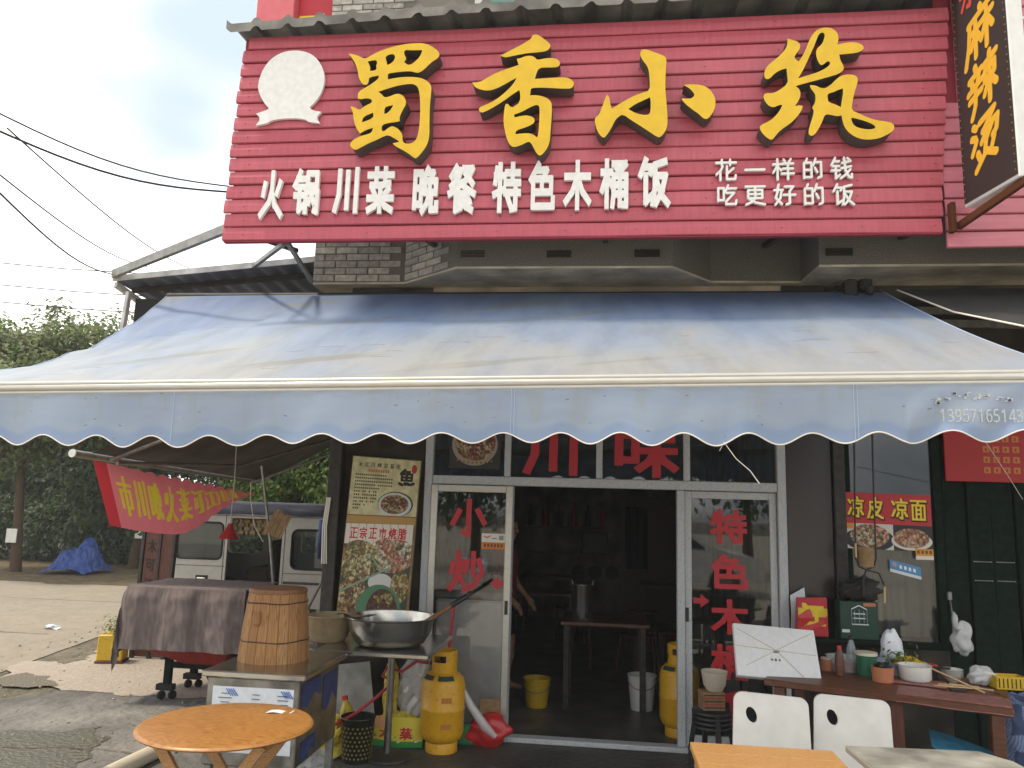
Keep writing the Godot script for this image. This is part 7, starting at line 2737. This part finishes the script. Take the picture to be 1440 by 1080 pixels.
# outlines of the raised characters on the fascia, metres on the sign plane
var big_shapes := {
	"shu": [[[-1.836, 4.844, -1.811, 4.845, -1.759, 4.826, -1.716, 4.802, -1.694, 4.809, -1.650, 4.836, -1.587, 4.864, -1.525, 4.883, -1.435, 4.902, -1.344, 4.907, -1.272, 4.900, -1.226, 4.873, -1.184, 4.840, -1.171, 4.806, -1.186, 4.783, -1.216, 4.765, -1.246, 4.738, -1.280, 4.701, -1.315, 4.679, -1.338, 4.681, -1.370, 4.694, -1.442, 4.693, -1.514, 4.686, -1.535, 4.681, -1.539, 4.663, -1.534, 4.636, -1.476, 4.647, -1.404, 4.651, -1.332, 4.646, -1.286, 4.635, -1.240, 4.605, -1.219, 4.571, -1.220, 4.514, -1.225, 4.430, -1.222, 4.300, -1.217, 4.207, -1.228, 4.143, -1.260, 4.089, -1.302, 4.039, -1.325, 4.049, -1.357, 4.077, -1.412, 4.111, -1.457, 4.135, -1.475, 4.157, -1.432, 4.162, -1.431, 4.171, -1.470, 4.196, -1.511, 4.220, -1.551, 4.206, -1.594, 4.183, -1.647, 4.162, -1.699, 4.133, -1.742, 4.110, -1.776, 4.139, -1.780, 4.158, -1.765, 4.187, -1.708, 4.216, -1.668, 4.225, -1.629, 4.239, -1.622, 4.275, -1.671, 4.262, -1.714, 4.235, -1.744, 4.278, -1.765, 4.335, -1.774, 4.401, -1.797, 4.440, -1.776, 4.439, -1.725, 4.409, -1.708, 4.429, -1.673, 4.450, -1.642, 4.463, -1.642, 4.488, -1.680, 4.502, -1.739, 4.490, -1.749, 4.514, -1.742, 4.552, -1.698, 4.579, -1.646, 4.610, -1.602, 4.647, -1.604, 4.669, -1.674, 4.659, -1.674, 4.626, -1.682, 4.605, -1.700, 4.600, -1.723, 4.613, -1.749, 4.657, -1.756, 4.705, -1.773, 4.754, -1.799, 4.803]], [[-1.601, 4.545, -1.552, 4.562, -1.472, 4.585, -1.401, 4.596, -1.356, 4.597, -1.329, 4.584, -1.308, 4.555, -1.295, 4.470, -1.289, 4.358, -1.293, 4.246, -1.305, 4.187, -1.326, 4.159, -1.360, 4.147, -1.396, 4.155, -1.408, 4.180, -1.408, 4.217, -1.433, 4.255, -1.460, 4.274, -1.488, 4.285, -1.518, 4.267, -1.539, 4.246, -1.560, 4.252, -1.560, 4.296, -1.511, 4.309, -1.458, 4.314, -1.433, 4.320, -1.438, 4.348, -1.418, 4.399, -1.392, 4.450, -1.405, 4.493, -1.433, 4.520, -1.469, 4.527, -1.522, 4.504, -1.554, 4.501, -1.573, 4.525], [-1.690, 4.780, -1.656, 4.788, -1.624, 4.787, -1.620, 4.762, -1.628, 4.743, -1.620, 4.724, -1.633, 4.708, -1.670, 4.707, -1.669, 4.736], [-1.564, 4.808, -1.544, 4.826, -1.508, 4.832, -1.492, 4.815, -1.494, 4.786, -1.518, 4.758, -1.546, 4.747, -1.554, 4.779], [-1.430, 4.848, -1.414, 4.859, -1.378, 4.853, -1.298, 4.852, -1.304, 4.821, -1.329, 4.779, -1.385, 4.734, -1.426, 4.764, -1.409, 4.792, -1.426, 4.821], [-1.699, 4.361, -1.628, 4.389, -1.621, 4.348, -1.705, 4.317], [-1.549, 4.413, -1.536, 4.433, -1.487, 4.441, -1.495, 4.416, -1.524, 4.382, -1.547, 4.377]]],
	"xiang": [[[-0.739, 4.786, -0.682, 4.816, -0.591, 4.862, -0.528, 4.902, -0.521, 4.929, -0.501, 4.936, -0.473, 4.926, -0.427, 4.889, -0.391, 4.853, -0.396, 4.829, -0.416, 4.808, -0.461, 4.800, -0.544, 4.797, -0.608, 4.788, -0.672, 4.776, -0.709, 4.770], [-0.625, 4.757, -0.602, 4.758, -0.571, 4.772, -0.534, 4.777, -0.502, 4.766, -0.483, 4.741, -0.442, 4.749, -0.387, 4.754, -0.342, 4.742, -0.321, 4.712, -0.332, 4.688, -0.359, 4.681, -0.422, 4.684, -0.468, 4.682, -0.485, 4.645, -0.495, 4.601, -0.439, 4.602, -0.348, 4.605, -0.276, 4.605, -0.235, 4.581, -0.225, 4.552, -0.238, 4.523, -0.274, 4.520, -0.365, 4.528, -0.437, 4.535, -0.510, 4.536, -0.523, 4.524, -0.525, 4.480, -0.472, 4.480, -0.417, 4.462, -0.381, 4.432, -0.373, 4.397, -0.374, 4.311, -0.380, 4.196, -0.383, 4.130, -0.409, 4.073, -0.444, 4.036, -0.467, 4.051, -0.490, 4.094, -0.513, 4.138, -0.536, 4.141, -0.572, 4.120, -0.625, 4.103, -0.653, 4.118, -0.677, 4.166, -0.694, 4.234, -0.705, 4.302, -0.701, 4.370, -0.696, 4.418, -0.680, 4.427, -0.653, 4.392, -0.625, 4.406, -0.594, 4.434, -0.592, 4.492, -0.601, 4.522, -0.645, 4.494, -0.699, 4.452, -0.762, 4.410, -0.825, 4.374, -0.861, 4.363, -0.878, 4.380, -0.874, 4.404, -0.826, 4.422, -0.763, 4.454, -0.701, 4.506, -0.647, 4.563, -0.621, 4.613, -0.648, 4.602, -0.694, 4.574, -0.766, 4.536, -0.821, 4.525, -0.876, 4.537, -0.914, 4.558, -0.932, 4.591, -0.897, 4.590, -0.860, 4.600, -0.797, 4.642, -0.715, 4.676, -0.642, 4.698, -0.610, 4.709]], [[-0.632, 4.343, -0.578, 4.361, -0.524, 4.393, -0.480, 4.411, -0.461, 4.400, -0.456, 4.371, -0.458, 4.275, -0.461, 4.198, -0.469, 4.170, -0.492, 4.190, -0.520, 4.202, -0.565, 4.203, -0.619, 4.198, -0.615, 4.227, -0.557, 4.244, -0.503, 4.267, -0.487, 4.290, -0.495, 4.315, -0.532, 4.333, -0.577, 4.332, -0.627, 4.321]]],
	"xiao": [[[0.221, 4.765, 0.230, 4.786, 0.251, 4.790, 0.279, 4.782, 0.343, 4.753, 0.385, 4.734, 0.398, 4.711, 0.393, 4.657, 0.390, 4.580, 0.388, 4.503, 0.393, 4.434, 0.400, 4.343, 0.404, 4.267, 0.399, 4.215, 0.381, 4.178, 0.353, 4.147, 0.329, 4.155, 0.287, 4.188, 0.217, 4.239, 0.161, 4.278, 0.108, 4.322, 0.076, 4.304, 0.052, 4.274, 0.028, 4.218, -0.003, 4.170, -0.017, 4.155, -0.039, 4.167, -0.064, 4.206, -0.080, 4.267, -0.080, 4.301, -0.054, 4.320, -0.034, 4.372, -0.013, 4.441, 0.001, 4.467, 0.015, 4.447, 0.021, 4.401, 0.032, 4.363, 0.076, 4.392, 0.125, 4.421, 0.181, 4.453, 0.245, 4.474, 0.287, 4.490, 0.285, 4.568, 0.279, 4.638, 0.265, 4.673, 0.237, 4.710, 0.223, 4.741], [0.510, 4.518, 0.552, 4.522, 0.621, 4.516, 0.669, 4.493, 0.700, 4.454, 0.718, 4.408, 0.716, 4.355, 0.698, 4.310, 0.667, 4.270, 0.640, 4.271, 0.606, 4.310, 0.565, 4.341, 0.523, 4.380, 0.496, 4.415, 0.499, 4.423, 0.537, 4.418, 0.565, 4.421, 0.583, 4.443, 0.572, 4.466, 0.545, 4.497]], [[0.143, 4.357, 0.189, 4.392, 0.245, 4.418, 0.287, 4.438, 0.292, 4.407, 0.291, 4.339, 0.280, 4.310, 0.231, 4.312, 0.182, 4.331]]],
	"zhu": [[[1.192, 4.826, 1.220, 4.817, 1.260, 4.802, 1.275, 4.774, 1.266, 4.743, 1.241, 4.708, 1.231, 4.688, 1.258, 4.657, 1.281, 4.688, 1.306, 4.741, 1.333, 4.812, 1.358, 4.856, 1.391, 4.887, 1.440, 4.900, 1.487, 4.885, 1.514, 4.854, 1.520, 4.813, 1.509, 4.768, 1.555, 4.780, 1.611, 4.783, 1.658, 4.771, 1.680, 4.741, 1.663, 4.717, 1.624, 4.705, 1.568, 4.701, 1.520, 4.698, 1.523, 4.660, 1.545, 4.614, 1.544, 4.588, 1.516, 4.562, 1.436, 4.538, 1.348, 4.515, 1.275, 4.496, 1.235, 4.484, 1.259, 4.461, 1.267, 4.429, 1.256, 4.385, 1.227, 4.342, 1.255, 4.348, 1.277, 4.340, 1.270, 4.314, 1.237, 4.262, 1.188, 4.216, 1.132, 4.178, 1.099, 4.139, 1.079, 4.111, 1.059, 4.114, 1.020, 4.150, 0.997, 4.195, 1.009, 4.217, 1.054, 4.237, 1.094, 4.267, 1.131, 4.314, 1.148, 4.354, 1.124, 4.353, 1.088, 4.336, 1.052, 4.357, 1.029, 4.402, 1.030, 4.429, 1.050, 4.441, 1.082, 4.436, 1.123, 4.452, 1.188, 4.503, 1.185, 4.557, 1.181, 4.613, 1.142, 4.604, 1.101, 4.578, 1.072, 4.543, 1.044, 4.540, 1.035, 4.572, 1.044, 4.616, 1.079, 4.656, 1.128, 4.694, 1.170, 4.738, 1.191, 4.782], [1.327, 4.487, 1.363, 4.483, 1.394, 4.464, 1.421, 4.459, 1.458, 4.484, 1.490, 4.519, 1.527, 4.548, 1.578, 4.555, 1.617, 4.545, 1.631, 4.522, 1.623, 4.478, 1.605, 4.426, 1.591, 4.365, 1.581, 4.300, 1.623, 4.281, 1.676, 4.249, 1.737, 4.225, 1.806, 4.214, 1.836, 4.200, 1.844, 4.170, 1.826, 4.144, 1.786, 4.120, 1.739, 4.100, 1.677, 4.094, 1.624, 4.103, 1.578, 4.130, 1.544, 4.166, 1.527, 4.210, 1.519, 4.267, 1.489, 4.263, 1.451, 4.275, 1.415, 4.279, 1.398, 4.231, 1.373, 4.179, 1.344, 4.135, 1.320, 4.130, 1.307, 4.147, 1.314, 4.190, 1.331, 4.242, 1.349, 4.303, 1.334, 4.330, 1.355, 4.355, 1.362, 4.408, 1.349, 4.440, 1.332, 4.462]], [[1.253, 4.538, 1.278, 4.580, 1.312, 4.651, 1.342, 4.721, 1.363, 4.766, 1.381, 4.819, 1.398, 4.855, 1.418, 4.863, 1.434, 4.851, 1.427, 4.812, 1.412, 4.777, 1.383, 4.751, 1.372, 4.725, 1.376, 4.675, 1.395, 4.629, 1.415, 4.628, 1.439, 4.653, 1.457, 4.652, 1.461, 4.636, 1.446, 4.614, 1.398, 4.584, 1.325, 4.559], [1.436, 4.423, 1.472, 4.432, 1.504, 4.447, 1.534, 4.457, 1.534, 4.420, 1.524, 4.367, 1.517, 4.324, 1.484, 4.344, 1.442, 4.361, 1.435, 4.388], [1.579, 4.250, 1.614, 4.242, 1.667, 4.223, 1.720, 4.195, 1.726, 4.173, 1.696, 4.163, 1.642, 4.170, 1.596, 4.190, 1.580, 4.225]]],
	"logo": [[[-2.444, 4.500, -2.495, 4.559, -2.534, 4.634, -2.544, 4.682, -2.536, 4.743, -2.510, 4.823, -2.463, 4.889, -2.407, 4.928, -2.349, 4.949, -2.277, 4.953, -2.211, 4.943, -2.151, 4.917, -2.102, 4.874, -2.063, 4.812, -2.038, 4.737, -2.040, 4.670, -2.058, 4.604, -2.092, 4.545, -2.137, 4.500, -2.116, 4.476, -2.045, 4.461, -2.083, 4.419, -2.048, 4.372, -2.145, 4.388, -2.153, 4.405, -2.224, 4.417, -2.308, 4.420, -2.392, 4.412, -2.433, 4.400, -2.442, 4.387, -2.534, 4.370, -2.500, 4.422, -2.538, 4.463, -2.463, 4.488]], []],
}
var menu_row := [["火", -2.462, 3.673, 0.186, 0.337], ["锅", -2.214, 3.690, 0.199, 0.325], ["川", -1.917, 3.696, 0.207, 0.331], ["菜", -1.674, 3.692, 0.200, 0.337], ["晚", -1.346, 3.676, 0.192, 0.350], ["餐", -1.094, 3.683, 0.200, 0.348], ["特", -0.781, 3.685, 0.202, 0.348], ["色", -0.530, 3.694, 0.185, 0.339], ["木", -0.291, 3.695, 0.193, 0.347], ["桶", -0.041, 3.701, 0.196, 0.346], ["饭", 0.212, 3.706, 0.215, 0.339]]
var slogan_rows := [["花", 0.719, 3.872, 0.153, 0.166], ["一", 0.909, 3.868, 0.147, 0.165], ["样", 1.090, 3.869, 0.152, 0.164], ["的", 1.283, 3.870, 0.140, 0.159], ["钱", 1.459, 3.863, 0.152, 0.171], ["吃", 0.726, 3.698, 0.147, 0.159], ["更", 0.906, 3.695, 0.151, 0.158], ["好", 1.093, 3.692, 0.154, 0.163], ["的", 1.283, 3.688, 0.144, 0.162], ["饭", 1.466, 3.685, 0.151, 0.161]]
# strokes of the lettering, on a 100 x 100 field with y down
var strokes := {
	"火": [[50, 0, 50, 40, 40, 70, 5, 100], [50, 45, 65, 75, 95, 100], [18, 25, 12, 52], [85, 22, 72, 50]],
	"锅": [[22, 0, 15, 15, 2, 35], [12, 18, 42, 18], [12, 38, 40, 38], [5, 58, 42, 58], [24, 38, 24, 95, 44, 80], [55, 5, 55, 35, 92, 35, 92, 5, 55, 5], [72, 35, 72, 60, 62, 78], [72, 58, 84, 76], [50, 98, 50, 50, 96, 50, 96, 98, 86, 95]],
	"川": [[18, 5, 18, 60, 5, 98], [50, 8, 50, 92], [85, 2, 85, 100]],
	"菜": [[2, 16, 98, 16], [32, 2, 32, 30], [68, 2, 68, 30], [85, 36, 55, 40, 12, 40], [20, 50, 28, 60], [50, 48, 52, 58], [84, 48, 70, 60], [2, 70, 98, 70], [50, 60, 50, 100], [48, 72, 30, 88, 4, 98], [52, 72, 70, 88, 96, 98]],
	"晚": [[6, 10, 6, 88], [6, 12, 32, 12, 32, 82, 6, 82], [6, 46, 32, 46], [58, 2, 42, 26], [56, 12, 80, 12, 70, 28], [48, 30, 92, 30, 92, 56, 48, 56, 48, 30], [68, 30, 66, 60, 56, 82, 38, 98], [74, 56, 74, 94, 96, 94, 96, 80]],
	"餐": [[28, 2, 8, 24], [22, 10, 45, 10, 34, 28, 8, 46], [20, 20, 36, 30], [55, 6, 90, 6, 78, 22, 56, 38], [62, 16, 92, 40], [50, 38, 30, 52, 2, 62], [50, 40, 70, 52, 98, 62], [28, 62, 74, 62, 74, 84, 28, 84], [28, 62, 28, 98, 48, 92], [28, 73, 74, 73], [84, 80, 66, 90], [52, 84, 90, 98]],
	"特": [[12, 8, 6, 40], [6, 24, 42, 24], [24, 0, 24, 100], [2, 66, 42, 54], [48, 18, 96, 18], [72, 0, 72, 38], [44, 40, 98, 40], [44, 62, 98, 62], [84, 40, 84, 96, 68, 98], [54, 72, 64, 88]],
	"色": [[36, 0, 4, 36], [26, 14, 70, 14, 56, 34], [14, 34, 88, 34, 88, 66], [16, 64, 88, 64], [50, 34, 50, 64], [14, 34, 14, 96, 96, 96, 96, 78]],
	"木": [[4, 32, 96, 32], [50, 2, 50, 100], [48, 34, 30, 66, 4, 88], [52, 34, 70, 66, 96, 88]],
	"桶": [[2, 26, 38, 26], [20, 2, 20, 100], [20, 30, 2, 66], [24, 40, 38, 54], [44, 8, 92, 8, 70, 26], [56, 16, 74, 28], [46, 34, 46, 76, 42, 100], [46, 34, 94, 34, 94, 98, 82, 98], [46, 54, 94, 54], [46, 74, 94, 74], [70, 34, 70, 98]],
	"饭": [[22, 0, 4, 34], [18, 16, 44, 16, 38, 30], [22, 34, 22, 94, 42, 80], [90, 4, 54, 12, 54, 60, 46, 98], [54, 36, 90, 36, 78, 70, 56, 98], [60, 50, 76, 80, 98, 98]],
	"花": [[2, 16, 98, 16], [30, 2, 30, 28], [70, 2, 70, 28], [34, 34, 24, 54, 4, 72], [22, 56, 22, 100], [54, 34, 54, 96, 94, 96, 96, 78], [86, 44, 56, 68]],
	"一": [[2, 50, 98, 50]],
	"样": [[2, 26, 40, 26], [22, 2, 22, 100], [22, 32, 2, 66], [26, 42, 40, 56], [52, 4, 60, 18], [86, 2, 76, 18], [46, 24, 98, 24], [48, 48, 96, 48], [42, 72, 100, 72], [72, 24, 72, 100]],
	"的": [[22, 0, 14, 18], [6, 20, 6, 96], [6, 20, 44, 20, 44, 92, 6, 92], [6, 56, 44, 56], [66, 0, 54, 34], [62, 18, 94, 18, 94, 90, 78, 96], [62, 46, 74, 68]],
	"钱": [[22, 2, 4, 34], [14, 18, 40, 18], [10, 40, 40, 40], [4, 60, 42, 60], [24, 40, 24, 96, 42, 80], [54, 26, 94, 18], [50, 50, 96, 42], [64, 2, 70, 60, 84, 90, 98, 94, 98, 78], [92, 56, 70, 80, 46, 96], [80, 4, 92, 14]],
	"吃": [[6, 16, 6, 80], [6, 16, 34, 16, 34, 76, 6, 76], [56, 2, 40, 36], [52, 18, 96, 18], [48, 40, 86, 40, 44, 84, 46, 96, 94, 96, 96, 78]],
	"更": [[4, 8, 96, 8], [16, 26, 84, 26, 84, 66, 16, 66, 16, 26], [16, 46, 84, 46], [50, 8, 50, 66, 36, 84, 6, 98], [22, 70, 50, 88, 96, 98]],
	"好": [[22, 2, 16, 40, 8, 66, 36, 96], [2, 28, 42, 28], [36, 28, 30, 66, 6, 98], [52, 12, 92, 12, 74, 34], [74, 34, 74, 92, 58, 98], [46, 52, 100, 52]],
	"味": [[4, 18, 4, 76], [4, 18, 32, 18, 32, 70, 4, 70], [42, 26, 94, 26], [38, 50, 98, 50], [68, 4, 68, 100], [66, 52, 54, 74, 38, 88], [70, 52, 82, 72, 98, 86]],
	"小": [[50, 2, 50, 96, 34, 90], [22, 30, 4, 66], [76, 28, 96, 62]],
	"炒": [[8, 30, 6, 52], [40, 26, 32, 44], [24, 2, 24, 46, 16, 74, 2, 96], [24, 56, 40, 80], [68, 2, 68, 58], [50, 24, 44, 50], [84, 20, 94, 46], [92, 54, 72, 84, 44, 98]],
	"凉": [[4, 14, 14, 28], [2, 84, 20, 56], [62, 0, 66, 12], [28, 18, 100, 18], [40, 32, 90, 32, 90, 54, 40, 54, 40, 32], [66, 54, 66, 96, 54, 92], [44, 68, 32, 86], [84, 66, 98, 84]],
	"皮": [[16, 22, 94, 22, 88, 36], [54, 0, 54, 44], [16, 22, 16, 62, 2, 98], [24, 46, 86, 46, 60, 78, 24, 98], [34, 52, 60, 82, 98, 98]],
	"面": [[2, 8, 98, 8], [50, 8, 44, 26], [10, 28, 90, 28, 90, 98, 10, 98, 10, 28], [36, 28, 36, 96], [64, 28, 64, 96], [36, 50, 64, 50], [36, 72, 64, 72]],
	"麻": [[55, 2, 60, 12], [15, 18, 95, 14], [20, 18, 16, 60, 4, 98], [24, 42, 56, 40], [40, 28, 40, 96], [40, 46, 24, 72], [42, 48, 54, 66], [60, 40, 98, 36], [78, 26, 78, 98], [78, 44, 60, 74], [80, 44, 98, 70]],
	"辣": [[26, 0, 30, 10], [6, 18, 48, 16], [14, 24, 18, 36], [40, 22, 34, 36], [2, 42, 52, 38], [6, 60, 48, 58], [28, 42, 26, 78, 14, 98], [56, 18, 98, 14], [60, 32, 92, 30, 92, 50, 60, 52, 60, 32], [76, 2, 76, 98], [74, 54, 58, 78], [78, 54, 98, 76]],
	"烫": [[8, 6, 18, 14], [2, 26, 14, 32], [4, 58, 18, 40], [30, 10, 80, 8, 46, 30], [40, 32, 90, 30, 86, 54, 74, 58], [58, 34, 36, 52], [72, 34, 50, 56], [22, 66, 28, 78], [78, 64, 70, 78], [50, 58, 46, 80, 16, 98], [50, 76, 84, 98]],
	"鱼": [[36, 0, 10, 26], [34, 10, 66, 10, 54, 24], [18, 26, 84, 26, 84, 64, 18, 64, 18, 26], [18, 45, 84, 45], [50, 26, 50, 64], [4, 84, 24, 92], [40, 80, 44, 90], [58, 80, 66, 90], [74, 90, 98, 80]],
	"烧": [[8, 30, 6, 50], [38, 24, 32, 40], [22, 2, 22, 50, 2, 96], [24, 56, 38, 76], [46, 22, 94, 14], [58, 4, 76, 40, 96, 36], [88, 24, 48, 44], [44, 56, 98, 54], [60, 56, 40, 98], [78, 56, 78, 94, 98, 92, 98, 80]],
	"腊": [[10, 6, 10, 70, 2, 98], [10, 8, 36, 8, 36, 94, 26, 92], [10, 34, 36, 34], [10, 58, 36, 58], [44, 20, 98, 20], [58, 4, 58, 40], [82, 4, 82, 40], [42, 40, 100, 40], [52, 54, 90, 54, 90, 96, 52, 96, 52, 54], [52, 75, 90, 75]],
	"正": [[4, 8, 96, 8], [52, 8, 52, 94], [52, 48, 88, 48], [22, 40, 22, 94], [2, 96, 98, 96]],
	"宗": [[50, 0, 52, 10], [6, 30, 8, 16, 92, 16, 88, 30], [28, 38, 74, 38], [8, 58, 94, 58], [50, 58, 50, 98, 38, 94], [30, 70, 14, 90], [70, 68, 88, 88]],
	"江": [[10, 4, 22, 16], [2, 36, 14, 46], [4, 94, 26, 58], [38, 16, 92, 16], [66, 16, 66, 90], [30, 92, 100, 92]],
	"市": [[50, 0, 52, 12], [4, 20, 96, 20], [16, 36, 16, 82], [16, 36, 84, 36, 84, 80, 72, 82], [50, 20, 50, 100]],
	"可": [[2, 10, 98, 10], [82, 10, 82, 94, 66, 96], [18, 34, 54, 34, 54, 70, 18, 70, 18, 34]],
}
